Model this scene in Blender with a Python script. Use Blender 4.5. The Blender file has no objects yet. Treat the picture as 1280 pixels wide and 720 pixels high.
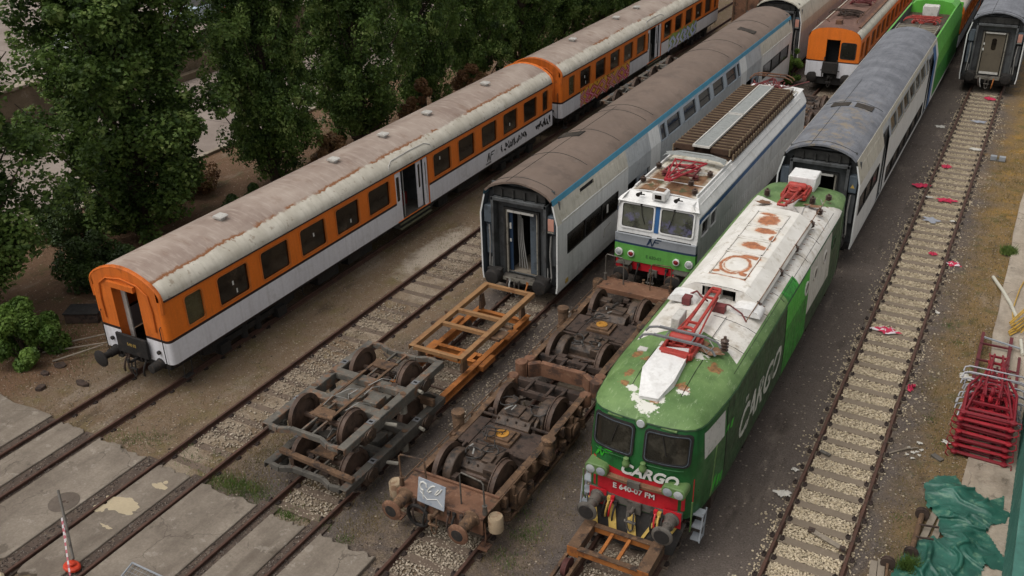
import bpy, math, random
import numpy as np
from mathutils import Matrix, Vector
random.seed(7); rng = np.random.default_rng(7)
SC = bpy.context.scene
COL = SC.collection
PI = math.pi

# ---------------------------------------------------------------- materials
def lin(h):
    h = h.lstrip('#'); o = []
    for i in (0, 2, 4):
        c = int(h[i:i+2], 16) / 255
        o.append(c / 12.92 if c <= .04045 else ((c + .055) / 1.055) ** 2.4)
    return o
def col(c): return lin(c) if isinstance(c, str) else list(c)
class NT:
    def __init__(s, name):
        s.m = bpy.data.materials.new(name); s.m.use_nodes = True
        s.t = s.m.node_tree; s.t.nodes.clear()
        s.out = s.n('ShaderNodeOutputMaterial'); s.b = s.n('ShaderNodeBsdfPrincipled')
        s.l(s.b.outputs[0], s.out.inputs[0])
        s.geo = s.n('ShaderNodeNewGeometry'); s.pos = s.geo.outputs['Position']
    def n(s, t): return s.t.nodes.new(t)
    def l(s, a, b): s.t.links.new(a, b)
    def obj(s): return s.n('ShaderNodeTexCoord').outputs['Object']
    def noise(s, scale, vec=None, detail=5, rough=.6, dist=0):
        n = s.n('ShaderNodeTexNoise'); n.inputs['Scale'].default_value = scale
        n.inputs['Detail'].default_value = detail; n.inputs['Roughness'].default_value = rough
        n.inputs['Distortion'].default_value = dist
        s.l(vec or s.pos, n.inputs['Vector']); return n.outputs['Fac']
    def stretch(s, k, vec=None):
        n = s.n('ShaderNodeVectorMath'); n.operation = 'MULTIPLY'; s.l(vec or s.pos, n.inputs[0]); n.inputs[1].default_value = k
        return n.outputs[0]
    def rng(s, v, a, b, lo=0., hi=1.):
        n = s.n('ShaderNodeMapRange'); n.inputs[1].default_value = a; n.inputs[2].default_value = b
        n.inputs[3].default_value = lo; n.inputs[4].default_value = hi; s.l(v, n.inputs[0]); return n.outputs[0]
    def mix(s, f, a, b):
        n = s.n('ShaderNodeMix'); n.data_type = 'RGBA'
        for sock, v in ((n.inputs[0], f), (n.inputs[6], a), (n.inputs[7], b)):
            if isinstance(v, (int, float)): sock.default_value = v
            elif isinstance(v, (list, tuple)): sock.default_value = (*v[:3], 1)
            else: s.l(v, sock)
        return n.outputs[2]
    def math(s, op, a, b=0., c=None):
        n = s.n('ShaderNodeMath'); n.operation = op
        for i, v in enumerate((a, b) if c is None else (a, b, c)):
            if isinstance(v, (int, float)): n.inputs[i].default_value = v
            else: s.l(v, n.inputs[i])
        return n.outputs[0]
    def xyz(s, vec=None):
        n = s.n('ShaderNodeSeparateXYZ'); s.l(vec or s.pos, n.inputs[0]); return n.outputs
    def bump(s, h, st, dist=.01):
        n = s.n('ShaderNodeBump'); n.inputs['Strength'].default_value = st; n.inputs['Distance'].default_value = dist
        s.l(h, n.inputs['Height']); s.l(n.outputs[0], s.b.inputs['Normal'])
    def fin(s, c, rough=.6, metal=0, spec=.4):
        if isinstance(c, (list, tuple)): s.b.inputs['Base Color'].default_value = (*c, 1)
        else: s.l(c, s.b.inputs['Base Color'])
        if isinstance(rough, (int, float)): s.b.inputs['Roughness'].default_value = rough
        else: s.l(rough, s.b.inputs['Roughness'])
        s.b.inputs['Metallic'].default_value = metal; s.b.inputs['Specular IOR Level'].default_value = spec
        return s.m
_mc = {}
def M(name, c, rough=.6, metal=0, var=.22, scale=1.6, dirt=None, streak=None, bump=.15, bscale=35, spec=.4, band=None):
    """procedural paint / steel: broad and fine tone variation, blotches of dirt (on some glass: painted reflections), streaks running down"""
    if name in _mc: return _mc[name]
    t = NT(name); c = col(c)
    n1 = t.rng(t.noise(scale), .3, .7)
    o = t.mix(n1, [x*(1-var) for x in c], [min(.95, x*(1+var)) for x in c])
    n2 = t.rng(t.noise(scale*14, detail=3), .35, .65)
    o = t.mix(t.math('MULTIPLY', n2, .3), o, [x*.72 for x in c])
    if streak:
        sc, amt = streak[0], streak[1]
        v = t.noise(1.0, t.stretch((7, 7, .45)), detail=6)
        o = t.mix(t.math('MULTIPLY', t.rng(v, .48, .72), amt), o, col(sc))
    if dirt:
        for d in (dirt if isinstance(dirt, list) else [dirt]):
            dc, amt, ds, th = d
            v = t.noise(ds, detail=8, rough=.68)
            o = t.mix(t.math('MULTIPLY', t.rng(v, th, th+.09), amt), o, col(dc))
    rr = t.rng(t.noise(scale*5), .3, .7, max(.05, rough-.12), min(1, rough+.12))
    if bump: t.bump(t.noise(bscale, detail=6), bump)
    _mc[name] = t.fin(o, rr, metal, spec); return _mc[name]

RUST = M('rust', '#5d4735', .85, var=.4, scale=2.2, dirt=[('#2b2421', .85, 2.6, .52), ('#8a6a4e', .6, 5, .56), ('#a88c72', .45, 11, .6)], bump=.5, bscale=28)
RUSTD = M('rust_dark', '#43362f', .9, var=.4, scale=2.5, dirt=[('#1c1816', .85, 4, .52), ('#6b452f', .5, 6, .6)], bump=.5, bscale=30)
RUSTRED = M('rust_red', '#6e4e3b', .8, var=.3, scale=1.8, dirt=[('#3a2c26', .8, 2.4, .52), ('#91705a', .5, 6, .56), ('#5c3a28', .5, 4, .57)], bump=.35)
RUSTG = M('rust_grease', '#4a3c32', .6, var=.45, scale=3, dirt=[('#171412', .8, 4, .5), ('#6a5038', .6, 6, .58)], bump=.5, bscale=22)
WHEEL = M('wheel_rust', '#4f3d32', .65, var=.35, scale=3, dirt=[('#2b211c', .7, 4, .52)], bump=.3)
BLACK = M('underframe_black', '#1c1a19', .75, var=.4, dirt=('#38302a', .6, 4, .55), bump=.3)
DARK = M('void_dark', '#0d0d0e', .9, var=.3)
STEELG = M('bogie_grey', '#5c5851', .75, var=.25, scale=2.2, dirt=[('#454340', .75, 2.6, .52), ('#72543f', .85, 2.9, .51), ('#8f8577', .5, 6, .58)], bump=.35)
STEELG2 = M('bogie_grey_dark', '#4f4b45', .8, var=.3, scale=2.2, dirt=[('#2a2826', .7, 3, .52), ('#5d4332', .7, 3.3, .57)], bump=.35)
ORPAINT = M('trolley_orange', '#9c602d', .7, var=.25, scale=2.5, dirt=[('#6b4127', .75, 3, .53), ('#3b2a20', .6, 6, .62)], bump=.25)
ORPAINT2 = M('frame_ochre', '#8c6946', .75, var=.2, scale=2.2, dirt=[('#6f4a30', .7, 3, .55), ('#b98a5a', .4, 5, .6)], bump=.25)
GLASS = M('dark_glass', '#15130f', .1, var=.35, scale=1.3, dirt=[('#352c22', .6, .8, .5), ('#4a4238', .35, 2.2, .57)], bump=.02, spec=.5)  # lighter brown blotches paint in reflections that differ from pane to pane
GLASSO = M('olive_glass', '#4a4630', .25, var=.2, dirt=('#2c2a1e', .5, 2, .5), bump=.02)
GLASSW = M('cab_glass', '#22211c', .12, var=.4, scale=1.6, dirt=('#45423a', .5, 1.9, .52), bump=.02, spec=.5)
ORANGE = M('coach_orange', '#d9701f', .5, var=.10, scale=.8, dirt=('#a85820', .35, 1.6, .6), streak=('#8f4a1c', .22), bump=.05)
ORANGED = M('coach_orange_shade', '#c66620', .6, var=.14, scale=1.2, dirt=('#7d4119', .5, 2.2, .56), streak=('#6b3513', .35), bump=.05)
WHITEP = M('coach_white', '#d3d2d6', .5, var=.06, scale=.7, dirt=('#a9a6a4', .4, 1.5, .58), streak=('#8f8a84', .25), bump=.04)
WHITEG = M('loco_white', '#d9d8d6', .5, var=.07, scale=1.1, dirt=[('#aaa59d', .45, 1.7, .56), ('#8b7b6a', .35, 3.4, .66)], streak=('#8a8379', .3), bump=.06)
CREAM = M('taf_cream', '#b9b4a6', .6, var=.08, dirt=('#8d8674', .45, 3, .55), streak=('#6e675b', .35), bump=.06)
TAFW = M('taf_white', '#cfd0ce', .5, var=.06, scale=.8, dirt=('#a3a4a2', .4, 1.5, .57), streak=('#7d7c78', .3), bump=.04)
TAFG = M('taf_light_grey', '#a4a8aa', .5, var=.1, dirt=('#777a7b', .45, 1.8, .55), streak=('#5f5f5d', .35), bump=.05)
TEAL = M('teal_stripe', '#2f7d99', .5, var=.12, dirt=('#3f5560', .4, 3, .57))
ENDG = M('end_grey', '#4d4f50', .65, var=.25, scale=2, dirt=[('#2c2c2b', .7, 2.4, .52), ('#6a655c', .35, 4, .6)], streak=('#242322', .5), bump=.15)
ENDG2 = M('end_grey_blue', '#4d565e', .65, var=.2, scale=2, dirt=('#2c2f31', .6, 2.4, .54), streak=('#2a2a2a', .4), bump=.12)
ENDB = M('end_dark', '#2e2d2b', .8, var=.35, dirt=('#171615', .7, 3, .5), bump=.2)
TRIM = M('door_trim', '#8b867b', .55, var=.2, dirt=('#4f4a40', .6, 4, .55))
ROOFBR = M('roof_brown', '#6f6056', .8, var=.12, scale=.5, dirt=[('#564a43', .5, 1.2, .52), ('#857a70', .3, 2.4, .6)], bump=.12)
BLUE = M('stripe_blue', '#2f5b8c', .5, var=.12, dirt=('#5a6470', .35, 3, .58))
NAVY = M('band_navy', '#25384f', .5, var=.15)
GREYB = M('band_grey', '#8b8f94', .5, var=.08, dirt=('#66686a', .4, 2.4, .56))
GREENL = M('loco_light_green', '#5c9a48', .5, var=.12, dirt=('#3f6a35', .4, 3, .56), streak=('#3c5c33', .3))
GREEND = M('cargo_green', '#215a2c', .38, var=.2, scale=1.1, dirt=[('#123f1a', .55, 2.0, .52), ('#5a7a4f', .35, 4.5, .62), ('#5c4630', .4, 5.5, .66)], streak=('#10301a', .55), bump=.05)
GREENS = M('cargo_green_side', '#2a4a2b', .55, var=.25, scale=1.3, dirt=[('#1b2c1a', .7, 1.6, .5), ('#4a4a32', .4, 3, .6)], streak=('#171f14', .6), bump=.06)
GREENR = M('cargo_roof_green', '#5a7444', .6, var=.2, scale=1.2, dirt=[('#3f5a2e', .65, 1.5, .52), ('#9aac7c', .55, 4.2, .6), ('#b9bfa6', .6, 9, .66), ('#6b5a3c', .4, 3.1, .63)], bump=.08)
LIME = M('lime_green', '#36a82c', .45, var=.12, dirt=('#2a7a26', .4, 3, .56), streak=('#23601f', .35))
LIME2 = M('lime_green_dirty', '#2d8a28', .55, var=.3, dirt=[('#1f4f1c', .7, 1.6, .5)], streak=('#1c3a1a', .6))
ROOFW = M('cargo_roof_white', '#cfcbc4', .6, var=.07, scale=1.4, dirt=[('#a39a8b', .6, 2.0, .5), ('#7e6f5a', .55, 4.2, .58), ('#8f6a4a', .6, 3.3, .62)], bump=.08)
REDF = M('cargo_red', '#b3202a', .45, var=.12, dirt=('#7d1a20', .45, 3, .56), streak=('#5f1a1c', .3))
PANTO = M('pantograph_red', '#a03a32', .55, var=.25, scale=3, dirt=('#5c2a26', .6, 5, .55), bump=.1)
PANTOB = M('pantograph_bright', '#98212c', .5, var=.2, scale=3, dirt=('#6f1a20', .55, 5, .56), bump=.08)
PANTOD = M('pantograph_dull', '#6a3030', .65, var=.3, scale=3, dirt=('#38201f', .6, 5, .54), bump=.1)
BOWG = M('bow_grey', '#6e6e70', .5, var=.2, dirt=('#3d3b3a', .5, 6, .55))
SILV = M('bow_silver', '#85858a', .4, .2, var=.15, dirt=('#6c6a69', .5, 6, .56))
LAMPW = M('lamp_glass', '#a3a6a6', .15, var=.1, spec=.6)
LAMPR = M('lamp_red', '#7e1f24', .25, var=.15)
BUFF = M('buffer_steel', '#5f5a54', .6, .2, var=.3, scale=4, dirt=('#332c26', .7, 5, .54), bump=.2)
BUFR = M('buffer_black', '#24211f', .8, var=.4, dirt=('#463a30', .5, 6, .57))
YELB = M('hazard_yellow', '#b89a4e', .6, var=.2, dirt=('#6b5630', .5, 4, .55))
INSUL = M('insulator', '#4a3b33', .35, var=.3, dirt=('#8a8075', .4, 8, .6))
RUSTST = M('rust_stain', '#9a5a34', .85, var=.25, scale=4, dirt=[('#b9977a', .75, 6, .53), ('#74391f', .5, 9, .58)], bump=.15)
RUSTST2 = M('rust_stain_brown', '#74553e', .8, var=.3, scale=2.5, dirt=[('#a89c8d', .6, 3, .56), ('#4d3526', .6, 4, .55)], bump=.15)
MOSS = M('moss_deck', '#5d5a42', .9, var=.3, scale=3, dirt=[('#8c8776', .5, 4, .55), ('#3c3a2c', .6, 4, .54)], bump=.2)
WOODY = M('old_wood', '#82786b', .85, var=.2, scale=3, dirt=('#5c5348', .5, 4, .54), bump=.3)
GRATE = M('grating', '#8d908e', .6, .1, var=.15, scale=6, dirt=('#676763', .5, 20, .52), bump=.4, bscale=120)
TEXTW = M('lettering_white', '#c9c8c2', .5, var=.1, dirt=('#8d8a80', .35, 6, .6))
GLASSV = M('glass_violet_reflection', '#55564c', .15, var=.3, scale=1.6, dirt=[('#23241e', .7, 1.4, .52), ('#6a6790', .6, 1.7, .54)], bump=.02, spec=.5)  # violet blotch is a reflection painted into the windscreen colour
TEXTS = M('lettering_grimy', '#b9b8ae', .6, var=.15, scale=3, dirt=[('#3a4a34', .85, 2.2, .53), ('#55603f', .6, 5, .56)])
TEXTB = M('lettering_black', '#1d1d1f', .5, var=.2)
CABLE = M('cable', '#2f2c2a', .6, var=.3, dirt=('#6a6560', .4, 12, .58))
HOSEC = M('hose_grey', '#8c8a86', .5, var=.2)
PIPEW = M('pipe_pale', '#b8b4a6', .5, var=.1, dirt=('#8c8678', .4, 5, .56))
YELT = M('yellow_tube', '#b08c3a', .55, var=.2, dirt=('#6f5526', .5, 5, .56))

# ---------------------------------------------------------------- mesh builder
NOSPLIT = {'pantograph','insulator_shroud','window','windscreen','roof_vent','roof_grille','sleeper','fastener','roof_headlight','side_rib','retaining_wall','keyhole','kerb','weed','concrete_patch','window_band','mesh','graffiti'}
class MB:
    def __init__(s): s.v = []; s.f = []; s.mi = []; s.M = None; s.cur = 0
    def add(s, vs, fs, m=None):
        k = len(s.v)
        if s.M is not None: vs = [tuple(s.M @ Vector(p)) for p in vs]
        s.v += [tuple(p) for p in vs]; s.f += [tuple(k+i for i in f) for f in fs]
        s.mi += [s.cur if m is None else m]*len(fs); return s
    def box(s, x0, x1, y0, y1, z0, z1, m=None):
        return s.add([(x0,y0,z0),(x1,y0,z0),(x1,y1,z0),(x0,y1,z0),(x0,y0,z1),(x1,y0,z1),(x1,y1,z1),(x0,y1,z1)],
              [(0,3,2,1),(4,5,6,7),(0,1,5,4),(1,2,6,5),(2,3,7,6),(3,0,4,7)], m)
    def bar(s, p, q, w, h, up=(0,0,1), m=None):
        p, q = Vector(p), Vector(q); d = (q-p)
        if d.length < 1e-6: return s
        d.normalize(); u = Vector(up)
        if abs(d.dot(u)) > .99: u = Vector((1,0,0))
        r = d.cross(u).normalized(); u = r.cross(d).normalized()
        vs = []
        for c in (p, q):
            for a, b in ((-1,-1),(1,-1),(1,1),(-1,1)): vs.append(c + r*a*w/2 + u*b*h/2)
        return s.add(vs, [(0,1,2,3),(7,6,5,4),(0,4,5,1),(1,5,6,2),(2,6,7,3),(3,7,4,0)], m)
    def tube(s, pts, r, n=6, m=None, closed=False, r2=None):
        pts = [Vector(p) for p in pts]; N = len(pts); rings = []; up = None
        for i in range(N):
            if closed: t = pts[(i+1) % N]-pts[i-1]
            else: t = pts[min(i+1, N-1)]-pts[max(i-1, 0)]
            t.normalize()
            if up is None: up = Vector((0,0,1)) if abs(t.z) < .9 else Vector((1,0,0))
            a = t.cross(up)
            if a.length < 1e-4: a = t.cross(Vector((0,1,0)))
            a.normalize(); b = a.cross(t).normalized(); up = b
            rr = r if r2 is None else r+(r2-r)*i/(N-1)
            rings.append([pts[i]+a*math.cos(2*PI*j/n)*rr+b*math.sin(2*PI*j/n)*rr for j in range(n)])
        vs = [p for R in rings for p in R]; fs = []
        for i in range(N if closed else N-1):
            for j in range(n):
                a0 = i*n; b0 = ((i+1) % N)*n
                fs.append((a0+j, a0+(j+1) % n, b0+(j+1) % n, b0+j))
        if not closed: fs += [tuple(range(n-1, -1, -1)), tuple((N-1)*n+j for j in range(n))]
        return s.add(vs, fs, m)
    def cyl(s, p, q, r, n=12, m=None, r2=None): return s.tube([p, q], r, n, m, r2=r2)
    def lathe(s, prof, p, ax, n=20, m=None):
        """prof: list of (radius, distance along axis)"""
        p = Vector(p); ax = Vector(ax).normalized(); u = Vector((0,0,1)) if abs(ax.z) < .9 else Vector((1,0,0))
        a = ax.cross(u).normalized(); b = a.cross(ax)
        vs = []; fs = []
        for r, t in prof:
            for j in range(n): vs.append(p+ax*t+a*math.cos(2*PI*j/n)*r+b*math.sin(2*PI*j/n)*r)
        for i in range(len(prof)-1):
            for j in range(n): fs.append((i*n+j, i*n+(j+1) % n, (i+1)*n+(j+1) % n, (i+1)*n+j))
        fs += [tuple(range(n-1,-1,-1)), tuple((len(prof)-1)*n+j for j in range(n))]
        return s.add(vs, fs, m)
    def prism(s, poly, ax, c0, c1, m=None):
        """poly in the two other axes (y,z)/(x,z)/(x,y)"""
        def P(a, b, c): return {'x': (c,a,b), 'y': (a,c,b), 'z': (a,b,c)}[ax]
        n = len(poly); vs = [P(a,b,c0) for a,b in poly]+[P(a,b,c1) for a,b in poly]
        return s.add(vs, [tuple(range(n-1,-1,-1)), tuple(range(n,2*n))]+[(i,(i+1)%n,n+(i+1)%n,n+i) for i in range(n)], m)
    def ring(s, outer, inner, ax, c0, c1, m=None):
        def P(a, b, c): return {'x': (c,a,b), 'y': (a,c,b), 'z': (a,b,c)}[ax]
        n = len(outer); vs = [P(*p,c0) for p in outer]+[P(*p,c0) for p in inner]+[P(*p,c1) for p in outer]+[P(*p,c1) for p in inner]
        fs = []
        for i in range(n):
            j = (i+1) % n
            fs += [(i,j,n+j,n+i),(2*n+i,3*n+i,3*n+j,2*n+j),(i,2*n+i,2*n+j,j),(n+i,n+j,3*n+j,3*n+i)]
        return s.add(vs, fs, m)
    def loft(s, rows, m=None, mf=None, close=False):
        """rows of equal length joined into a sheet; mf(i,j) gives the material of a face"""
        n = len(rows[0]); k = len(s.v); vs = [p for R in rows for p in R]; fs = []; ms = []
        for i in range(len(rows)-1):
            for j in range(n if close else n-1):
                j2 = (j+1) % n
                fs.append((i*n+j, i*n+j2, (i+1)*n+j2, (i+1)*n+j)); ms.append(mf(i, j) if mf else (s.cur if m is None else m))
        s.add(vs, fs); s.mi[-len(fs):] = ms; return s
    def islands(s):
        par = list(range(len(s.v)))
        def find(a):
            while par[a] != a: par[a] = par[par[a]]; a = par[a]
            return a
        for f in s.f:
            r = find(f[0])
            for b in f[1:]: par[find(b)] = r
        return [find(i) for i in range(len(s.v))]
    def pieces(s):
        """groups of faces that stand clearly apart from one another"""
        isl = s.islands(); ids = sorted(set(isl)); V = np.array(s.v); I = np.array(isl)
        if len(ids) < 2 or len(ids) > 160: return None
        lo = np.array([V[I == k].min(0) for k in ids]); hi = np.array([V[I == k].max(0) for k in ids]); sz = (hi-lo).max(axis=1)
        g = list(range(len(ids)))
        def fd(a):
            while g[a] != a: a = g[a]
            return a
        for a in range(len(ids)):
            gap = np.linalg.norm(np.maximum(0, np.maximum(lo[a]-hi, lo-hi[a])), axis=1)
            for b in np.nonzero(gap <= np.maximum(.02, .5*np.maximum(sz, sz[a])))[0]:
                ra, rb = fd(a), fd(int(b))
                if ra != rb: g[ra] = rb
        root = {k: fd(i) for i, k in enumerate(ids)}
        if len(set(root.values())) < 2: return None
        out = {}
        for fi, f in enumerate(s.f): out.setdefault(root[isl[f[0]]], []).append(fi)
        return list(out.values())
    def build(s, name, mats, parent=None, smooth=35, bevel=0, loc=None, split=True):
        if split and name not in NOSPLIT:
            ps = s.pieces()
            if ps:
                res = []
                for fl in sorted(ps, key=len, reverse=True):
                    q = MB(); mp = {}
                    for fi in fl:
                        for i in s.f[fi]:
                            if i not in mp: mp[i] = len(q.v); q.v.append(s.v[i])
                        q.f.append(tuple(mp[i] for i in s.f[fi])); q.mi.append(s.mi[fi])
                    res.append(q.build(name, mats, parent, smooth, bevel, loc, False))
                return res[0]
        me = bpy.data.meshes.new(name); me.from_pydata(s.v, [], s.f)
        if not isinstance(mats, (list, tuple)): mats = [mats]
        for m in mats: me.materials.append(m)
        if len(mats) > 1: me.polygons.foreach_set('material_index', s.mi)
        if smooth:
            me.polygons.foreach_set('use_smooth', [True]*len(me.polygons)); me.set_sharp_from_angle(angle=math.radians(smooth))
        me.update()
        o = bpy.data.objects.new(name, me); COL.objects.link(o)
        if parent is not None: o.parent = parent
        if loc is not None: o.location = loc
        if bevel:
            b = o.modifiers.new('bevel', 'BEVEL'); b.width = bevel; b.segments = 1; b.limit_method = 'ANGLE'; b.angle_limit = .7
        return o
def rrect(a0, a1, b0, b1, r, n=4):
    o = []
    for ca, cb, s0 in ((a1-r,b0+r,-PI/2),(a1-r,b1-r,0),(a0+r,b1-r,PI/2),(a0+r,b0+r,PI)):
        for i in range(n+1): t = s0+PI/2*i/n; o.append((ca+r*math.cos(t), cb+r*math.sin(t)))
    return o
def tag(o, label=None, cat=None, group=None, kind=None):
    if label: o['label'] = label
    if cat: o['category'] = cat
    if group: o['group'] = group
    if kind: o['kind'] = kind
    return o
def thing(name, label, cat, loc=(0,0,0), rz=0, group=None):
    o = bpy.data.objects.new(name, None); COL.objects.link(o); o.location = loc; o.rotation_euler = (0,0,rz)
    o.empty_display_size = .3
    return tag(o, label, cat, group)
KIDS = {}
def copy_tree(o, parent=None):
    c = o.copy(); COL.objects.link(c)
    if parent is not None: c.parent = parent
    for ch in list(o.children): copy_tree(ch, c)
    return c
def dup(o, parent=None, loc=None, label=None, rz=None, group=None):
    c = copy_tree(o, parent)
    if loc is not None: c.location = loc
    if rz is not None: c.rotation_euler = (0,0,rz)
    if label: c['label'] = label
    if group: c['group'] = group
    return c
def text(name, body, size, mat, parent, origin, right, up, shear=0, bold=0, ext=.002, align='LEFT'):
    cu = bpy.data.curves.new(name, 'FONT'); cu.body = body; cu.size = size; cu.shear = shear; cu.offset = bold; cu.extrude = ext; cu.align_x = align
    cu.resolution_u = 3
    t = bpy.data.objects.new(name+'_tmp', cu); COL.objects.link(t)
    dg = bpy.context.evaluated_depsgraph_get(); dg.update()
    me = bpy.data.meshes.new_from_object(t.evaluated_get(dg)); bpy.data.objects.remove(t)
    r = Vector(right).normalized(); u = Vector(up).normalized(); n = r.cross(u)
    mt = Matrix(((r.x,u.x,n.x,origin[0]),(r.y,u.y,n.y,origin[1]),(r.z,u.z,n.z,origin[2]),(0,0,0,1)))
    me.transform(mt); me.materials.clear(); me.materials.append(mat); me.name = name
    o = bpy.data.objects.new(name, me); COL.objects.link(o); o.parent = parent; return o
def arc(c, r, a0, a1, n, f): return [f(c[0]+r*math.cos(a0+(a1-a0)*i/n), c[1]+r*math.sin(a0+(a1-a0)*i/n)) for i in range(n+1)]
def blob(cx, cy, rx, ry, n=26, j=.22):
    ph = [random.uniform(0, 6.28) for _ in range(4)]
    return [(cx+rx*math.cos(t)*(1+j*(math.sin(2*t+ph[0])*.5+math.sin(3*t+ph[1])*.5+math.sin(7*t+ph[2])*.35+math.sin(13*t+ph[3])*.25)),
             cy+ry*math.sin(t)*(1+j*(math.cos(2*t+ph[1])*.5+math.sin(5*t+ph[2])*.5+math.sin(11*t+ph[0])*.3))) for t in (2*PI*i/n for i in range(n))]

# ---------------------------------------------------------------- camera, light
def make_camera():
    f, yaw, pitch, roll, cx, cy, cz = 1.20011819, -0.513684, 0.48173183, 0.02775997, 2.24343852, -16.97727413, 14.96883076
    sy, cyw, sp, cp = math.sin(yaw), math.cos(yaw), math.sin(pitch), math.cos(pitch)
    fw = Vector((sy*cp, cyw*cp, -sp)); r = Vector((cyw, -sy, 0)); d = fw.cross(r)
    r2 = math.cos(roll)*r+math.sin(roll)*d; d2 = -math.sin(roll)*r+math.cos(roll)*d
    cam = bpy.data.cameras.new('camera'); cam.sensor_width = 36; cam.lens = f*1000*36/1280; cam.clip_end = 600; cam.clip_start = .1
    o = bpy.data.objects.new('camera', cam); COL.objects.link(o)
    u, b = -d2, -fw
    o.matrix_world = Matrix(((r2.x,u.x,b.x,cx),(r2.y,u.y,b.y,cy),(r2.z,u.z,b.z,cz),(0,0,0,1)))
    SC.camera = o
make_camera()
SUN_EL, SUN_AZ = math.radians(62), math.radians(215)     # azimuth clockwise from +Y
w = bpy.data.worlds.new('World'); SC.world = w; w.use_nodes = True
nt = w.node_tree; bg = nt.nodes['Background']
sky = nt.nodes.new('ShaderNodeTexSky'); sky.sky_type = 'NISHITA'; sky.sun_disc = False
sky.sun_elevation = SUN_EL; sky.sun_rotation = SUN_AZ; sky.air_density = 1.0; sky.dust_density = 4.0; sky.ozone_density = .6
hs = nt.nodes.new('ShaderNodeHueSaturation'); hs.inputs['Saturation'].default_value = .06
nt.links.new(sky.outputs[0], hs.inputs['Color']); nt.links.new(hs.outputs[0], bg.inputs[0]); bg.inputs[1].default_value = .10
sl = bpy.data.lights.new('sun', 'SUN'); sl.energy = 0.9; sl.angle = math.radians(50); sl.color = (1, .93, .84)
so = bpy.data.objects.new('sun', sl); COL.objects.link(so)
dv = Vector((math.sin(SUN_AZ)*math.cos(SUN_EL), math.cos(SUN_AZ)*math.cos(SUN_EL), math.sin(SUN_EL)))
so.rotation_euler = dv.to_track_quat('Z', 'Y').to_euler(); so.location = (0, 0, 40)
SC.view_settings.view_transform = 'Standard'; SC.view_settings.look = 'None'; SC.view_settings.gamma = 1; SC.view_settings.exposure = .62

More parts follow.
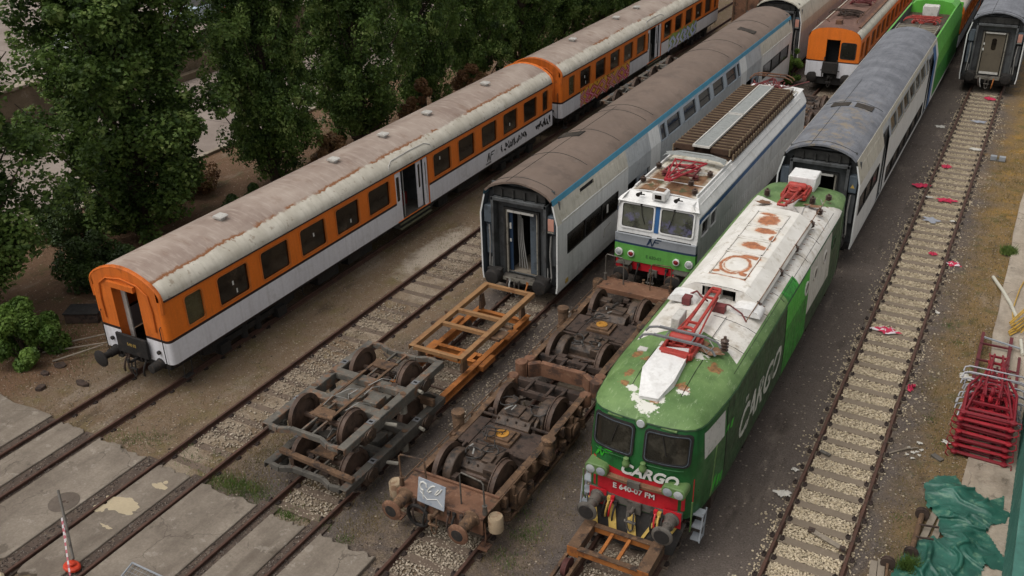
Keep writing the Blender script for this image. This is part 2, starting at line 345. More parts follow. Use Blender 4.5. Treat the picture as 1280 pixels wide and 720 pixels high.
# ---------------------------------------------------------------- ground
TRK = {'A': -18.3, 'B': -14.43, 'C': -10.82, 'D': -7.2, 'E': -3.5, 'F': 0.0}
def ground_mat():
    t = NT('yard_ground'); X, Y, Z = t.xyz()
    wob = t.math('MULTIPLY', t.math('SUBTRACT', t.noise(.55, detail=6), .5), 2.2)
    wob2 = t.math('MULTIPLY', t.math('SUBTRACT', t.noise(2.3, detail=6), .5), .9)
    xw = t.math('ADD', X, t.math('ADD', wob, wob2))
    xw2 = t.math('ADD', X, t.math('MULTIPLY', wob2, .35))
    n_f = t.rng(t.noise(24, detail=8, rough=.85), .36, .64); n_m = t.rng(t.noise(3.2, detail=6), .33, .67); n_b = t.rng(t.noise(.6, detail=5), .35, .65)
    gravel = t.mix(n_f, lin('#2f2b29'), lin('#766c65')); gravel = t.mix(t.math('MULTIPLY', n_m, .45), gravel, lin('#48403b')); gravel = t.mix(t.math('MULTIPLY', n_b, .3), gravel, lin('#665b52'))
    earth = t.mix(n_f, lin('#3b3027'), lin('#94826d')); earth = t.mix(t.math('MULTIPLY', n_m, .6), earth, lin('#66523f')); 
    gr = t.rng(t.noise(1.1, detail=7, rough=.7), .52, .64); earth = t.mix(t.math('MULTIPLY', gr, .55), earth, t.mix(n_f, lin('#4a4628'), lin('#776b45')))
    dryg = t.mix(n_f, lin('#4d3c27'), lin('#937a52')); dryg = t.mix(t.rng(t.noise(.9, detail=6), .5, .62), dryg, t.mix(t.rng(Y, 8, 24), t.mix(n_f, lin('#5f4d33'), lin('#877050')), t.mix(n_f, lin('#75592c'), lin('#99783f')))); dryg = t.mix(t.math('MULTIPLY', t.rng(t.noise(1.7, detail=6), .54, .64), .7), dryg, lin('#55522f'))
    left = t.math('LESS_THAN', X, -999)
    # far left bank: reddish leaf litter under the trees
    litter = t.mix(n_f, lin('#4a382a'), lin('#7e6450')); litter = t.mix(t.math('MULTIPLY', gr, .6), litter, lin('#46492a'))
    def band(x0, x1, v=xw): return t.math('MULTIPLY', t.rng(v, x0-.25, x0+.25), t.rng(v, x1+.25, x1-.25))
    o = t.mix(t.rng(xw, -21.6, -20.4), litter, earth)
    o = t.mix(t.rng(t.math('ADD', xw, t.math('MULTIPLY', Y, -.06)), -13.6, -12.4), o, gravel)
    o = t.mix(t.math('MULTIPLY', band(-9.4, -5.2), t.math('MULTIPLY', t.rng(Y, 3, -3), .75)), o, t.mix(n_m, earth, gravel))
    o = t.mix(t.math('MULTIPLY', t.rng(xw, .9, 1.9), t.rng(Y, -30, 30, .45, 1)), o, dryg)
    o = t.mix(t.math('MULTIPLY', t.rng(xw, 3.0, 4.6), .9), o, gravel)
    # ballast between the rails
    bal = t.mix(n_f, lin('#8f826f'), lin('#c2b49f')); bal = t.mix(t.math('MULTIPLY', n_m, .5), bal, lin('#8a785f')); bal = t.mix(t.math('MULTIPLY', t.rng(Y, 14, 38), .75), bal, t.mix(n_f, lin('#6a5f56'), lin('#978b80')))
    balg = t.mix(n_f, lin('#6d5f50'), lin('#a79a88')); balg = t.mix(t.rng(t.noise(.7, detail=5), .45, .6), balg, earth)
    ax = t.math('ABSOLUTE', xw2)
    o = t.mix(t.rng(ax, .86, .74), o, bal)
    for k in ('B', 'C', 'D', 'E'):
        a = t.math('ABSOLUTE', t.math('SUBTRACT', xw2, TRK[k])); o = t.mix(t.math('MULTIPLY', t.rng(a, .95, .75), .85), o, balg)
    oil = t.rng(t.noise(.8, t.stretch((1.6,.5,1)), detail=8, rough=.7), .56, .68); o = t.mix(t.math('MULTIPLY', oil, .5), o, lin('#2a231f'))
    dust = t.rng(t.noise(.5, t.stretch((1.2,.45,1)), detail=7, rough=.7), .57, .68); o = t.mix(t.math('MULTIPLY', dust, .45), o, t.mix(n_f, lin('#7d7064'), lin('#a3968a')))
    px = t.math('SUBTRACT', X, -15.75); py = t.math('SUBTRACT', Y, 9.3); pd = t.math('ADD', t.math('MULTIPLY', t.math('MULTIPLY', px, px), 2.2), t.math('MULTIPLY', t.math('MULTIPLY', py, py), .16)); pd = t.math('ADD', pd, t.math('MULTIPLY', t.math('SUBTRACT', t.noise(3, detail=7), .5), 2.4))
    o = t.mix(t.rng(pd, 1.2, .2, 0, .8), o, t.mix(n_f, lin('#8d8274'), lin('#bcb1a2')))
    # oil between rails under vehicles, pale stone flecks
    vo = t.n('ShaderNodeTexVoronoi'); vo.inputs['Scale'].default_value = 11; t.l(t.pos, vo.inputs['Vector'])
    rc = t.xyz(vo.outputs['Color']); fl = t.math('MULTIPLY', t.math('GREATER_THAN', rc[0], .90), t.rng(vo.outputs['Distance'], .38, .22))
    o = t.mix(t.math('MULTIPLY', fl, .6), o, lin('#a89b8a'))
    h = t.math('ADD', t.math('MULTIPLY', t.noise(30, detail=7, rough=.8), .6), t.noise(5, detail=5))
    t.bump(h, .7, .06); return t.fin(o, .95, spec=.15)
g = MB(); g.add([(-400,-80,0),(300,-80,0),(300,500,0),(-400,500,0)], [(0,1,2,3)])
tag(g.build('ground', ground_mat(), smooth=0), kind='structure')

def concrete_mat(name, c1, c2, dark, moss=None):
    t = NT(name); n1 = t.rng(t.noise(.9, detail=8, rough=.72), .36, .64); n2 = t.rng(t.noise(18, detail=6, rough=.7), .35, .65)
    o = t.mix(n1, lin(c1), lin(c2)); o = t.mix(t.math('MULTIPLY', n2, .4), o, lin(dark))
    st = t.rng(t.noise(1.0, t.stretch((2.2, .25, 1)), detail=7), .5, .68); o = t.mix(t.math('MULTIPLY', st, .5), o, lin(dark))
    o = t.mix(t.math('MULTIPLY', t.rng(t.noise(2.6, detail=9, rough=.75), .58, .62), .3), o, lin('#a9a196'))
    o = t.mix(t.math('MULTIPLY', t.rng(t.noise(1.6, detail=9, rough=.7), .6, .66), .6), o, lin('#4c443b'))
    wv = t.n('ShaderNodeVectorMath'); wv.operation = 'ADD'; ns = t.n('ShaderNodeTexNoise'); ns.inputs['Scale'].default_value = 1.3; ns.inputs['Detail'].default_value = 6; t.l(t.pos, ns.inputs['Vector']); sc = t.n('ShaderNodeVectorMath'); sc.operation = 'SCALE'; sc.inputs['Scale'].default_value = .9; t.l(ns.outputs['Color'], sc.inputs[0]); t.l(t.pos, wv.inputs[0]); t.l(sc.outputs[0], wv.inputs[1])
    vo = t.n('ShaderNodeTexVoronoi'); vo.feature = 'DISTANCE_TO_EDGE'; vo.inputs['Scale'].default_value = .55; t.l(wv.outputs[0], vo.inputs['Vector']); ck = t.math('MULTIPLY', t.rng(vo.outputs['Distance'], .008, .003), t.rng(t.noise(.6, detail=3), .45, .55)); o = t.mix(t.math('MULTIPLY', ck, .55), o, lin('#3a322b'))
    bl = t.rng(t.noise(.55, t.stretch((1.2,.6,1)), detail=8, rough=.7), .5, .66); o = t.mix(t.math('MULTIPLY', bl, .5), o, lin('#5a5047'))
    t.bump(t.noise(40, detail=8, rough=.75), .45, .02); return t.fin(o, .9, spec=.2)
CONC = concrete_mat('concrete', '#71685e', '#8c8276', '#574e45'); CONC2 = concrete_mat('concrete_platform', '#96897a', '#aba091', '#756b5e')
def slab(x0, x1, yb, yt, seed):
    random.seed(seed); top = []; n = 14
    for i in range(n+1): x = x0+(x1-x0)*i/n; top.append((x, yt+random.uniform(-.10,.05)-.02*i/n))
    bot = [(x1-(x1-x0)*i/n, yb+random.uniform(-.12,.12)) for i in range(n+1)]
    m = MB(); m.prism(top[::-1]+bot[::-1], 'z', -.05, .10); 
    return tag(m.build('concrete_pavement', CONC, smooth=0, bevel=.015), kind='structure')
for i, (a, b, yb, yt) in enumerate([(-30, -19.42, -8.4, -4.22), (-18.92, -17.98, -8.5, -4.3), (-17.4, -15.66, -8.45, -4.34), (-15.12, -14.06, -8.5, -4.42), (-13.62, -11.86, -12, -4.48), (-11.35, -10.35, -12, -4.56), (-9.9, -8.35, -12, -4.62)]):
    slab(a, b, yb, yt, 40+i)
# packed dirt in the rail grooves of the pavement
GRV = M('groove_dirt', '#4c4038', .95, var=.35, scale=3, dirt=('#7b6f60', .5, 9, .56), bump=.6)
for i, (a, b) in enumerate([(-19.44, -18.9), (-18.0, -17.38), (-15.68, -15.1), (-14.08, -13.6), (-11.88, -11.33), (-10.37, -9.88)]):
    m = MB(); m.box(a, b, -12, -4.3, -.04, .055); tag(m.build('groove_fill', GRV, smooth=0), kind='structure')
# platform strip on the right
m = MB(); random.seed(5); ys = [-6+i*1.6 for i in range(40)]
m.prism([(2.66+random.uniform(-.05,.06), y) for y in ys][::-1]+[(3.75, ys[0]), (3.75, ys[-1])], 'z', -.05, .08)
tag(m.build('concrete_path', CONC2, smooth=0, bevel=.015), kind='structure')
m = MB(); m.box(3.75, 30, -30, 100, -.05, .07); tag(m.build('outer_pavement', CONC, smooth=0), kind='structure')

# road beyond the poplars
def road_mat():
    t = NT('road_surface'); n2 = t.rng(t.noise(22, detail=6, rough=.7), .35, .65); o = t.mix(t.rng(t.noise(.35, detail=6), .35, .65), lin('#7b6f67'), lin('#958981')); o = t.mix(t.math('MULTIPLY', n2, .35), o, lin('#5e554f'))
    X, Y, Z = t.xyz(); j = t.math('LESS_THAN', t.math('ABSOLUTE', t.math('SUBTRACT', t.math('FRACT', t.math('MULTIPLY', Y, .2)), .5)), .004)
    o = t.mix(j, o, lin('#453e39')); return t.fin(o, .9, spec=.2)
ROADM = road_mat()
m = MB(); m.box(-41.8, -31.2, -30, 160, -.05, .03); tag(m.build('road', ROADM, smooth=0), kind='structure')
m = MB(); m.box(-31.2, -30.95, -30, 160, -.05, .14); m.box(-42.1, -41.8, -30, 160, -.05, .15); tag(m.build('kerb', CONC2, smooth=0, bevel=.02), kind='structure')
m = MB(); m.box(-70, -42.6, -30, 160, -.05, 2.1); tag(m.build('upper_road', ROADM, smooth=0), kind='structure')
wallm = concrete_mat('retaining_concrete', '#6f6252', '#8b7c69', '#4f4538')
wl = thing('retaining_wall', 'stained concrete retaining wall beyond the road behind the poplars', 'retaining wall', (-42.35, 20, 0))
m = MB(); m.box(-.25, .25, -50, 140, -.04, 2.2); m.build('wall_face', wallm, wl, bevel=.03)
m = MB(); m.box(-.32, .34, -50, 140, 2.2, 2.36); m.build('coping', CONC2, wl, bevel=.03)
m = MB(); m.box(.25, .7, -50, 140, -.04, .42); m.build('footing', wallm, wl, bevel=.03)

# ---------------------------------------------------------------- tracks
RAILM = M('rail_rust', '#4d352b', .75, var=.25, scale=3, dirt=('#2c211c', .6, 5, .53), bump=.2)
SLEEP = M('sleeper', '#74685a', .9, var=.12, scale=2, dirt=[('#6b6052', .5, 4, .54), ('#94887a', .3, 7, .6)], bump=.4)
SLEEPD = M('sleeper_dirty', '#64564a', .9, var=.2, scale=2, dirt=('#4a3f36', .6, 4, .52), bump=.4)
FAST = M('rail_fastener', '#2b211d', .85, var=.3)
def rail_mb(y0, y1, seed):
    random.seed(seed); m = MB(); prof = [(-.07,-.02),(.07,-.02),(.07,.0),(.012,.03),(.012,.105),(.036,.118),(.036,.15),(.028,.158),(-.028,.158),(-.036,.15),(-.036,.118),(-.012,.105),(-.012,.03),(-.07,.0)]
    n = max(2, int((y1-y0)/3)); rows = []
    for i in range(n+1):
        y = y0+(y1-y0)*i/n; dx = random.uniform(-.012,.012); rows.append([(x+dx, y, z) for x, z in prof])
    m.loft(rows, close=True); return m
def sleeper_mb(seed, hx=.92):
    random.seed(seed); m = MB(); m.prism([(-.12,-.05),(.12,-.05),(.11,.055),(-.11,.055)], 'x', -hx, hx); return m
def track(key, y0, y1, label, sl_y0, sl_y1, sp, mat, dz=0):
    t = thing('railway_track', label, 'railway track', (TRK[key], 0, 0))
    for s in (-1, 1):
        r = rail_mb(y0, y1, ord(key)+s).build('rail', RAILM, t, smooth=25); r.location = (s*.7535, 0, 0)
    y = sl_y0; k = 0; protos = []
    while y < sl_y1 and k < 100:
        if k < 4:
            m = sleeper_mb(k+ord(key)); f = m; f.cur = 1
            for s in (-1, 1):
                for q in (-1, 1):
                    x = s*.7535+q*.105; f.box(x-.04, x+.04, -.075, .075, .045, .085); f.cyl((x+q*.02, .03, .075), (x+q*.02, .03, .13), .022, 6); f.box(x-.02+q*.04, x+.02+q*.04, -.03, .04, .048, .09)
            o = m.build('sleeper', [mat, FAST], t, bevel=.008); protos.append(o)
        else:
            o = copy_tree(protos[k % 4], t)
        o.location = (random.uniform(-.015,.015), y+random.uniform(-.02,.02), dz); o.rotation_euler = (0, 0, random.uniform(-.012,.012)); k += 1; y += sp
track('A', -12, 70, 'railway track under the orange coaches, running into the pavement', -3.9, 2.5, .68, SLEEPD, -.056)
track('B', -12, 70, 'empty railway track between the orange coaches and the stacked grey bogies', -4.0, 26, .68, SLEEPD, -.048)
track('C', -12, 70, 'railway track under the stacked grey bogies and brown roofed coach', -4.2, 8, .68, SLEEPD, -.01)
track('D', -14, 70, 'railway track under the rusty locomotive bogies and white locomotive', -6.3, 9, .68, SLEEPD, -.01)
track('E', -12, 80, 'railway track under the green locomotive and orange trolley', -6, 2, .68, SLEEPD, -.01)
track('F', -12, 90, 'empty railway track with pale ballast and red rags to the right', -3.4, 38.5, .6803, SLEEP)

# ---------------------------------------------------------------- stones and grass
def stone_mat(name, cols):
    t = NT(name); vo = t.n('ShaderNodeTexWhiteNoise'); sn = t.n('ShaderNodeVectorMath'); sn.operation = 'SNAP'; t.l(t.pos, sn.inputs[0]); sn.inputs[1].default_value = (.05,.05,.5)
    t.l(sn.outputs[0], vo.inputs['Vector']); r = t.n('ShaderNodeValToRGB'); t.l(vo.outputs['Value'], r.inputs[0]); e = r.color_ramp.elements
    while len(e) < len(cols): e.new(.5)
    for i, c in enumerate(cols): e[i].position = i/(len(cols)-1); e[i].color = (*lin(c), 1)
    return t.fin(r.outputs[0], .9, spec=.2)
STONE = stone_mat('ballast_stone', ['#9c8f79', '#b3a58e', '#c8baa2', '#a89b84', '#bdae96', '#a3967f', '#b5a589'])
STONE2 = stone_mat('grey_stone', ['#6b6055', '#948878', '#b3a796', '#7b6e60', '#a09482'])
STONE3 = stone_mat('dark_chip', ['#3a3431', '#5c534d', '#736961', '#4a433f', '#8d837a', '#554d48', '#2e2926'])
OCT_V = np.array([(1,0,0),(-1,0,0),(0,1,0),(0,-1,0),(0,0,1),(0,0,-1)], float)
OCT_F = np.array([(0,2,4),(2,1,4),(1,3,4),(3,0,4),(2,0,5),(1,2,5),(3,1,5),(0,3,5)])
def mesh_np(name, V, F, mats, mi=None, flat=True):
    me = bpy.data.meshes.new(name); k = F.shape[1]
    me.vertices.add(len(V)); me.vertices.foreach_set('co', V.astype(np.float32).ravel())
    me.loops.add(F.size); me.loops.foreach_set('vertex_index', F.astype(np.int32).ravel())
    me.polygons.add(len(F)); me.polygons.foreach_set('loop_start', np.arange(0, F.size, k, dtype=np.int32)); me.polygons.foreach_set('loop_total', np.full(len(F), k, np.int32))
    for m in (mats if isinstance(mats, list) else [mats]): me.materials.append(m)
    if mi is not None: me.polygons.foreach_set('material_index', mi.astype(np.int32))
    me.update(calc_edges=True)
    o = bpy.data.objects.new(name, me); COL.objects.link(o); return o
def stones(name, P, size, mat):
    n = len(P); s = rng.uniform(size[0], size[1], (n,1,1)); V = OCT_V[None]*rng.uniform(.6,1.25,(n,6,1))*s
    a = rng.uniform(0, 6.28, (n,3)); 
    for ax, (i, j) in enumerate(((0,1),(1,2),(0,2))):
        c, d = np.cos(a[:,ax])[:,None], np.sin(a[:,ax])[:,None]; vi, vj = V[:,:,i].copy(), V[:,:,j].copy(); V[:,:,i] = vi*c-vj*d; V[:,:,j] = vi*d+vj*c
    V[:,:,2] *= .75; V += P[:,None,:]
    F = (OCT_F[None]+6*np.arange(n)[:,None,None]).reshape(-1,3)
    return tag(mesh_np(name, V.reshape(-1,3), F, mat), kind='stuff')
def field(n, x0, x1, y0, y1, z, pw=1.0):
    y = y0+(y1-y0)*rng.random(n)**pw; return np.stack([rng.uniform(x0,x1,n), y, np.full(n, z)+rng.uniform(-.012,.012,n)], 1)
# F track: keep stones between the sleepers
P = field(52000, -.68, .68, -3.6, 38, .035, 1.6); ph = ((P[:,1]+3.4+.34) % .6803)-.34; P = P[(np.abs(ph) > .125+rng.uniform(-.035,.03,len(P)))]
P = P[rng.random(len(P)) < np.clip(1.15-P[:,1]/60, .3, 1)]
tag(stones('track_ballast', P, (.014,.042), STONE), 'pale loose ballast between the sleepers of the empty right track', 'ballast')
P = np.concatenate([field(1500, -1.0, -.8, -3.5, 38, .015, 1.3), field(500, -1.3, -.9, -3.5, 38, .012, 1.3), field(900, .8, 1.0, -3.5, 38, .015, 1.3), field(700, .9, 1.5, -3.5, 38, .012, 1.3)])
P = P[(np.sin(P[:,1]*2.1)+np.sin(P[:,1]*.77+2)+rng.normal(0,.8,len(P))) > -.35]
tag(stones('spilled_ballast', P, (.02,.042), STONE), 'pale ballast stones spilled along both rails of the right track', 'ballast')
L = []
for key, y0, y1, n, yy in (('B',-4.2,24,5200,1.2),('C',-4.3,1.2,2600,1),('C',1.2,7.5,2600,1),('D',-6.2,-3,2600,1),('E',-6,-1.8,2600,1)):
    q = field(n, TRK[key]-.68, TRK[key]+.68, y0, y1, .025, yy)
    if key == 'B': q = q[(np.sin(q[:,1]*1.7)+np.sin(q[:,1]*.61+1)+rng.normal(0,.5,len(q))) > -.1]
    L.append(q)
L.append(field(420, -9.75, -9.1, 0, 7.5, .012)); L.append(field(260, -13.4, -12.6, 0, 20, .012))
tag(stones('old_ballast', np.concatenate(L), (.02,.045), STONE2), 'greyish loose ballast on the older tracks', 'ballast')
P = np.concatenate([field(34000, -13, 2.6, -6, 40, .004, 1.4), field(3000, -24, -13, -4, 25, .004, 1.2), field(1600, .9, 2.7, -3, 20, .004)])
tag(stones('gravel_chips', P, (.009,.026), STONE3), 'dark gravel chips scattered over the yard', 'gravel')
P = np.concatenate([field(650, a_+.03, b_-.03, -9, -4.4, .06) for a_, b_ in ((-19.44,-18.9),(-18.0,-17.38),(-15.68,-15.1),(-14.08,-13.6),(-11.88,-11.33),(-10.37,-9.88))])
tag(stones('groove_gravel', P, (.01,.03), STONE3), 'dark gravel filling the rail grooves of the pavement', 'gravel')
# scattered leaves / pale chips on the left side
P = np.concatenate([field(9000, -24, -12.2, -4.2, 20, .01, 1.3), field(1800, -30, -21, -3, 20, .012), field(2500, .9, 2.6, -2, 30, .008, 1.3)])
tag(stones('pale_chips', P, (.008,.024), STONE2), 'small pale stones in the dry grass', 'gravel')

def leaf_mat(name, cols, tr=.25):
    t = NT(name); oi = t.n('ShaderNodeTexWhiteNoise'); sn = t.n('ShaderNodeVectorMath'); sn.operation = 'SNAP'; t.l(t.pos, sn.inputs[0]); sn.inputs[1].default_value = (.35,.35,.35)
    t.l(sn.outputs[0], oi.inputs['Vector'])
    f = t.math('ADD', t.math('MULTIPLY', oi.outputs['Value'], .45), t.math('MULTIPLY', t.rng(t.noise(1.1, detail=4), .3, .7), .55))
    r = t.n('ShaderNodeValToRGB'); t.l(f, r.inputs[0]); e = r.color_ramp.elements
    while len(e) < len(cols): e.new(.5)
    for i, c in enumerate(cols): e[i].position = i/(len(cols)-1); e[i].color = (*lin(c), 1)
    t.fin(r.outputs[0], .55, spec=.3)
    tl = t.n('ShaderNodeBsdfTranslucent'); t.l(r.outputs[0], tl.inputs[0]); mx = t.n('ShaderNodeMixShader'); mx.inputs[0].default_value = tr
    t.l(t.b.outputs[0], mx.inputs[1]); t.l(tl.outputs[0], mx.inputs[2]); t.l(mx.outputs[0], t.out.inputs[0]); return t.m
GRASS = leaf_mat('grass_blade', ['#4a4a22', '#6b6236', '#7c6a3f', '#55562a'], .2); GRASSG = leaf_mat('green_weed', ['#3f5426', '#566d33', '#6f8145'], .25)
def blades(name, P, h, wd, mat):
    n = len(P); a = rng.uniform(0, 6.28, n); hh = rng.uniform(h[0], h[1], n); ln = rng.uniform(-.6,.6,(n,2))*hh[:,None]
    d = np.stack([np.cos(a), np.sin(a), np.zeros(n)], 1)*wd
    V = np.stack([P-d, P+d, P+np.stack([ln[:,0], ln[:,1], hh], 1)], 1)
    return tag(mesh_np(name, V.reshape(-1,3), np.arange(3*n).reshape(-1,3), mat), kind='stuff')
def clumps(n, k, x0, x1, y0, y1, sp, pw=1):
    c = np.stack([rng.uniform(x0,x1,n), y0+(y1-y0)*rng.random(n)**pw, np.zeros(n)], 1); p = np.repeat(c, k, 0); p[:,:2] += rng.normal(0, sp, (n*k,2)); return p
P = np.concatenate([clumps(300, 45, -23.5, -15.6, -4.1, 12, .35), clumps(130, 40, -13.4, -12.2, -4.2, 3, .22), clumps(90, 40, -13.6, -9, -4.4, -2.5, .2), clumps(120, 40, -9.3, -5.2, -4, 2, .25), clumps(220, 40, 1.2, 2.6, -2, 30, .2), clumps(200, 40, -30, -21, -4, 30, .4)])
tag(blades('dry_grass', P, (.03,.10), .006, GRASS), 'short dry grass in the brown earth', 'grass')
P = np.concatenate([clumps(34, 55, -13.7, -11.9, -4.38, -4.0, .16), clumps(14, 60, -11.4, -9.3, -4.5, -4.2, .1), clumps(10, 60, -6.2, -5.2, -3.6, -1.6, .14), clumps(14, 60, 1.4, 2.6, 0, 12, .12), clumps(10, 60, -18, -13, -4.2, -3.2, .2), clumps(20, 60, -24, -21, -2, 8, .3)])
tag(blades('green_grass', P, (.04,.12), .007, GRASSG), 'fresh green grass along the pavement edge', 'grass')
P = clumps(12, 90, 2.48, 2.72, 17.7, 18.0, .08); P[:,2] += .06
o = blades('weed', P, (.08,.26), .014, GRASSG); o['kind'] = 'thing'; tag(o, 'green weed tuft at the edge of the concrete path', 'weed')
P = clumps(14, 90, 1.86, 2.0, .2, .42, .07)
o = blades('weed', P, (.1,.3), .018, GRASSG); o['kind'] = 'thing'; tag(o, 'green weed growing between the small rusty wheelsets', 'weed')

# ---------------------------------------------------------------- poplars and bushes
LEAF = leaf_mat('poplar_leaf', ['#24331a', '#425829', '#69823f', '#b0be78'], .4)
LEAFB = leaf_mat('bush_leaf', ['#344a1e', '#4c6629', '#6f8a3f', '#587332'], .3)
LEAFD = leaf_mat('dark_bush_leaf', ['#25331a', '#3a4c24', '#566b34'], .25)
LEAFR = leaf_mat('dry_leaf', ['#4b3423', '#6b4c31', '#7d6040', '#555028'], .2)
BARK = M('bark', '#4a3f34', .9, var=.3, scale=3, dirt=('#2c251f', .6, 6, .54), bump=.6)
def leaf_cloud(C, R, n, size, squash=1.0):
    """n leaf faces in tufts round centres C with radii R"""
    k = rng.integers(0, len(C), n); d = rng.normal(0, 1, (n,3)); d /= np.linalg.norm(d, axis=1)[:,None]
    rad = R[k]*(.35+.65*rng.random(n)**.45); p = C[k]+d*rad[:,None]*np.array([1,1,squash])
    nrm = d*.7+rng.normal(0,.6,(n,3))+np.array([0,0,.35]); nrm /= np.linalg.norm(nrm, axis=1)[:,None]
    u = np.cross(nrm, rng.normal(0,1,(n,3))); u /= np.linalg.norm(u, axis=1)[:,None]; v = np.cross(nrm, u)
    s = rng.uniform(size[0], size[1], n)[:,None]
    V = np.stack([p-u*s, p+v*s*.62+nrm*s*.12, p+u*s, p-v*s*.62+nrm*s*.12], 1).reshape(-1,3)
    return V, np.arange(4*n).reshape(-1,4)
def poplar_meshes(seed, H, R):
    global rng
    rng = np.random.default_rng(seed); random.seed(seed)
    tr = MB(); pts = [(math.sin(i*.7+seed)*.12, math.cos(i*.9+seed)*.12, H*.93*i/9) for i in range(10)]; tr.tube(pts, .28, 9, r2=.03)
    C = []; RR = []
    nl = 100
    for i in range(nl):
        t = .0+.95*(i/nl)**.95; z0 = H*t*.88; a = i*2.39996+random.uniform(-.4,.4)
        prof = min(1, .75+t*2.0)*(1-max(0, t-.30)/.74)**.62; r = R*prof*random.uniform(.62, 1.12)
        zl = random.uniform(1.1, 2.6); zt = z0+zl
        tip = (math.cos(a)*r, math.sin(a)*r, zt)
        tr.tube([(0,0,max(.3,z0-.3)), (math.cos(a)*r*.55, math.sin(a)*r*.55, z0+zl*.25), tip], .055, 5, r2=.012)
        for q in range(7):
            f = random.uniform(.35, 1.05); C.append((tip[0]*f+random.gauss(0,.22), tip[1]*f+random.gauss(0,.22), max(.35, z0+zl*(f**1.5)+random.gauss(0,.45)))); RR.append(random.uniform(.24,.55))
    V, F = leaf_cloud(np.array(C), np.array(RR), 150000, (.045,.085), 1.2)
    return tr, V, F
variants = []
def poplar(i, x, y, rz, sc, label):
    t = thing('poplar_tree', label, 'poplar tree', (x, y, 0), rz, 'poplars behind the orange coaches'); t.scale = sc
    v = i % 3
    if v >= len(variants):
        tr, V, F = poplar_meshes(11+v, 17, 2.2)
        a = tr.build('trunk', BARK, t); b = mesh_np('crown', V, F, LEAF); b.parent = t; variants.append((a, b))
    else:
        for o in variants[v]: c = o.copy(); COL.objects.link(c); c.parent = t
pop = [(-26.4, -2.0, 1.4, 'dark poplar tree at the left edge of the photo'), (-26.8, 6.0, 1.45, 'broad dark poplar tree above the near orange coach end'),
       (-25.4, 11.9, .93, 'slim poplar tree right of the gap showing the road'), (-25.2, 17.4, 1.15, 'poplar tree behind the middle of the near orange coach roof'),
       (-25.0, 22.6, .82, 'narrow poplar tree beside a dry brown shrub'), (-24.8, 27.2, .95, 'poplar tree behind the far end of the near orange coach'), (-24.6, 32.4, 1.0, 'poplar tree behind the front end of the second orange coach'),
       (-24.4, 37.6, 1.0, 'poplar tree behind the second orange coach, next to the last but one'), (-24.2, 43.2, 1.0, 'poplar tree second from the far end of the row'), (-24.0, 49.0, 1.0, 'farthest poplar tree of the row at the top of the photo')]
for i, (x, y, s, lb) in enumerate(pop): poplar(i, x, y, i*1.7, (s, s, random.uniform(1.1,1.25)), lb)
rng = np.random.default_rng(21); random.seed(21)
def bush(x, y, r, h, mat, label, n=5000, cat='bush', group=None, size=(.035,.075)):
    t = thing('bush', label, cat, (x, y, 0), 0, group); m = MB(); C = []; R = []
    for i in range(22):
        a = random.uniform(0, 6.28); rr = r*math.sqrt(random.random()); z = h*random.uniform(.08, .85)*(1-.45*(rr/r)**2)
        C.append((rr*math.cos(a), rr*math.sin(a), z)); R.append(random.uniform(.25,.6)*r*.75)
        m.tube([(rr*.15*math.cos(a), rr*.15*math.sin(a), 0), (rr*.6*math.cos(a), rr*.6*math.sin(a), z*.6), C[-1]], .025, 5, r2=.006)
    m.build('stem', BARK, t); V, F = leaf_cloud(np.array(C), np.array(R), int(n*3), size); b = mesh_np('foliage', V, F, mat); b.parent = t; return t
bush(-22.9, -2.4, .95, 1.9, LEAFB, 'fresh light green bush at the left edge near the pavement', 7000)
bush(-29.2, 5.0, 1.5, 2.4, LEAFD, 'dark rounded bush under the broad poplar by the road', 6000)
bush(-25.0, 2.2, 1.2, 2.0, LEAFD, 'low dark bush between the first two poplars', 5000)
bush(-24.6, 9.0, 1.1, 1.3, LEAFD, 'low dark shrub in the gap between the broad poplar and the slim poplar', 4500)
bush(-28.6, 9.6, 1.2, 1.5, LEAFR, 'dry brown undergrowth at the road edge behind the slim poplar gap', 4000)
bush(-24.2, 14.3, 1.1, 2.2, LEAFR, 'dry brown shrub behind the near orange coach roof', 4500)
bush(-23.8, 20.6, .9, 3.0, LEAFR, 'tall dry brown shrub between the poplars', 4500)
bush(-23.6, 25.2, .9, 2.8, LEAFR, 'dry reddish shrub behind the far end of the near coach', 4500)
bush(-31.0, -.5, 1.6, 2.6, LEAFD, 'dark shrub at the road edge left of the near orange coach', 5000)
bush(-9.75, 36.0, .55, 2.5, LEAFB, 'green bush growing between the brown roofed coach and the orange railcar', 4500)
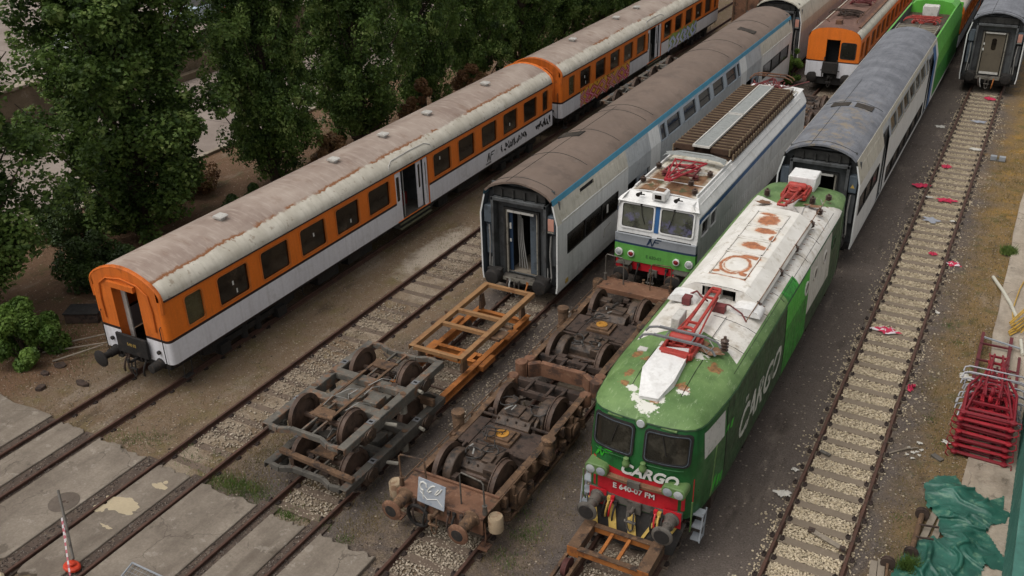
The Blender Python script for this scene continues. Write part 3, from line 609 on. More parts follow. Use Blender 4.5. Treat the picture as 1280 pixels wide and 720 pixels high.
# small traffic on the upper road, half hidden by the leaves
def parked_car(x, y, rz, colr, label, z=2.1):
    t = thing('parked_car', label, 'car', (x, y, z), rz)
    P_ = M('car_paint_'+colr, colr, .3, var=.05, bump=0, spec=.6)
    sec = [(-2.1,.35,.62,.80),(-2.0,.25,.78,.86),(-1.2,.22,.95,.88),(-.55,.2,1.0,.88),(.9,.2,1.0,.88),(1.75,.22,.95,.86),(2.05,.3,.8,.8)]
    m = MB(); m.loft([[(-wd,y,b),(-wd,y,tp),(wd,y,tp),(wd,y,b)] for y,b,tp,wd in sec], close=True); m.add([(-.8,-2.1,.35),(.8,-2.1,.35),(.8,-2.1,.62),(-.8,-2.1,.62)],[(0,1,2,3)]); m.add([(-.8,2.05,.3),(.8,2.05,.3),(.8,2.05,.8),(-.8,2.05,.8)],[(3,2,1,0)])
    m.build('body', P_, t, bevel=.04)
    m = MB(); m.loft([[(-.84,-.9,.96),(.84,-.9,.96),(.84,1.7,.96),(-.84,1.7,.96)],[(-.64,-.15,1.42),(.64,-.15,1.42),(.64,1.15,1.42),(-.64,1.15,1.42)]], close=True); m.build('window_band', GLASS, t, bevel=.02)
    m = MB(); m.box(-.63,.63,-.12,1.12,1.42,1.46); m.build('roof', P_, t, bevel=.02)
    p = None
    for sx in (-1,1):
        for yy in (-1.3,1.3):
            if p is None: mm = MB(); mm.lathe([(.2,-.1),(.31,-.09),(.31,.09),(.2,.1)], (0,0,0), (1,0,0), 16); p = mm.build('wheel', BUFR, t)
            else: q = p.copy(); COL.objects.link(q); p2 = q; p2.parent = t
            (p if (sx,yy)==(-1,-1.3) else q).location = (sx*.8, yy, .31)
parked_car(-46.8, 20.3, .1, '#c9ccd0', 'white car on the upper road behind the left poplars')
parked_car(-46.0, 28.6, .0, '#aebccd', 'pale blue car behind the poplar, left of the retaining wall gap')
t = thing('red_bin', 'small red object on top of the retaining wall', 'bin', (-43.3, 28.2, 2.1)); m = MB(); m.lathe([(.22,0),(.28,.1),(.32,.85)], (0,0,0), (0,0,1), 14); m.build('body', REDF, t); m = MB(); m.lathe([(.34,.85),(.34,.92),(.1,1.02)], (0,0,0), (0,0,1), 14); m.build('lid', REDF, t)

# ---------------------------------------------------------------- shared railway parts
def side_wall(m, xf, zs, ys, holes, depth, mz, sgn=1, mr=None):
    """wall following x = xf(z) with openings (y0,y1,z0,z1) cut out and lined"""
    for h in holes: ys = ys+[h[0], h[1]]; zs = zs+[h[2], h[3]]
    ys = sorted(set(round(y, 4) for y in ys)); zs = sorted(set(round(z, 4) for z in zs))
    for i in range(len(ys)-1):
        for j in range(len(zs)-1):
            yc, zc = (ys[i]+ys[i+1])/2, (zs[j]+zs[j+1])/2
            if any(h[0] < yc < h[1] and h[2] < zc < h[3] for h in holes): continue
            q = [(sgn*xf(zs[j]),ys[i],zs[j]),(sgn*xf(zs[j]),ys[i+1],zs[j]),(sgn*xf(zs[j+1]),ys[i+1],zs[j+1]),(sgn*xf(zs[j+1]),ys[i],zs[j+1])]
            m.add(q, [(0,1,2,3)] if sgn > 0 else [(3,2,1,0)], mz(zc, yc))
    for (a, b, c, d) in holes:
        zc = (c+d)/2; mm = mz(zc, a) if mr is None else mr
        for (p, q) in (((a,c),(b,c)),((b,c),(b,d)),((b,d),(a,d)),((a,d),(a,c))):
            m.add([(sgn*xf(p[1]),p[0],p[1]),(sgn*xf(q[1]),q[0],q[1]),(sgn*(xf(q[1])-depth),q[0],q[1]),(sgn*(xf(p[1])-depth),p[0],p[1])], [(0,1,2,3)], mm)
def window(parent, y0, y1, z0, z1, x, frame_m, glass_m, r=.09, fw=.04, tilt=0, sticker=None, depth=.05, name='window'):
    """window part: raised frame, pane set back. tilt leans the pane inwards at the top (dx per m)"""
    cy, cz = (y0+y1)/2, (z0+z1)/2; hy, hz = (y1-y0)/2, (z1-z0)/2
    m = MB(); m.ring(rrect(-hy-fw, hy+fw, -hz-fw, hz+fw, r+fw*.7), rrect(-hy+.01, hy-.01, -hz+.01, hz-.01, r), 'x', -.03, .012)
    f = m.build(name, frame_m, parent, smooth=40)
    p = MB(); p.prism(rrect(-hy-.03, hy+.03, -hz-.03, hz+.03, r), 'x', -depth-.02, -depth); pn = p.build('pane', glass_m, f, smooth=0)
    f.location = (x, cy, cz); f.rotation_euler = (0, -math.atan(tilt), 0)
    return f
def sticker(win, dy, dz, w, h, mat=None, x=-.045):
    m = MB(); m.box(x, x+.003, dy-w/2, dy+w/2, dz-h/2, dz+h/2); m.build('sticker', mat or TEXTW, win, smooth=0)
def buffer(parent, x, y, z, dirn=-1, L=.6, mat=None, r=.26, name='buffer', headmat=None):
    m = MB(); m.lathe([(.17,0),(.17,.04),(.135,.06),(.125,L*.45),(.10,L*.46),(.095,L-.05)], (x,y,z), (0,dirn,0), 16); b = m.build(name, mat or BUFF, parent, smooth=40)
    m = MB(); m.lathe([(.09,L-.06),(r,L-.05),(r,L-.02),(r*.8,L+.012),(.01,L+.02)], (x,y,z), (0,dirn,0), 22); hd = m.build('buffer_head', headmat or BUFR, b, smooth=40)
    if headmat: m = MB(); m.lathe([(r*.74,L+.013),(r*.7,L+.024),(.0,L+.026)], (x,y,z), (0,dirn,0), 20); m.build('grease_pad', BUFR, hd)
    return b
def hose(parent, p0, drop, dx, mat=None, r=.028, dirn=-1, name='hose'):
    m = MB(); pts = [(p0[0]+dx*t*t, p0[1]+dirn*.16*math.sin(t*PI*.7), p0[2]-drop*(t**1.2)) for t in [i/7 for i in range(8)]]
    m.tube(pts, r, 6); m.box(p0[0]-.04, p0[0]+.04, p0[1]-.05, p0[1]+.05, p0[2]-.04, p0[2]+.06); return m.build(name, mat or BUFR, parent)
def coupling(parent, y, z, dirn=-1, mat=None, chain=True):
    m = MB(); d = dirn
    m.box(-.14,.14,y-.02 if d>0 else y-.03,y+.03,z-.12,z+.12); m.tube([(0,y,z),(0,y+d*.28,z),(0,y+d*.38,z+.05),(0,y+d*.36,z+.14)], .045, 8)
    for s in (-1, 1): m.tube([(s*.07,y+d*.22,z),(s*.08,y+d*.26,z-.22),(s*.06,y+d*.24,z-.42)], .022, 6)
    m.cyl((-.13,y+d*.25,z-.24),(.13,y+d*.25,z-.24),.035,8); m.tube([(-.07,y+d*.24,z-.42),(0,y+d*.25,z-.5),(.07,y+d*.24,z-.42)], .022, 6)
    return m.build('coupling_hook', mat or BUFF, parent)
def coach_bogie(parent, yc, mat=None, w=1.05, wb=1.25, r=.46):
    m = MB()
    for s in (-1, 1):
        m.prism([(-2.0,.55),(-1.7,.48),(1.7,.48),(2.0,.55),(2.0,.72),(1.6,.78),(.9,.66),(-.9,.66),(-1.6,.78),(-2.0,.72)], 'x', s*w-.06, s*w+.06)
        for q in (-wb, wb): m.box(s*w-.13+s*.06, s*w+.13+s*.06, q-.2, q+.2, .3, .62)
        m.cyl((s*w*1.0,-.3,.3),(s*w,-.3,.75),.12,10); m.cyl((s*w,.3,.3),(s*w,.3,.75),.12,10)
    m.box(-w,w,-.3,.3,.5,.7); b = m.build('bogie', mat or BLACK, parent, loc=(0,yc,0))
    m = MB()
    for q in (-wb, wb):
        m.cyl((-.95,q,r+.12),(.95,q,r+.12),.08,8)
        for s in (-1, 1): m.lathe([(.1,-.07),(r,-.065),(r,.04),(r+.03,.045),(r+.03,.07),(.1,.07)], (s*.7535*.985,q,r+.158),(-s,0,0),20)
    m.build('wheel', WHEEL, b, smooth=40); return b
def graffiti(parent, name, x, y0, y1, z0, z1, seed, cols, n=7, jag=.25):
    """painted piece on the side: cols = background, outline, fills"""
    random.seed(seed); m = MB(); W = (y1-y0)/n; H = z1-z0; N = n*5
    up = [(y0+(y1-y0)*i/N, z1-random.uniform(0,.30)*H*(1 if i % 2 else .3)) for i in range(N+1)]; dn = [(y0+(y1-y0)*i/N, z0+random.uniform(0,.16)*H) for i in range(N+1)]
    for i in range(N): m.add([(x+.003,*dn[i]),(x+.003,*dn[i+1]),(x+.003,*up[i+1]),(x+.003,*up[i])], [(0,1,2,3)], 0)
    for k in range(n):
        c = y0+(k+.5)*W; q = random.choice((3,4,4,5)); fill = 2+random.randrange(len(cols)-2); sg = random.choice((-1,1))
        pts = [(c+sg*(1 if i % 2 else -1)*W*random.uniform(.2,.5), z0+H*(.06+.66*i/(q-1))+random.uniform(-.05,.05)*H) for i in range(q)]
        for lay, wd, mi in ((0,.33,1),(1,.25,fill),(2,.09,2+(fill-1)%(len(cols)-2))):
            for i in range(q-1):
                p, r = pts[i], pts[i+1]; L = math.hypot(r[0]-p[0], r[1]-p[1]); ux, uz = (r[0]-p[0])/L, (r[1]-p[1])/L; h = W*wd*.62; e = x+.005+.0012*lay+.0002*i; o = .03*W if lay == 2 else 0
                m.add([(e,p[0]-ux*h*.5-uz*h+o,p[1]-uz*h*.5+ux*h),(e,r[0]+ux*h*.5-uz*h+o,r[1]+uz*h*.5+ux*h),(e,r[0]+ux*h*.5+uz*h+o,r[1]+uz*h*.5-ux*h),(e,p[0]-ux*h*.5+uz*h+o,p[1]-uz*h*.5-ux*h)], [(3,2,1,0)], mi)
    return m.build(name, cols, parent, smooth=0)
def scribble(parent, x, y0, y1, zc, h, seed, mat, name='graffiti', wd=.02, n=9, slope=0):
    random.seed(seed); m = MB(); W = (y1-y0)/n
    for k in range(n):
        a = y0+k*W; pts = []
        for q in range(random.randint(4, 6)): pts.append((x+.006, a+random.uniform(-.1,1.15)*W, zc+slope*(a-y0)+random.uniform(-.5,.5)*h))
        for p, q in zip(pts, pts[1:]): m.bar(p, q, .004, wd*random.uniform(.8,1.4), up=(0,0,1)) if abs(p[1]-q[1]) > abs(p[2]-q[2]) else m.bar(p, q, wd*random.uniform(.8,1.4), .004, up=(1,0,0))
    return m.build(name, mat, parent, smooth=0)
def nf_logo(parent, o, right, up, s, mat, name='emblem'):
    """slanted double-letter emblem built of stripes"""
    r = Vector(right).normalized(); u = Vector(up).normalized(); n = r.cross(u); o = Vector(o); m = MB()
    def q(pts): m.add([o+r*a*s+u*b*s for a, b in pts]+[o+r*a*s+u*b*s+n*.003 for a, b in pts], [tuple(range(len(pts)-1,-1,-1)), tuple(range(len(pts),2*len(pts)))])
    q([(0,0),(.09,0),(.34,.62),(.25,.62)]); q([(.25,.62),(.34,.62),(.48,.0),(.39,0)]); q([(.41,0),(.5,0),(.76,.62),(.67,.62)])
    q([(.67,.62),(.70,.53),(1.14,.53),(1.22,.62)]); q([(.58,.32),(.61,.40),(1.0,.40),(.94,.32)]); q([(.13,.1),(.2,.1),(.42,.62),(.36,.62)])
    return m.build(name, mat, parent, smooth=0)

# ---------------------------------------------------------------- pantographs (folded, as parts of a vehicle)
def pantograph(parent, loc, L, mat, mat2, bow=BOWG, w0=.28, w1=.7, rz=0, kind='heavy'):
    m = MB(); mat_b = mat if kind == 'heavy' else mat2
    if kind == 'heavy':
        for s in (-1, 1): m.bar((s*.34,-.1,0),(s*.34,.75,0),.09,.12); m.bar((s*.3,0,.1),(s*.3,.7,.1),.06,.1)
        for y in (-.1,.2,.45,.75): m.bar((-.36,y,.02),(.36,y,.02),.08,.14)
        m.box(-.3,.3,-.2,-.02,-.12,.1); m.lathe([(.09,0),(.12,.05),(.12,.5),(.09,.55)], (-.28,.3,.2), (1,0,0), 10)
    else:
        m.bar((-.5,L*.42,-.02),(.5,L*.42,-.02),.07,.08); m.bar((-.5,L*.72,-.02),(.5,L*.72,-.02),.07,.08)
        for s in (-1, 1): m.bar((s*.5,L*.42,-.02),(s*.5,L*.72,-.02),.06,.08); m.lathe([(.05,0),(.12,.03),(.06,.07),(.12,.1),(.05,.16)], (s*.52,L*.5,-.2),(0,0,1),10)
    p = m.build('pantograph', mat_b, parent, bevel=.008); p.location = loc; p.rotation_euler = (0,0,rz)
    a = MB()
    if kind == 'heavy':
        for s in (-1, 1):
            a.tube([(s*.13,.15,.16),(s*.12,1.6,.24),(s*.11,L-.15,.30)], .042, 7); a.tube([(s*.30,.3,.12),(s*.2,1.4,.16),(s*.14,L-.3,.24)], .022, 6)
        for y in (.6,1.05,L-.45,L-.12): a.bar((-.15,y,.2+.03*y),(.15,y,.2+.03*y),.05,.05)
        a.tube(arc((0,.62),.17,0,2*PI,14,lambda x,y:(x,y,.23))[:-1], .035, 6, closed=True); a.tube([(-.11,L-.15,.3),(-.1,L,.3),(.1,L,.3),(.11,L-.15,.3)], .042, 7)
    else:
        for s in (-1, 1):
            a.tube([(s*.1,0,.12),(s*w1,L*.95,.0)], .032, 6); a.tube([(s*.04,.05,.16),(s*w1*.45,L*.9,.05)], .026, 6); a.tube([(s*w1,L*.95,.0),(-s*.18,L*.25,.12)], .02, 5); a.tube([(s*.5,L*.6,.02),(s*.02,L*.1,.13)], .022, 5)
        a.bar((-w1,L*.95,0),(w1,L*.95,0),.04,.04); a.box(-.1,.1,-.05,.08,.08,.15); a.cyl((-.14,.06,.1),(.14,.06,.1),.04,8); a.cyl((-.3,L*.72,.0),(.3,L*.78,.0),.05,8)
    a.build('arm', mat, p)
    if bow is not None:
        b = MB()
        for y in (-.02, .36):
            b.tube([(-.88,y,.16),(-.80,y+.02,.26),(-.6,y,.33),(.6,y,.33),(.80,y+.02,.26),(.88,y,.16)], .028, 6); b.bar((-.55,y,.355),(.55,y,.355),.06,.02)
        b.bar((-.3,0,.31),(-.3,.36,.31),.03,.02); b.bar((.3,0,.31),(.3,.36,.31),.03,.02); b.build('collector_bow', bow, p)
    return p
# ---------------------------------------------------------------- orange coaches
def coach_roof_mat():
    t = NT('coach_roof'); o = t.obj(); X, Y, Z = t.xyz(o); ax = t.math('ABSOLUTE', X)
    pink = t.mix(t.rng(t.noise(.9, t.stretch((1,.6,1)), detail=7), .33, .67), lin('#8c7b71'), lin('#a8998e')); pink = t.mix(t.math('MULTIPLY', t.rng(t.noise(3.0, t.stretch((.35,2.2,1)), detail=7, rough=.7), .5, .7), .55), pink, lin('#bdb0a5'))
    pink = t.mix(t.math('MULTIPLY', t.rng(t.noise(1.6, t.stretch((.6,1.2,1)), detail=8), .56, .68), .55), pink, lin('#7d6556'))
    cream = t.mix(t.rng(t.noise(1.5, detail=6), .35, .65), lin('#b0a99b'), lin('#cac4b7')); st = t.rng(t.noise(1.0, t.stretch((.4,9,1)), detail=7), .5, .72); cream = t.mix(t.math('MULTIPLY', st, .28), cream, lin('#8f8675'))
    cream = t.mix(t.math('MULTIPLY', t.rng(t.noise(5, detail=7), .6, .66), .5), cream, lin('#77634e'))
    e = t.math('ADD', ax, t.math('ADD', t.math('MULTIPLY', t.math('SUBTRACT', t.noise(.45, detail=3), .5), .22), t.math('MULTIPLY', t.math('SUBTRACT', t.noise(6, detail=7), .5), .26)))
    f = t.rng(e, .96, 1.03); c = t.mix(f, pink, cream)
    edge = t.math('MULTIPLY', t.rng(e, .92, .98), t.rng(e, 1.05, 1.02)); edge = t.math('MULTIPLY', edge, t.rng(t.noise(.42, detail=3), .48, .54)); c = t.mix(edge, c, lin('#85593c'))
    t.bump(t.noise(9, detail=7, rough=.7), .25, .02); return t.fin(c, .75, spec=.25)
CROOF = coach_roof_mat(); VENTW = M('vent_white', '#bdbab4', .6, var=.1, dirt=('#7d776c', .5, 8, .55)); STRIPE = M('coach_stripe', '#2a1a16', .6, var=.2)
INTG = M('vestibule_grey', '#77777a', .6, var=.15, dirt=('#4a4846', .4, 3, .55)); STEPG = M('mossy_step', '#4f4d3a', .9, var=.3, scale=4, dirt=('#3f3d2c', .5, 6, .54))
CRED = M('seat_red', '#7a2320', .7, var=.2); FRAMEO = M('window_frame_orange', '#c06a2c', .5, var=.15, dirt=('#8d5128', .4, 5, .56))
RP = [(1.365,2.96),(1.37,3.06),(1.33,3.18),(1.24,3.30),(1.08,3.43),(.85,3.555),(.58,3.66),(.3,3.73),(0,3.755)]
def coach_xf(z): return 1.365-.018*max(0, z-2.2)-.03*max(0, 1.15-z)
CW = [(.78,1.44),(2.03,3.28),(3.84,5.09),(5.65,6.90),(7.45,8.70),(9.24,10.50),(13.34,14.59),(15.14,16.39),(16.94,18.19),(18.74,19.99),(20.56,21.81),(22.36,22.92)]
def make_coach(loc, label):
    L = 23.45; t = thing('passenger_coach', label, 'passenger coach', loc, 0, 'orange and white passenger coaches')
    mz = lambda z, y: 1 if z < 1.685 else (2 if z < 1.77 else 0)
    door = (10.86, 13.0, .99, 2.86)
    m = MB(); holes = [(a,b,1.87,2.78) for a,b in CW]+[door]
    side_wall(m, coach_xf, [1.0,1.15,1.685,1.77,2.2,2.96], [.14,L-.14], holes, .09, mz)
    side_wall(m, coach_xf, [1.0,1.15,1.685,1.77,2.2,2.96], [.14,L-.14], [], .09, mz, -1)
    for s, yy in ((1,.0),(-1,.0),(1,L),(-1,L)):      # rounded vertical corners
        d = 1 if yy == 0 else -1; rows = []
        for i in range(5):
            a = PI/2*i/4; rows.append([(s*(coach_xf(z)-.14+.14*math.cos(a)), yy+d*(.14-.14*math.sin(a)), z) for z in [1.0,1.15,1.685,1.77,2.2,2.96]])
        m.loft(rows, mf=lambda i, j: [1,1,2,0,0][j])
    m.box(-1.3,1.3,.1,L-.1,.9,1.0,2)
    m.build('body', [ORANGE, WHITEP, STRIPE], t, smooth=30)
    # roof
    full = RP+[(-x,z) for x,z in RP[-2::-1]]; rows = []
    for y, k in ((.10,.955),(.22,.985),(.5,1),(L-.5,1),(L-.22,.985),(L-.10,.955)): rows.append([(x*(.985+.015*(k>.99)), y, 2.96+(z-2.96)*k) for x, z in full])
    m = MB(); m.loft(rows); rf = m.build('roof', CROOF, t, smooth=50)
    m = MB(); m.box(1.345,1.40,.12,L-.12,2.945,2.975); m.box(-1.40,-1.345,.12,L-.12,2.945,2.975); m.build('gutter', STRIPE, rf)
    vb = MB(); vb.prism([(-.15,.06),(.15,.06),(.19,.1),(.14,.14),(-.14,.14),(-.19,.1)], 'y', -.16, .16); vb.box(-.1,.1,-.1,.1,-.03,.06)
    v0 = None
    for y in (3.7,9.1,12.0,14.9,19.4,21.6)[:5]:
        if v0 is None: v0 = vb.build('roof_vent', VENTW, rf, bevel=.01); v = v0
        else: v = v0.copy(); COL.objects.link(v)
        v.location = (.16, y, 3.745)
    m = MB(); m.tube([(1.36,10.55,3.06),(1.31,10.62,3.24),(1.22,10.9,3.34),(1.20,12.0,3.36),(1.22,13.0,3.34),(1.31,13.25,3.24),(1.36,13.32,3.06)], .018, 5); m.build('door_hood', VENTW, rf)
    # end walls with gangway opening
    for yy, d in ((0,1),(L,-1)):
        m = MB(); hx0, hx1, hb, ht = -.52, .50, 1.12, 3.12
        def top(x):
            pr = sorted((abs(a), b) for a, b in RP)
            for (a0,b0),(a1,b1) in zip(pr, pr[1:]):
                if a0 <= abs(x) <= a1: return 2.96+((b0+(b1-b0)*(abs(x)-a0)/(a1-a0))-2.96)*.95
            return 2.96
        def strip(xs, zb, dep0=0):
            rows = []
            for x in xs:
                zt = top(x); zz = [zb(x), 1.685, 1.77, 2.4, zt] if zb(x) < 1.6 else [zb(x), zb(x)+.02, zb(x)+.04, zb(x)+.06, zt]
                rows.append([(x, yy+d*dep0, z) for z in zz])
            m.loft(rows, mf=lambda i, j: ([1,2,0,0][j] if zb(xs[0]) < 1.6 else 0))
        strip([-1.225,-1.1,-.9,-.7,hx0], lambda x: 1.0); strip([hx1,.7,.9,1.1,1.225], lambda x: 1.0); strip([hx0,-.25,0,.25,hx1], lambda x: ht)
        for sg in (-1, 1):
            xs_ = [sg*v for v in (.7,.9,1.08,1.2,1.3,1.35)]; m.loft([[(x_, yy+d*.105, 2.9) for x_ in xs_],[(x_, yy+d*.105, max(2.9, 2.96+(top(x_)-2.96)*1.0)+.02*(abs(x_)<1.25)) for x_ in xs_]], m=0)
        # reveal of the opening
        m.box(hx0-.04,hx0-.002,yy+d*.012 if d>0 else yy-.28,yy+.28 if d>0 else yy-.012,hb,ht,3); m.box(hx1+.002,hx1+.04,yy+.012 if d>0 else yy-.28,yy+.28 if d>0 else yy-.012,hb,ht,3)
        m.box(hx0,hx1,yy+.012 if d>0 else yy-.28,yy+.28 if d>0 else yy-.012,ht-.012,ht+.03,3)
        # roof lip
        pts = [(x*.985, yy+d*.05, 2.96+(z-2.96)*.96) for x, z in full]; m.tube([(1.32,yy+d*.05,2.6)]+pts+[(-1.32,yy+d*.05,2.6)], .06, 6, 0)
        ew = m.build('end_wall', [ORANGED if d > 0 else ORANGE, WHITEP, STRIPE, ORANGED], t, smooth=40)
        m = MB(); a = yy+d*.28; m.box(hx0-.03,hx1+.03,min(a,a+d*.9),max(a,a+d*.9),hb-.05,hb,0); m.box(hx0-.03,hx1+.03,min(a+d*.9,a+d*.95),max(a+d*.9,a+d*.95),hb,ht,1)
        m.box(hx0-.03,hx0+.16,min(a,a+d*.05),max(a,a+d*.05),hb,ht,2); m.build('vestibule', [BLACK, DARK, VENTW], ew)
        m = MB(); m.tube([(-.98,yy-d*.03,2.0),(-1.0,yy-d*.03,2.6),(-.93,yy-d*.03,3.1),(-.6,yy-d*.03,3.33),(0,yy-d*.03,3.42),(.6,yy-d*.03,3.33),(.93,yy-d*.03,3.1),(1.0,yy-d*.03,2.6),(.98,yy-d*.03,2.0)], .022, 6)
        m.bar((-.52,yy-d*.06,3.2),(.5,yy-d*.06,3.2),.1,.16); m.build('drip_moulding', ORANGED, ew)
        m = MB(); m.box(-.62,.58,min(yy-d*.14,yy-d*.06),max(yy-d*.14,yy-d*.06),1.05,1.66); fp = m.build('fall_plate', BLACK if d>0 else ENDB, ew, bevel=.015)
        if d > 0: text('plate_number', 'S48 02', .13, YELB, fp, (-.02, yy-.146, 1.34), (1,0,0), (0,0,1), align='CENTER')
        for s in (-1, 1):
            m = MB(); m.lathe([(.05,0),(.06,.02),(.06,.07),(.045,.08)], (s*.92,yy,1.34), (0,-d,0), 12); m.build('tail_lamp', BUFR, ew)
            m = MB(); m.tube([(s*1.17,yy-d*.02,.62),(s*1.17,yy-d*.05,.75),(s*1.17,yy-d*.05,2.15),(s*1.17,yy-d*.0,2.2)], .014, 5); m.build('handrail', BUFR, ew)
        buffer(ew, -.87, yy-d*.0, .96, -d, .62, mat=BUFR); b2 = MB()
        if d > 0: b2.lathe([(.17,0),(.15,.05),(.13,.36),(.1,.37)], (.87,yy,.96), (0,-1,0), 14); b2.build('buffer_case', BUFR, ew, smooth=40)
        else: buffer(ew, .87, yy, .96, -d, .62, mat=BUFR)
        coupling(ew, yy, .93, -d, BUFR); hose(ew, (-.35,yy-d*.02,.95), .55, .1, RUSTD, dirn=-d); hose(ew, (.33,yy-d*.02,.95), .5, -.08, BUFR, dirn=-d); hose(ew, (-.45,yy-d*.02,.9), .5, -.1, RUSTD, dirn=-d)
        m = MB(); m.box(-1.2,1.2,min(yy+d*.02,yy+d*.2),max(yy+d*.02,yy+d*.2),.8,1.0); m.build('headstock', BLACK, ew)
    m = MB()
    for s in (-1, 1): m.tube([(s*1.32,.35,.98),(s*1.32,.33,.42),(s*1.32,.62,.42),(s*1.32,.66,.98)], .016, 5); m.box(min(s*1.2,s*1.38),max(s*1.2,s*1.38),.33,.63,.40,.43)
    m.build('step_frame', BUFR, t)
    # windows
    rr = random.Random(3)
    for i, (a, b) in enumerate(CW):
        wn = window(t, a, b, 1.87, 2.78, coach_xf(2.3)+.004, FRAMEO, GLASSO if i == 0 else GLASS, r=.10, fw=.03)
        if i in (1, 3, 6, 9, 4): sticker(wn, rr.uniform(-.1,.35), rr.uniform(-.25,.25), .06, .13)
        if i == 1: sticker(wn, .12, -.27, .05, .14)
    # sliding door half open
    a, b, c, d = door; x = coach_xf(2)
    m = MB(); m.box(-.3,x-.06,a+.002,b-.002,c-.02,c+.02,0); m.box(-.32,-.28,a,b,c,d,1); m.box(-.3,x-.05,b+.0,b+.04,c,d,1); m.box(-.3,x-.05,a-.04,a,c,d,1); m.box(-.3,x-.05,a,b,d,d+.03,1); m.box(.1,.16,a+.5,a+1.0,c,d-.2,2); m.box(.2,.6,a+1.3,a+1.7,c+.02,c+.5,3)
    vs = m.build('door_vestibule', [BUFF, ENDG, INTG, CRED], t)
    for nm, y0, y1, xo in (('door_leaf', a+.02, a+.40, -.05), ('door_leaf', b-.62, b-.30, -.13), ('door_leaf', b-.27, b-.02, -.05)):
        m = MB(); m.ring(rrect(y0,y1,c-.14,d-.02,.03), rrect(y0+.1,y1-.09,1.75,2.68,.05), 'x', x+xo-.03, x+xo); lf = m.build(nm, WHITEP, t)
        m = MB(); m.box(x+xo-.022,x+xo-.012,y0+.08,y1-.07,1.72,2.7); m.build('pane', GLASS, lf, smooth=0)
    m = MB(); m.tube([(x-.12,a+.62,c),(x-.12,a+.62,d)], .022, 6); m.tube([(x-.4,a+1.0,c),(x-.4,a+1.0,d)], .018, 6); m.tube([(x-.02,a+.46,1.2),(x+.01,a+.47,1.25),(x+.01,a+.47,2.0),(x-.02,a+.46,2.05)], .014, 5); m.build('handrail', HOSEC, vs)
    m = MB(); m.prism([(.99,a-.35),(.78,a-.05),(.64,a+.2),(.64,b-.2),(.78,b+.05),(.99,b+.35)][::-1] and [(a-.35,.985),(a-.05,.76),(a+.2,.64),(b-.2,.64),(b+.05,.76),(b+.35,.985)], 'x', x-.45, x-.01); st = m.build('door_step', BLACK, t)
    m = MB(); m.box(x-.40,x+.05,a+.1,b-.1,.86,.90); m.box(x-.02,x+.09,a+.05,b-.05,.70,.74); m.build('tread', STEPG, st)
    # underframe
    m = MB(); m.box(-1.15,1.15,.25,L-.25,.74,.9)
    for y0, y1, xx in ((6.5,7.6,1.1),(8.2,9.6,1.05),(13.9,14.6,1.1),(15.5,17.2,1.0)): m.box(xx-.5,xx,y0,y1,.4,.8); m.box(-xx,-xx+.5,y0,y1,.4,.8)
    for y in (1.1,1.6,5.6,18.2,22.4): m.tube([(1.2,y,.9),(1.22,y,.55),(1.2,y+.12,.45)], .02, 5)
    m.build('underframe', BLACK, t, bevel=.02)
    b1 = coach_bogie(t, 3.3); dup(b1, t, (0, L-3.3, 0))
    return t
c1 = make_coach((-18.41, -1.9, 0), 'near orange and white coach with cream edged roof and its door half open')
c2 = dup(c1, None, (-18.41, 22.4, 0), 'second orange and white coach, farther away, with red and blue graffiti on its side')
XS = coach_xf(1.4)
nf_logo(c1, (XS+.004, 17.3, 1.18), (0,1,0), (0,0,1), .55, TEXTB); text('operator_name', 'FERROVIE', .10, TEXTB, c1, (XS+.004, 17.2, 1.06), (0,1,0), (0,0,1))
scribble(c1, XS, 18.5, 20.8, 1.36, .36, 4, TEXTB, n=12, wd=.05); scribble(c1, XS, 21.65, 23.15, 1.36, .42, 9, TEXTB, n=9, wd=.06)
CG = [M('spray_'+k, v, .5, var=.15, bump=0) for k, v in (('ochre','#dba23a'),('maroon','#6f2422'),('crimson','#c23350'),('pink','#dba0b0'),('rust','#c2602f'),('pink2','#d88fa4'))]
graffiti(c2, 'graffiti', XS+.0, 2.1, 8.3, .98, 1.88, 5, CG, n=12, jag=.42)
CB = [M('spray_'+k, v, .5, var=.15, bump=0) for k, v in (('moss','#8a9c48'),('navy','#3f4c74'),('sky','#a9c0e0'),('lilac','#baaed4'),('palewhite','#ccd2e0'))]
graffiti(c2, 'graffiti', XS+.0, 14.2, 19.1, 1.0, 1.95, 8, CB, n=8, jag=.3)

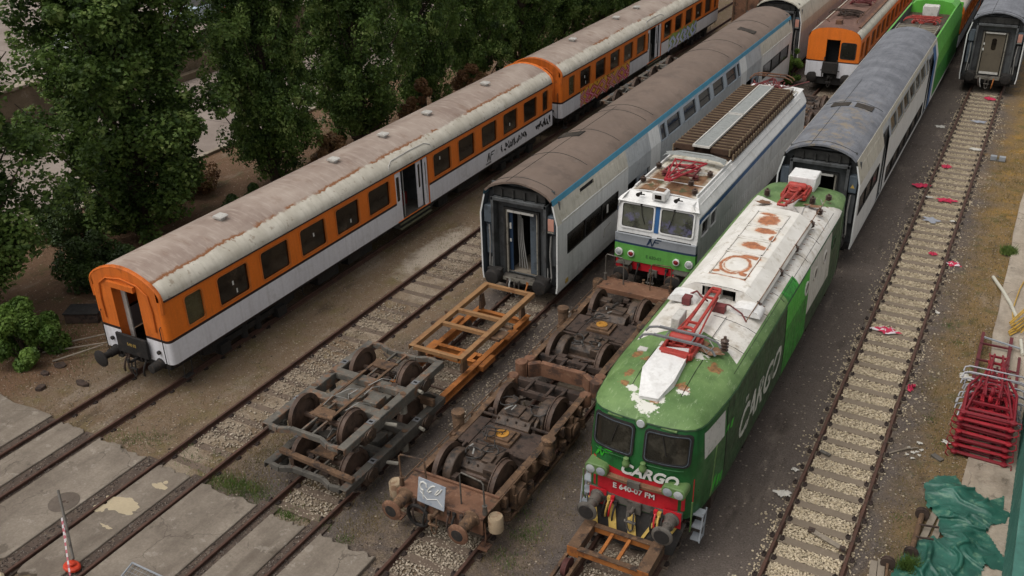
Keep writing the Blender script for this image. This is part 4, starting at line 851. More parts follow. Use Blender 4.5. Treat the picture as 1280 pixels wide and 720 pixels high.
# ---------------------------------------------------------------- double-deck coaches
def taf_xf(z):
    if z < .95: return 1.345+.03*(z-.69)/.26
    if z < 3.02: return 1.375
    return 1.375-.155*(z-3.02)/.64
TR = [(1.22,3.66),(1.175,3.83),(1.02,3.98),(.8,4.085),(.5,4.18),(.2,4.235),(0,4.245)]
def grey_roof_mat():
    t = NT('roof_grey_weathered'); X, Y, Z = t.xyz(); n = t.rng(t.noise(1.2, detail=6), .33, .67); c = t.mix(n, lin('#64666c'), lin('#7d7f85'))
    st = t.rng(t.noise(1.0, t.stretch((5,1.2,1)), detail=7, rough=.7), .5, .7); c = t.mix(t.math('MULTIPLY', st, .5), c, lin('#4e4f54'))
    br = t.n('ShaderNodeTexBrick'); t.l(t.stretch((1.1,1.1,1.1)), br.inputs['Vector']); br.inputs['Scale'].default_value = 1.6; br.inputs['Mortar Size'].default_value = .012
    br.inputs['Color1'].default_value = (1,1,1,1); br.inputs['Color2'].default_value = (.72,.72,.72,1); br.inputs['Mortar'].default_value = (.4,.4,.4,1)
    mm = t.n('ShaderNodeMix'); mm.data_type = 'RGBA'; mm.blend_type = 'MULTIPLY'; mm.inputs[0].default_value = .45; t.l(c, mm.inputs[6]); t.l(br.outputs['Color'], mm.inputs[7]); c = mm.outputs[2]
    near = t.math('MULTIPLY', t.rng(t.noise(2.6, detail=9, rough=.75), .5, .6), t.rng(Y, 21.5, 18.5)); c = t.mix(t.math('MULTIPLY', near, t.rng(t.math('ABSOLUTE', t.math('ADD', X, 3.5)), 1.0, .5, 0, .8)), c, lin('#877a66'))
    t.bump(t.noise(18, detail=6), .2, .02); return t.fin(c, .75, spec=.25)
ROOFG = grey_roof_mat(); TAFWG = M('taf_pillar_grey', '#8f979f', .5, var=.08); MESHD = M('vent_mesh', '#3a332c', .8, var=.3, bump=.4, bscale=150)
OLIVE = M('door_olive', '#5c5447', .6, var=.12, dirt=('#463f35', .5, 2, .55)); PEACH = M('lamp_peach', '#b98878', .4, var=.2)
CABGR = M('railcar_green', '#57a23a', .5, var=.1, dirt=('#4a8633', .4, 2, .56), streak=('#3b6b2b', .3)); CAB2 = M('railcar_green_dark', '#2f7a2c', .6, var=.2, dirt=('#24461f', .6, 2, .53))
def taf_end(t, yy, d, door='open', sidem=ENDG2, tri=False):
    """recessed gangway end; d = +1 when the coach runs towards +y from it"""
    Y = lambda v: yy+d*v
    def bx(m, x0, x1, a, b, z0, z1, mi=0): m.box(x0, x1, min(Y(a),Y(b)), max(Y(a),Y(b)), z0, z1, mi)
    m = MB(); e = .34
    bx(m,-1.28,-.56,e,e+.06,.75,3.7); bx(m,.51,1.28,e,e+.06,.75,3.7); bx(m,-.56,.51,e,e+.06,3.2,3.7); bx(m,-1.1,1.1,e+.002,e+.058,3.7,4.0); bx(m,-.56,.51,e,e+.06,.75,.95)
    ew = m.build('end_wall', ENDG, t, bevel=.01)
    m = MB()
    for s in (-1, 1): m.prism([(s*.93-.05,0),(s*.93+.05,0),(s*.93+.06,1),(s*.93-.06,1)], 'z', .9, 3.62) if 0 else bx(m, s*.93-.045, s*.93+.045, .0, e, .9, 3.62)
    bx(m,-.98,.98,.0,e,3.50,3.62); ft = m.build('portal_frame', ENDG, ew, bevel=.015)
    m = MB(); bx(m,-.9,.9,.12,e,3.66,3.95); 
    for x in (-.6,-.2,.2,.6): bx(m, x-.03, x+.03, .06, .12, 3.64, 3.9)
    m.build('header_void', ENDB, ew)
    m = MB(); z0, z1 = .98, 3.17
    for q, (r, mi) in enumerate((((-.66,.61),0),((-.60,.55),1))):
        o = [(r[0],z0-.04),(r[1],z0-.04),(r[1],z1+.06-q*.04),(r[0],z1+.06-q*.04)]; i = [(r[0]+.06,z0-.039),(r[1]-.06,z0-.039),(r[1]-.06,z1-q*.04),(r[0]+.06,z1-q*.04)]
        m.ring(o, i, 'y', min(Y(e-.1+.05*q), Y(e+.03)), max(Y(e-.1+.05*q), Y(e+.03)), mi)
    bx(m,-.5,.44,e-.13,e-.1,z1-.07,z1+.0,2); m.build('door_frame', [ENDB, TRIM, VENTW], ew)
    m = MB(); bx(m,-.62,.57,.0,e,.80,.93,0)
    for k in range(5): bx(m,-.6,.55,-.02-.0,.0,.80+.027*k,.812+.027*k,1)
    m.build('door_sill', [BUFF, TRIM], ew)
    if door == 'closed':
        m = MB(); bx(m,-.5,.45,e-.03,e+.02,1.0,3.1); dl = m.build('door', OLIVE, ew, bevel=.01)
        m = MB(); m.prism(rrect(-.14,.08,2.25,2.85,.1), 'y', min(Y(e-.04),Y(e-.032)), max(Y(e-.04),Y(e-.032))); m.build('pane', GLASS, dl)
        m = MB(); bx(m,-.48,.42,e-.06,e-.03,1.0,1.12); m.build('kick_plate', VENTW, dl); m = MB(); bx(m,-.52,-.46,e-.06,e-.02,2.2,2.32); bx(m,-.52,-.46,e-.06,e-.02,2.5,2.6); m.build('sticker', TEXTW, dl)
    else:
        m = MB(); bx(m,-.56,.51,e+.06,1.7,.93,.96,0); bx(m,-.56,.51,1.7,1.75,.95,3.2,1); bx(m,-.60,-.56,e+.06,1.7,.95,3.2,2 if door=='open' else 1); bx(m,.51,.55,e+.06,1.7,.95,3.2,2 if door=='open' else 1); bx(m,-.56,.51,e+.06,1.7,3.2,3.24,1)
        vs = m.build('gangway_interior', [WOODY if door=='open' else BLACK, DARK, ENDB], ew)
        if door == 'open':
            m = MB(); bx(m,.2,.5,e+.08,e+.12,.97,3.15); m.build('door_leaf', ENDG2, vs, bevel=.01)
            m = MB(); bx(m,-.54,-.42,e+.07,e+.1,.97,3.15); bx(m,-.52,-.46,e+.04,e+.07,2.0,2.1,1); bx(m,-.52,-.46,e+.04,e+.07,2.45,2.65,1); m.build('door_jamb', [NAVY, TEXTW], vs)
            m = MB()
            for k in range(4): m.tube([(-.4+.05*k,Y(.75),3.0-.1*k),(-.38+.06*k,Y(.7),2.0),(-.3+.07*k,Y(.62),1.5),(-.33+.1*k,Y(.66),1.0)], .022, 5)
            m.tube([(.05,Y(.9),3.1),(.02,Y(.85),2.4),(.1,Y(.9),2.1),(.12,Y(.9),3.1)], .03, 5); m.build('cable', HOSEC, vs)
    for s in (-1, 1):
        x0, x1 = (s*1.27, s*.99) if s < 0 else (.99, 1.27)
        m = MB(); bx(m,x0,x1,.06,e,2.68,3.28); m.build('equipment_box', sidem, ew, bevel=.02)
        m = MB(); bx(m,x0+.02,x1-.02,.16,e,1.55,2.62); m.build('corner_panel', sidem if s<0 else ENDG, ew, bevel=.02)
        if tri and s > 0: m = MB(); y_ = Y(.055); m.add([(1.06,y_,2.86),(1.2,y_,2.86),(1.13,y_,3.0)], [(0,1,2)]); m.build('warning_sign', YELB, ew, smooth=0)
        if s > 0 and not tri: m = MB(); bx(m,1.02,1.22,.04,.06,2.8,3.2,0); bx(m,1.02,1.22,.02,.04,2.74,2.78,1); m.build('lamp_cluster', [PEACH, TRIM], ew)
        m = MB(); m.tube([(s*1.1,Y(.1),2.6),(s*1.07,Y(.08),2.0),(s*1.12,Y(.08),1.2),(s*1.05,Y(.1),.9)], .025, 5); m.tube([(s*1.0,Y(.05),1.5),(s*1.02,Y(.03),1.1),(s*.97,Y(.05),.85)], .018, 5); m.build('cable', HOSEC, ew)
        m = MB(); m.lathe([(.2,0),(.27,.04),(.27,.3),(.24,.42),(.05,.45)], (s*.86,Y(.1),.93), (0,-d,0), 18); bx(m,s*.86-.25,s*.86+.25,-.12,.1,1.08,1.18) ; m.build('buffer', BUFR, ew, smooth=45, bevel=.02)
    m = MB(); bx(m,-1.3,1.3,.1,.3,.62,.8); m.build('headstock', BLACK, ew)
    coupling(ew, Y(.05), .85, -d, BUFF); hose(ew, (-.42,Y(.02),.82), .4, .08, RUSTD, dirn=-d); hose(ew, (-.34,Y(.02),.82), .42, .1, HOSEC, dirn=-d); hose(ew, (.3,Y(.02),.82), .45, -.05, ORPAINT, dirn=-d)
    return ew
def taf_roof(t, y0, y1, mat, seams, vents, teal, over0=True, over1=True):
    full = TR[1:]+[(-x,z) for x,z in TR[-2:0:-1]]
    m = MB(); rows = [[(x,y,z) for x,z in full] for y in (y0,(y0+y1)/2,y1)]; m.loft(rows); rows = [[(x*.965,y,z-.06) for x,z in full] for y in (y0,y1)]; m.loft(rows[::-1])
    for yy, rev in ((y0,0),(y1,1)):
        a = [(x,yy,z) for x,z in full]; b = [(x*.965,yy,z-.06) for x,z in full]; m.loft([b,a] if not rev else [a,b])
    rf = m.build('roof', mat, t, smooth=50)
    m = MB()
    for s in (-1, 1): m.loft([[(s*1.222,y,3.655),(s*1.18,y,3.832),(s*1.14,y,3.85)] for y in ((y0,y1) if s > 0 else (y1,y0))])
    m.build('roof_edge', teal, rf, smooth=0)
    m = MB()
    for y in seams: m.tube([(x*1.003,y,z+.004) for x,z in full[1:-1]], .011, 4)
    m.tube([(-.38,y0+.02,4.207),(-.38,min(y1,y0+8.6),4.207)], .009, 4)
    if seams: m.build('roof_seam', ENDB, rf)
    for (x,y,wx,wy) in vents:
        m = MB(); sl = -.2 if x > 0 else .2; zc = np.interp(abs(x), [p[0] for p in TR[::-1]], [p[1] for p in TR[::-1]])
        k = 8
        for i in range(k): m.box(-wx/2+wx*i/k+.006,-wx/2+wx*(i+1)/k-.006,-wy/2,wy/2,-.02,.012,0)
        m.box(-wx/2-.015,wx/2+.015,-wy/2-.015,wy/2+.015,-.03,.004,1); o = m.build('roof_grille', [MESHD, ENDB], rf); o.location = (x,y,zc); o.rotation_euler = (0, math.atan(.22*abs(x)/.5)*(1 if x>0 else -1), 0)
    return rf
def make_taf(name, loc, label, cat, L, kind):
    t = thing(name, label, cat, loc)
    railcar = kind == 'railcar'
    big = [(9.55+1.83*i, 11.0+1.83*i) for i in range(5)]
    if kind == 'coach':
        holes = [(a,b,2.98,3.58) for a,b in big]+[(8.85,9.4,2.98,3.58),(18.45,18.85,2.98,3.58)]; low = []
        doors = [(5.6,7.75),(19.9,22.3)]; band = [(.68,4.72),(22.7,27.6)]; vent = [(1.85,2.9)]
    elif railcar:
        big = [(5.9+1.5*i, 7.15+1.5*i) for i in range(6)]
        holes = [(a,b,2.98,3.58) for a,b in big]+[(15.1,15.6,2.98,3.58)]; low = [(6.0,15.4)]; doors = [(4.4,5.5),(15.9,17.3)]; band = [(.3,3.9)]; vent = []
    else:
        holes = []; low = []; doors = []; band = []; vent = []
    hs = holes+[(a,b,1.82,2.5) for a,b in band]+[(a,b,3.42,3.57) for a,b in vent]+[(a,b,.99,1.62) for a,b in low]
    hs += [(a,b,.72,2.4 if kind=='coach' else 3.4) for a,b in doors]
    def mz(z, y):
        for a, b in doors:
            if a < y < b: return 1
        if kind == 'coach':
            if 7.75 < y < 8.75 or 18.95 < y < 19.9: return 0
            if 8.75 < y < 18.95: return 1 if z < 2.9 else 2
            if z > 3.1: return 3
            return 0
        if railcar:
            if y < 4.4: return 3 if z > 3.02 else 0
            if y > 18.8 and z > .9: return 5 if z > 2.2 else 6
            if 17.3 < y < 18.2: return 4
            if y >= 18.2: return 0
            return 2 if (5.5 < y < 15.9 and z > 2.95) else 0
        if kind == 'cream': return 3 if z > 2.4 else 1
        return 7
    ys = [0,4.4,5.5,5.6,7.75,8.75,15.9,17.3,18.2,18.8,18.95,19.9,22.3,L]; ys = [y for y in ys if y <= L]
    m = MB(); mats = [TAFW, TAFG, TAFWG, CREAM, BLUE, CABGR, CAB2, ENDG2]
    side_wall(m, taf_xf, [.69,.95,1.8,2.2,2.5,2.95,3.02,3.66], ys, hs, .07, mz)
    side_wall(m, taf_xf, [.69,.95,1.8,2.2,2.5,2.95,3.02,3.66], [0,L], [], .07, mz, -1)
    # inner edge of the side skins at the ends, inner floor
    for yy in (0, L):
        for s in (-1, 1):
            zz = [.69,.95,3.02,3.66]; a = [(s*taf_xf(z),yy,z) for z in zz]; b = [(s*(taf_xf(z)-.05),yy,z) for z in zz]; m.loft([a,b] if (s>0) != (yy>0) else [b,a]); 
            c = [(s*(taf_xf(z)-.05),yy+(.5 if yy==0 else -.5),z) for z in zz]; m.loft([b,c],mf=lambda i,j: 7)
    m.box(-1.3,1.3,.3,L-.3,.66,.72,7); m.build('body', mats, t, smooth=25)
    tilt = .242
    for a, b, c, d in holes:
        wn = window(t, a, b, c, d, taf_xf((c+d)/2)+.004, TAFWG if kind=='coach' else TRIM, GLASS, r=.05, fw=.025, tilt=tilt)
        if b-a > 1 and kind == 'coach': mm = MB(); mm.box(-.05,-.03,-(b-a)/2,(b-a)/2,-.05,-.01); mm.build('transom', ENDB, wn)
    for k, (a, b) in enumerate(band):
        n = 3; w_ = (b-a)/n
        for i in range(n):
            wn = window(t, a+w_*i+.012, a+w_*(i+1)-.012, 1.83, 2.49, 1.379, BLACK, GLASS, r=.02, fw=.012, depth=.02)
            if kind == 'coach' and k == 0 and i == 2: sticker(wn, -.2, .0, .13, .3, x=-.014)
    for a, b in low:
        n = 6; w_ = (b-a)/n
        for i in range(n): window(t, a+w_*i+.02, a+w_*(i+1)-.02, 1.0, 1.61, 1.379, BLACK, GLASS, r=.03, fw=.015, depth=.03)
    for a, b in vent: m = MB(); m.box(1.18,1.22,a,b,3.38,3.6); m.build('open_vent', DARK, t)
    for a, b in doors:
        zt = 2.4 if kind == 'coach' else 3.4
        m = MB(); m.box(.2,.25,a-.05,b+.05,.7,zt+.05,0); m.box(.2,1.3,a-.04,a,.7,zt,1); m.box(.2,1.3,b,b+.04,.7,zt,1); m.box(.2,1.34,a,b,.70,.76,1); m.box(.2,1.3,a,b,zt,zt+.04,1); dv = m.build('door_recess', [DARK, ENDG], t)
        m = MB(); yb0 = b-1.05 if kind=='coach' else b-.62; m.ring(rrect(yb0,b-.05,.8,zt-.05,.05), rrect(yb0+.15,b-.2,1.3,zt-.25,.06), 'x', 1.24, 1.28); lf = m.build('door_leaf', TAFWG if kind=='coach' else ENDG, dv); m = MB(); m.box(1.25,1.26,yb0+.13,b-.18,1.28,zt-.23); m.build('pane', GLASS, lf)
    if kind == 'coach':
        for y0, y1 in ((3.0,3.7),(3.85,4.6),(4.75,5.4),(5.75,6.5),(6.6,7.5),(22.6,23.6),(23.9,25.2),(25.5,27.4)):
            m = MB(); m.box(-.006,.008,-(y1-y0)/2,(y1-y0)/2,-.19,.19); o = m.build('roof_side_panel', CREAM if y0 < 5.5 or y0 > 22.5 else TAFG, t, bevel=.006); o.location = (taf_xf(3.36)+.002,(y0+y1)/2,3.36); o.rotation_euler = (0,-math.atan(tilt),0)
        m = MB(); m.bar((1.378,.3,3.08),(1.378,5.5,3.08),.02,.025); m.bar((1.378,22.4,3.08),(1.378,27.9,3.08),.02,.025); m.build('rain_strip', TAFW, t)
        m = MB(); m.prism([(3.6,1.15),(3.75,1.62),(4.15,1.62)], 'x', 1.372, 1.379) if 0 else m.tube([(1.38,3.55,1.2),(1.38,3.6,1.5),(1.38,4.1,1.55)], .012, 4); m.build('panel_line', TRIM, t)
        m = MB(); m.box(1.368,1.381,.55,.75,.82,.98); m.build('data_plate', YELB, t, smooth=0)
    if railcar:
        for y0, y1 in ((.25,1.3),(1.45,2.6),(2.75,4.0)):
            m = MB(); m.box(-.006,.008,-(y1-y0)/2,(y1-y0)/2,-.19,.19); o = m.build('roof_side_panel', CREAM, t, bevel=.006); o.location = (taf_xf(3.36)+.002,(y0+y1)/2,3.36); o.rotation_euler = (0,-math.atan(tilt),0)
    if kind == 'coach': taf_roof(t, -.02, L+.02, ROOFBR, [.42,2.9,5.55,8.05,8.75,18.0,20.0,24.5], [(-.55,5.0,.8,.55),(.45,22.6,.8,.5)], TEAL)
    elif railcar: taf_roof(t, -.02, 18.75, ROOFG, [.35,5.3], [(-.42,4.9,.62,.5),(.42,4.9,.62,.5)], CREAM)
    else: taf_roof(t, -.02, L, ROOFG if kind=='grey' else CREAM, [.3] if kind=='grey' else [], [], ENDG if kind=='grey' else CREAM)
    taf_end(t, 0, 1, {'coach':'open','railcar':'dark','grey':'closed','cream':'dark'}[kind], tri=railcar)
    if kind == 'coach': taf_end(t, L, -1, 'dark')
    m = MB(); m.box(-1.1,1.1,.4,L-.4,.42,.66); m.build('underframe', BLACK, t)
    b = coach_bogie(t, 3.2); dup(b, t, (0, L-3.2, 0))
    return t
wc = make_taf('double_deck_coach', (-11.04, 7.06, 0), 'white double-deck coach with brown roof, teal roof edge and open end door', 'railway coach', 28.2, 'coach')
rc = make_taf('electric_railcar', (-3.53, 14.35, 0), 'grey roofed railcar behind the green locomotive, its far end bright green with a red pantograph', 'railcar', 28.6, 'railcar')
gc = make_taf('double_deck_coach', (-.05, 38.1, 0), 'dark grey coach end with closed olive door on the empty right track', 'railway coach', 27, 'grey')
cc = make_taf('double_deck_coach', (-11.1, 37.4, 0), 'cream roofed coach with dark grey end and dark doorway behind the white brown roofed coach', 'railway coach', 27, 'cream')
# pantograph well and cab of the railcar
def add_well(t):
    m = MB(); m.box(-1.15,1.15,18.76,28.5,3.28,3.34); m.build('well_deck', RUSTG, t)
    m = MB()
    for s in (-1, 1): m.loft([[(s*1.22,y,3.66),(s*1.19,y,3.80),(s*1.12,y,3.80)] for y in ((18.75,26.9) if s > 0 else (26.9,18.75))])
    for s in (-1, 1): m.loft([[(s*1.12,y,3.80),(s*1.115,y,3.3)] for y in ((18.75,26.9) if s > 0 else (26.9,18.75))], m=1)
    m.build('well_side', [CABGR, ENDG], t, smooth=0)
    m = MB()
    for k in range(6):
        y = 19.0+k*.42
        for x0, x1 in ((-1.0,-.08),(.08,1.0)): m.box(x0,x1,y,y+.3,3.4,3.74,0)
        m.bar((-1.0,y+.36,3.76),(1.0,y+.36,3.76),.03,.03,m=1)
    for x in (-.95,.05,.95): m.bar((x,18.95,3.79),(x,21.6,3.79),.03,.03,m=1)
    m.build('resistor_bank', [M('resistor_grey','#6f6657',.8,var=.3,dirt=('#453c32',.6,5,.53)), TRIM], t)
    m = MB(); m.loft([[(x,y,z) for x,z in ((1.2,3.3),(1.17,3.7),(.9,3.95),(.4,4.05),(-.4,4.05),(-.9,3.95),(-1.17,3.7),(-1.2,3.3))] for y in (26.7,28.2,28.65)]); m.add([(x,26.7,z) for x,z in ((1.2,3.3),(1.17,3.7),(.9,3.95),(.4,4.05),(-.4,4.05),(-.9,3.95),(-1.17,3.7),(-1.2,3.3))],[tuple(range(8))])
    m.build('cab_roof', CABGR, t, smooth=30); m = MB(); m.box(-.4,.4,25.5,26.1,3.4,3.95); m.build('roof_equipment_box', VENTW, t, bevel=.04)
    m = MB(); m.box(-1.34,1.34,28.5,28.6,.7,3.7); m.build('cab_front', CABGR, t)
add_well(rc)
pantograph(rc, (0,22.2,3.62), 2.4, PANTO, PANTO, bow=PANTO, w1=.75, kind='light')

def insulator(parent, x, y, z, h=.22, mat=None, name='insulator'):
    m = MB(); pr = [(.06,0)]
    for k in range(4): pr += [(.05,.02+h*k/4),(.1,.03+h*k/4),(.05,.05+h*k/4)]
    pr += [(.035,h),(.035,h+.05),(.0,h+.06)]; m.lathe(pr, (x,y,z), (0,0,1), 10); return m.build(name, mat or INSUL, parent, smooth=45)
def stain(parent, polys, z, mat, name='rust_patch', n=(0,0)):
    m = MB()
    for i, p in enumerate(polys):
        zz = z+.0012*i; m.add([(a, b, zz+n[0]*a+n[1]*b) for a, b in p], [tuple(range(len(p)))])
    return m.build(name, mat, parent, smooth=0)

# ---------------------------------------------------------------- green cargo locomotive
GL = thing('electric_locomotive', 'green cargo locomotive with white roof and red pantographs in the foreground', 'locomotive', (-3.53, -1.6, 0))
HALF = [(0,0),(.35,.01),(.65,.035),(.95,.11),(1.12,.22),(1.22,.38),(1.28,.6),(1.34,1.1),(1.40,1.7),(1.43,2.2)]
LG = 14.9
def outline():
    ysam = [2.55,3.0,3.6,4.2,4.8,5.4,6.0,6.6,7.2,7.7,8.3,9,9.6,10.3,11,11.7,12.35]
    R = HALF+[(1.43,y) for y in ysam]+[(x,LG-y) for x,y in HALF[::-1]]
    return R+[(-x,y) for x,y in R[-2:0:-1]]
OUT = outline()
LEV = [(.95,.03,.03),(1.10,0,0),(1.3,0,0),(1.65,0,0),(2.05,0,0),(2.38,.01,.045),(3.06,.03,.16),(3.16,.05,.2),(3.20,.035,.17),(3.30,.10,.36),(3.42,.24,.75),(3.52,.48,1.25),(3.585,.75,1.75),(3.63,1.0,2.15),(3.655,1.25,2.45)]
def gshape(x, y, sx, sy):
    nx = x*(1-sx/1.43); wy = max(0, 1-y/4.2); we = max(0, 1-(LG-y)/4.2); return (nx, y+sy*wy-sy*we)
def gfront(x, z):
    zs = [l[0] for l in LEV]; sx = np.interp(z, zs, [l[1] for l in LEV]); sy = np.interp(z, zs, [l[2] for l in LEV])
    k = 1-sx/1.43; xs = [h[0]*k for h in HALF]; ys = [h[1]+sy*max(0,1-h[1]/4.2) for h in HALF]
    return float(np.interp(abs(x), xs, ys))
rows = [[(*gshape(x,y,sx,sy), z) for x, y in OUT] for z, sx, sy in LEV]
def gmf(i, j):
    z = LEV[i][0]; x, y = OUT[j]; x2, y2 = OUT[(j+1) % len(OUT)]; yc = (y+y2)/2; xc = (x+x2)/2
    if z >= 3.2:
        if 2.5 < yc < 13.0 and z >= 3.4: return 2
        if xc > 0 and 7.65 < yc < 13.0: return 2
        if xc > 0 and 6.4 < yc < 7.65: return 4
        return 1
    if yc < 1.6 or yc > 13.4: return 0
    if xc > 0 and 6.6 < yc < 9.0: return 4 if z < 2.3 else 5
    if xc > 0 and 9.0 <= yc < 11.7 and z > 1.5: return 6
    return 3
def groof_mat():
    t = NT('cargo_roof_green_worn'); o = t.obj(); X, Y, Z = t.xyz(o)
    g = t.mix(t.rng(t.noise(1.1, detail=7), .33, .67), lin('#4b6839'), lin('#6a8550')); g = t.mix(t.math('MULTIPLY', t.rng(t.noise(1.8, detail=8), .5, .62), .5), g, lin('#40592f'))
    sc = t.rng(t.noise(1.0, t.stretch((14,3,6)), detail=8, rough=.7), .56, .68); g = t.mix(t.math('MULTIPLY', sc, .4), g, lin('#a3b48c')); g = t.mix(t.math('MULTIPLY', t.rng(t.noise(26, detail=5), .66, .7), .6), g, lin('#b4bfa2'))
    def ga(cx, cy, rx, ry):
        a = t.math('DIVIDE', t.math('SUBTRACT', X, cx), rx); b = t.math('DIVIDE', t.math('SUBTRACT', Y, cy), ry); return t.math('SUBTRACT', 1.0, t.math('SQRT', t.math('ADD', t.math('MULTIPLY', a, a), t.math('MULTIPLY', b, b))))
    def mx(L):
        r = ga(*L[0])
        for e in L[1:]: r = t.math('MAXIMUM', r, ga(*e))
        return r
    n1 = t.math('MULTIPLY', t.math('SUBTRACT', t.noise(8, detail=9, rough=.72), .5), 3.2); n2 = t.math('MULTIPLY', t.math('SUBTRACT', t.noise(6, detail=9, rough=.7), .5), 3.0)
    w = t.rng(t.math('ADD', mx([(-.02,.5,.28,.24),(.12,.76,.22,.16),(.55,1.2,.18,.16),(-.3,.66,.2,.16),(.3,2.5,.4,.2),(-.5,.9,.16,.12)]), n1), .24, .34); r = t.rng(t.math('ADD', mx([(-.76,1.35,.16,.16),(-.74,1.0,.14,.12),(.5,1.28,.2,.16),(-.5,1.95,.22,.16),(.05,.72,.16,.1),(.85,2.3,.2,.2),(-.9,2.1,.16,.2)]), n2), .2, .3)
    c = t.mix(w, g, lin('#c9c8bf')); c = t.mix(t.math('MULTIPLY', r, .85), c, t.mix(t.rng(t.noise(14), .4, .6), lin('#6b4630'), lin('#95633f'))); t.bump(t.noise(9, detail=6), .08); return t.fin(c, .55, spec=.35)
m = MB(); m.loft(rows, mf=gmf, close=True); k = len(m.v); top = rows[-1]
m.add(top, [tuple(range(len(top)))], 2); m.add(rows[0], [tuple(range(len(rows[0])-1,-1,-1))], 3)
gbody = m.build('body', [GREEND, groof_mat(), ROOFW, GREENS, LIME2, LIME, M('loco_side_white','#c2bfb6',.55,var=.08,dirt=[('#8f8a7c',.5,1.8,.55),('#4c5a40',.5,2.6,.62)],streak=('#5f6152',.45))], GL, smooth=32)
# stepped front edge of the white roof paint, seams and joints
def roofz(x, y):
    ax = abs(x); zs = []
    best = 3.66
    pts = [(1.43-sx, z) for z, sx, sy in LEV if z >= 3.2]
    b = float(np.interp(ax, [p[0] for p in pts[::-1]], [p[1] for p in pts[::-1]]))
    if y < 4.2:
        # front slope: invert y shift at the centre line
        q = [(sy, z) for z, sx, sy in LEV if z >= 3.2]; h0 = np.interp(ax, [h[0] for h in HALF], [h[1] for h in HALF])
        f = float(np.interp(y-h0*.6, [p[0] for p in q], [p[1] for p in q])); return min(b, f)
    return b
def drape(name, poly, mat, off=.006, parent=None):
    m = MB(); n = len(poly); cx = sum(p[0] for p in poly)/n; cy = sum(p[1] for p in poly)/n; vs = []; K = 4
    for k in range(1, K+1):
        for a, b in poly: x, y = cx+(a-cx)*k/K, cy+(b-cy)*k/K; vs.append((x, y, roofz(x,y)+off))
    vs.append((cx, cy, roofz(cx,cy)+off)); fs = [(K*n, i, (i+1)%n) for i in range(n)]
    for k in range(K-1):
        for i in range(n): fs.append((k*n+i, k*n+n+i, k*n+n+(i+1)%n, k*n+(i+1)%n))
    m.add(vs, fs); return m.build(name, mat, parent or gbody, smooth=60)
drape('white_paint', [(-.55,2.75),(-.55,2.55),(.35,2.5),(.35,2.7)], ROOFW)
gl_ = [(*gshape(x,y,.035,.19), 3.178) for x, y in OUT]; m = MB(); m.tube([(x*1.006,y+(-.012 if y < 3 else .012 if y > 12 else 0),z) for x,y,z in gl_], .016, 5, closed=True); m.build('roof_gutter', GREENS, gbody)
# cab front: red panel, windows, lettering
def fgrid(poly_top, poly_bot, n=16, off=.008):
    rows = []
    for q in range(4):
        r = []
        for i in range(n+1):
            a, b = poly_bot[0]+(poly_bot[1]-poly_bot[0])*i/n, None; f = i/n
            zb = np.interp(f, [p[0] for p in poly_bot[2]], [p[1] for p in poly_bot[2]]); zt = np.interp(f, [p[0] for p in poly_top], [p[1] for p in poly_top]); z = zb+(zt-zb)*q/3
            r.append((a, gfront(a,z)-off, z))
        rows.append(r)
    return rows
m = MB(); m.loft(fgrid([(0,2.06),(.12,1.98),(.5,1.84),(.88,1.93),(1,2.0)], (-1.19,1.19,[(0,1.2),(1,1.2)]))); rp = m.build('red_panel', REDF, GL, smooth=60)
m = MB(); r0 = []; 
for q in ((.0,1.68),(-.11,1.67),(-.12,1.74),(.0,1.76)): r0.append([(x, gfront(x,1.7)-.0+q[0], q[1]-.0) for x in [(-.95+1.9*i/14) for i in range(15)]])
m.loft(r0[::-1], close=False); m.build('front_ledge', RUSTST2, rp, smooth=60); m = MB(); m.box(-.14,.14,-.16,-.09,1.66,1.82); m.build('ledge_bracket', BUFF, rp)
text('loco_number', 'E 640-07 FM', .19, TEXTW, rp, (-.52, -.02, 1.42), (1,-.0,0), (0,0,1), bold=.004, ext=.004)
text('operator_name', 'CARGO', .36, TEXTW, GL, (-.36, -.04, 1.90), (1,.035,.0), (0,.0,1), shear=.3, bold=.012, ext=.006)
nf_logo(GL, (-.98, .085, 2.10), (1,-.13,0), (0,.06,1), .34, LIME)
def dens(o, k=4): return [(o[i][0]+(o[(i+1)%len(o)][0]-o[i][0])*q/k, o[i][1]+(o[(i+1)%len(o)][1]-o[i][1])*q/k) for i in range(len(o)) for q in range(k)]
def fmap_ring(name, o, i, mat, d0, d1, parent):
    o, i = dens(o), dens(i); m = MB(); n = len(o); vs = [(a,gfront(a,b)-d0,b) for a,b in o]+[(a,gfront(a,b)-d0,b) for a,b in i]+[(a,gfront(a,b)-d1,b) for a,b in o]+[(a,gfront(a,b)-d1,b) for a,b in i]; fs = []
    for k in range(n): j = (k+1)%n; fs += [(k,n+k,n+j,j),(2*n+k,2*n+j,3*n+j,3*n+k),(k,j,2*n+j,2*n+k),(n+k,3*n+k,3*n+j,n+j)]
    m.add(vs, fs); return m.build(name, mat, parent, smooth=40)
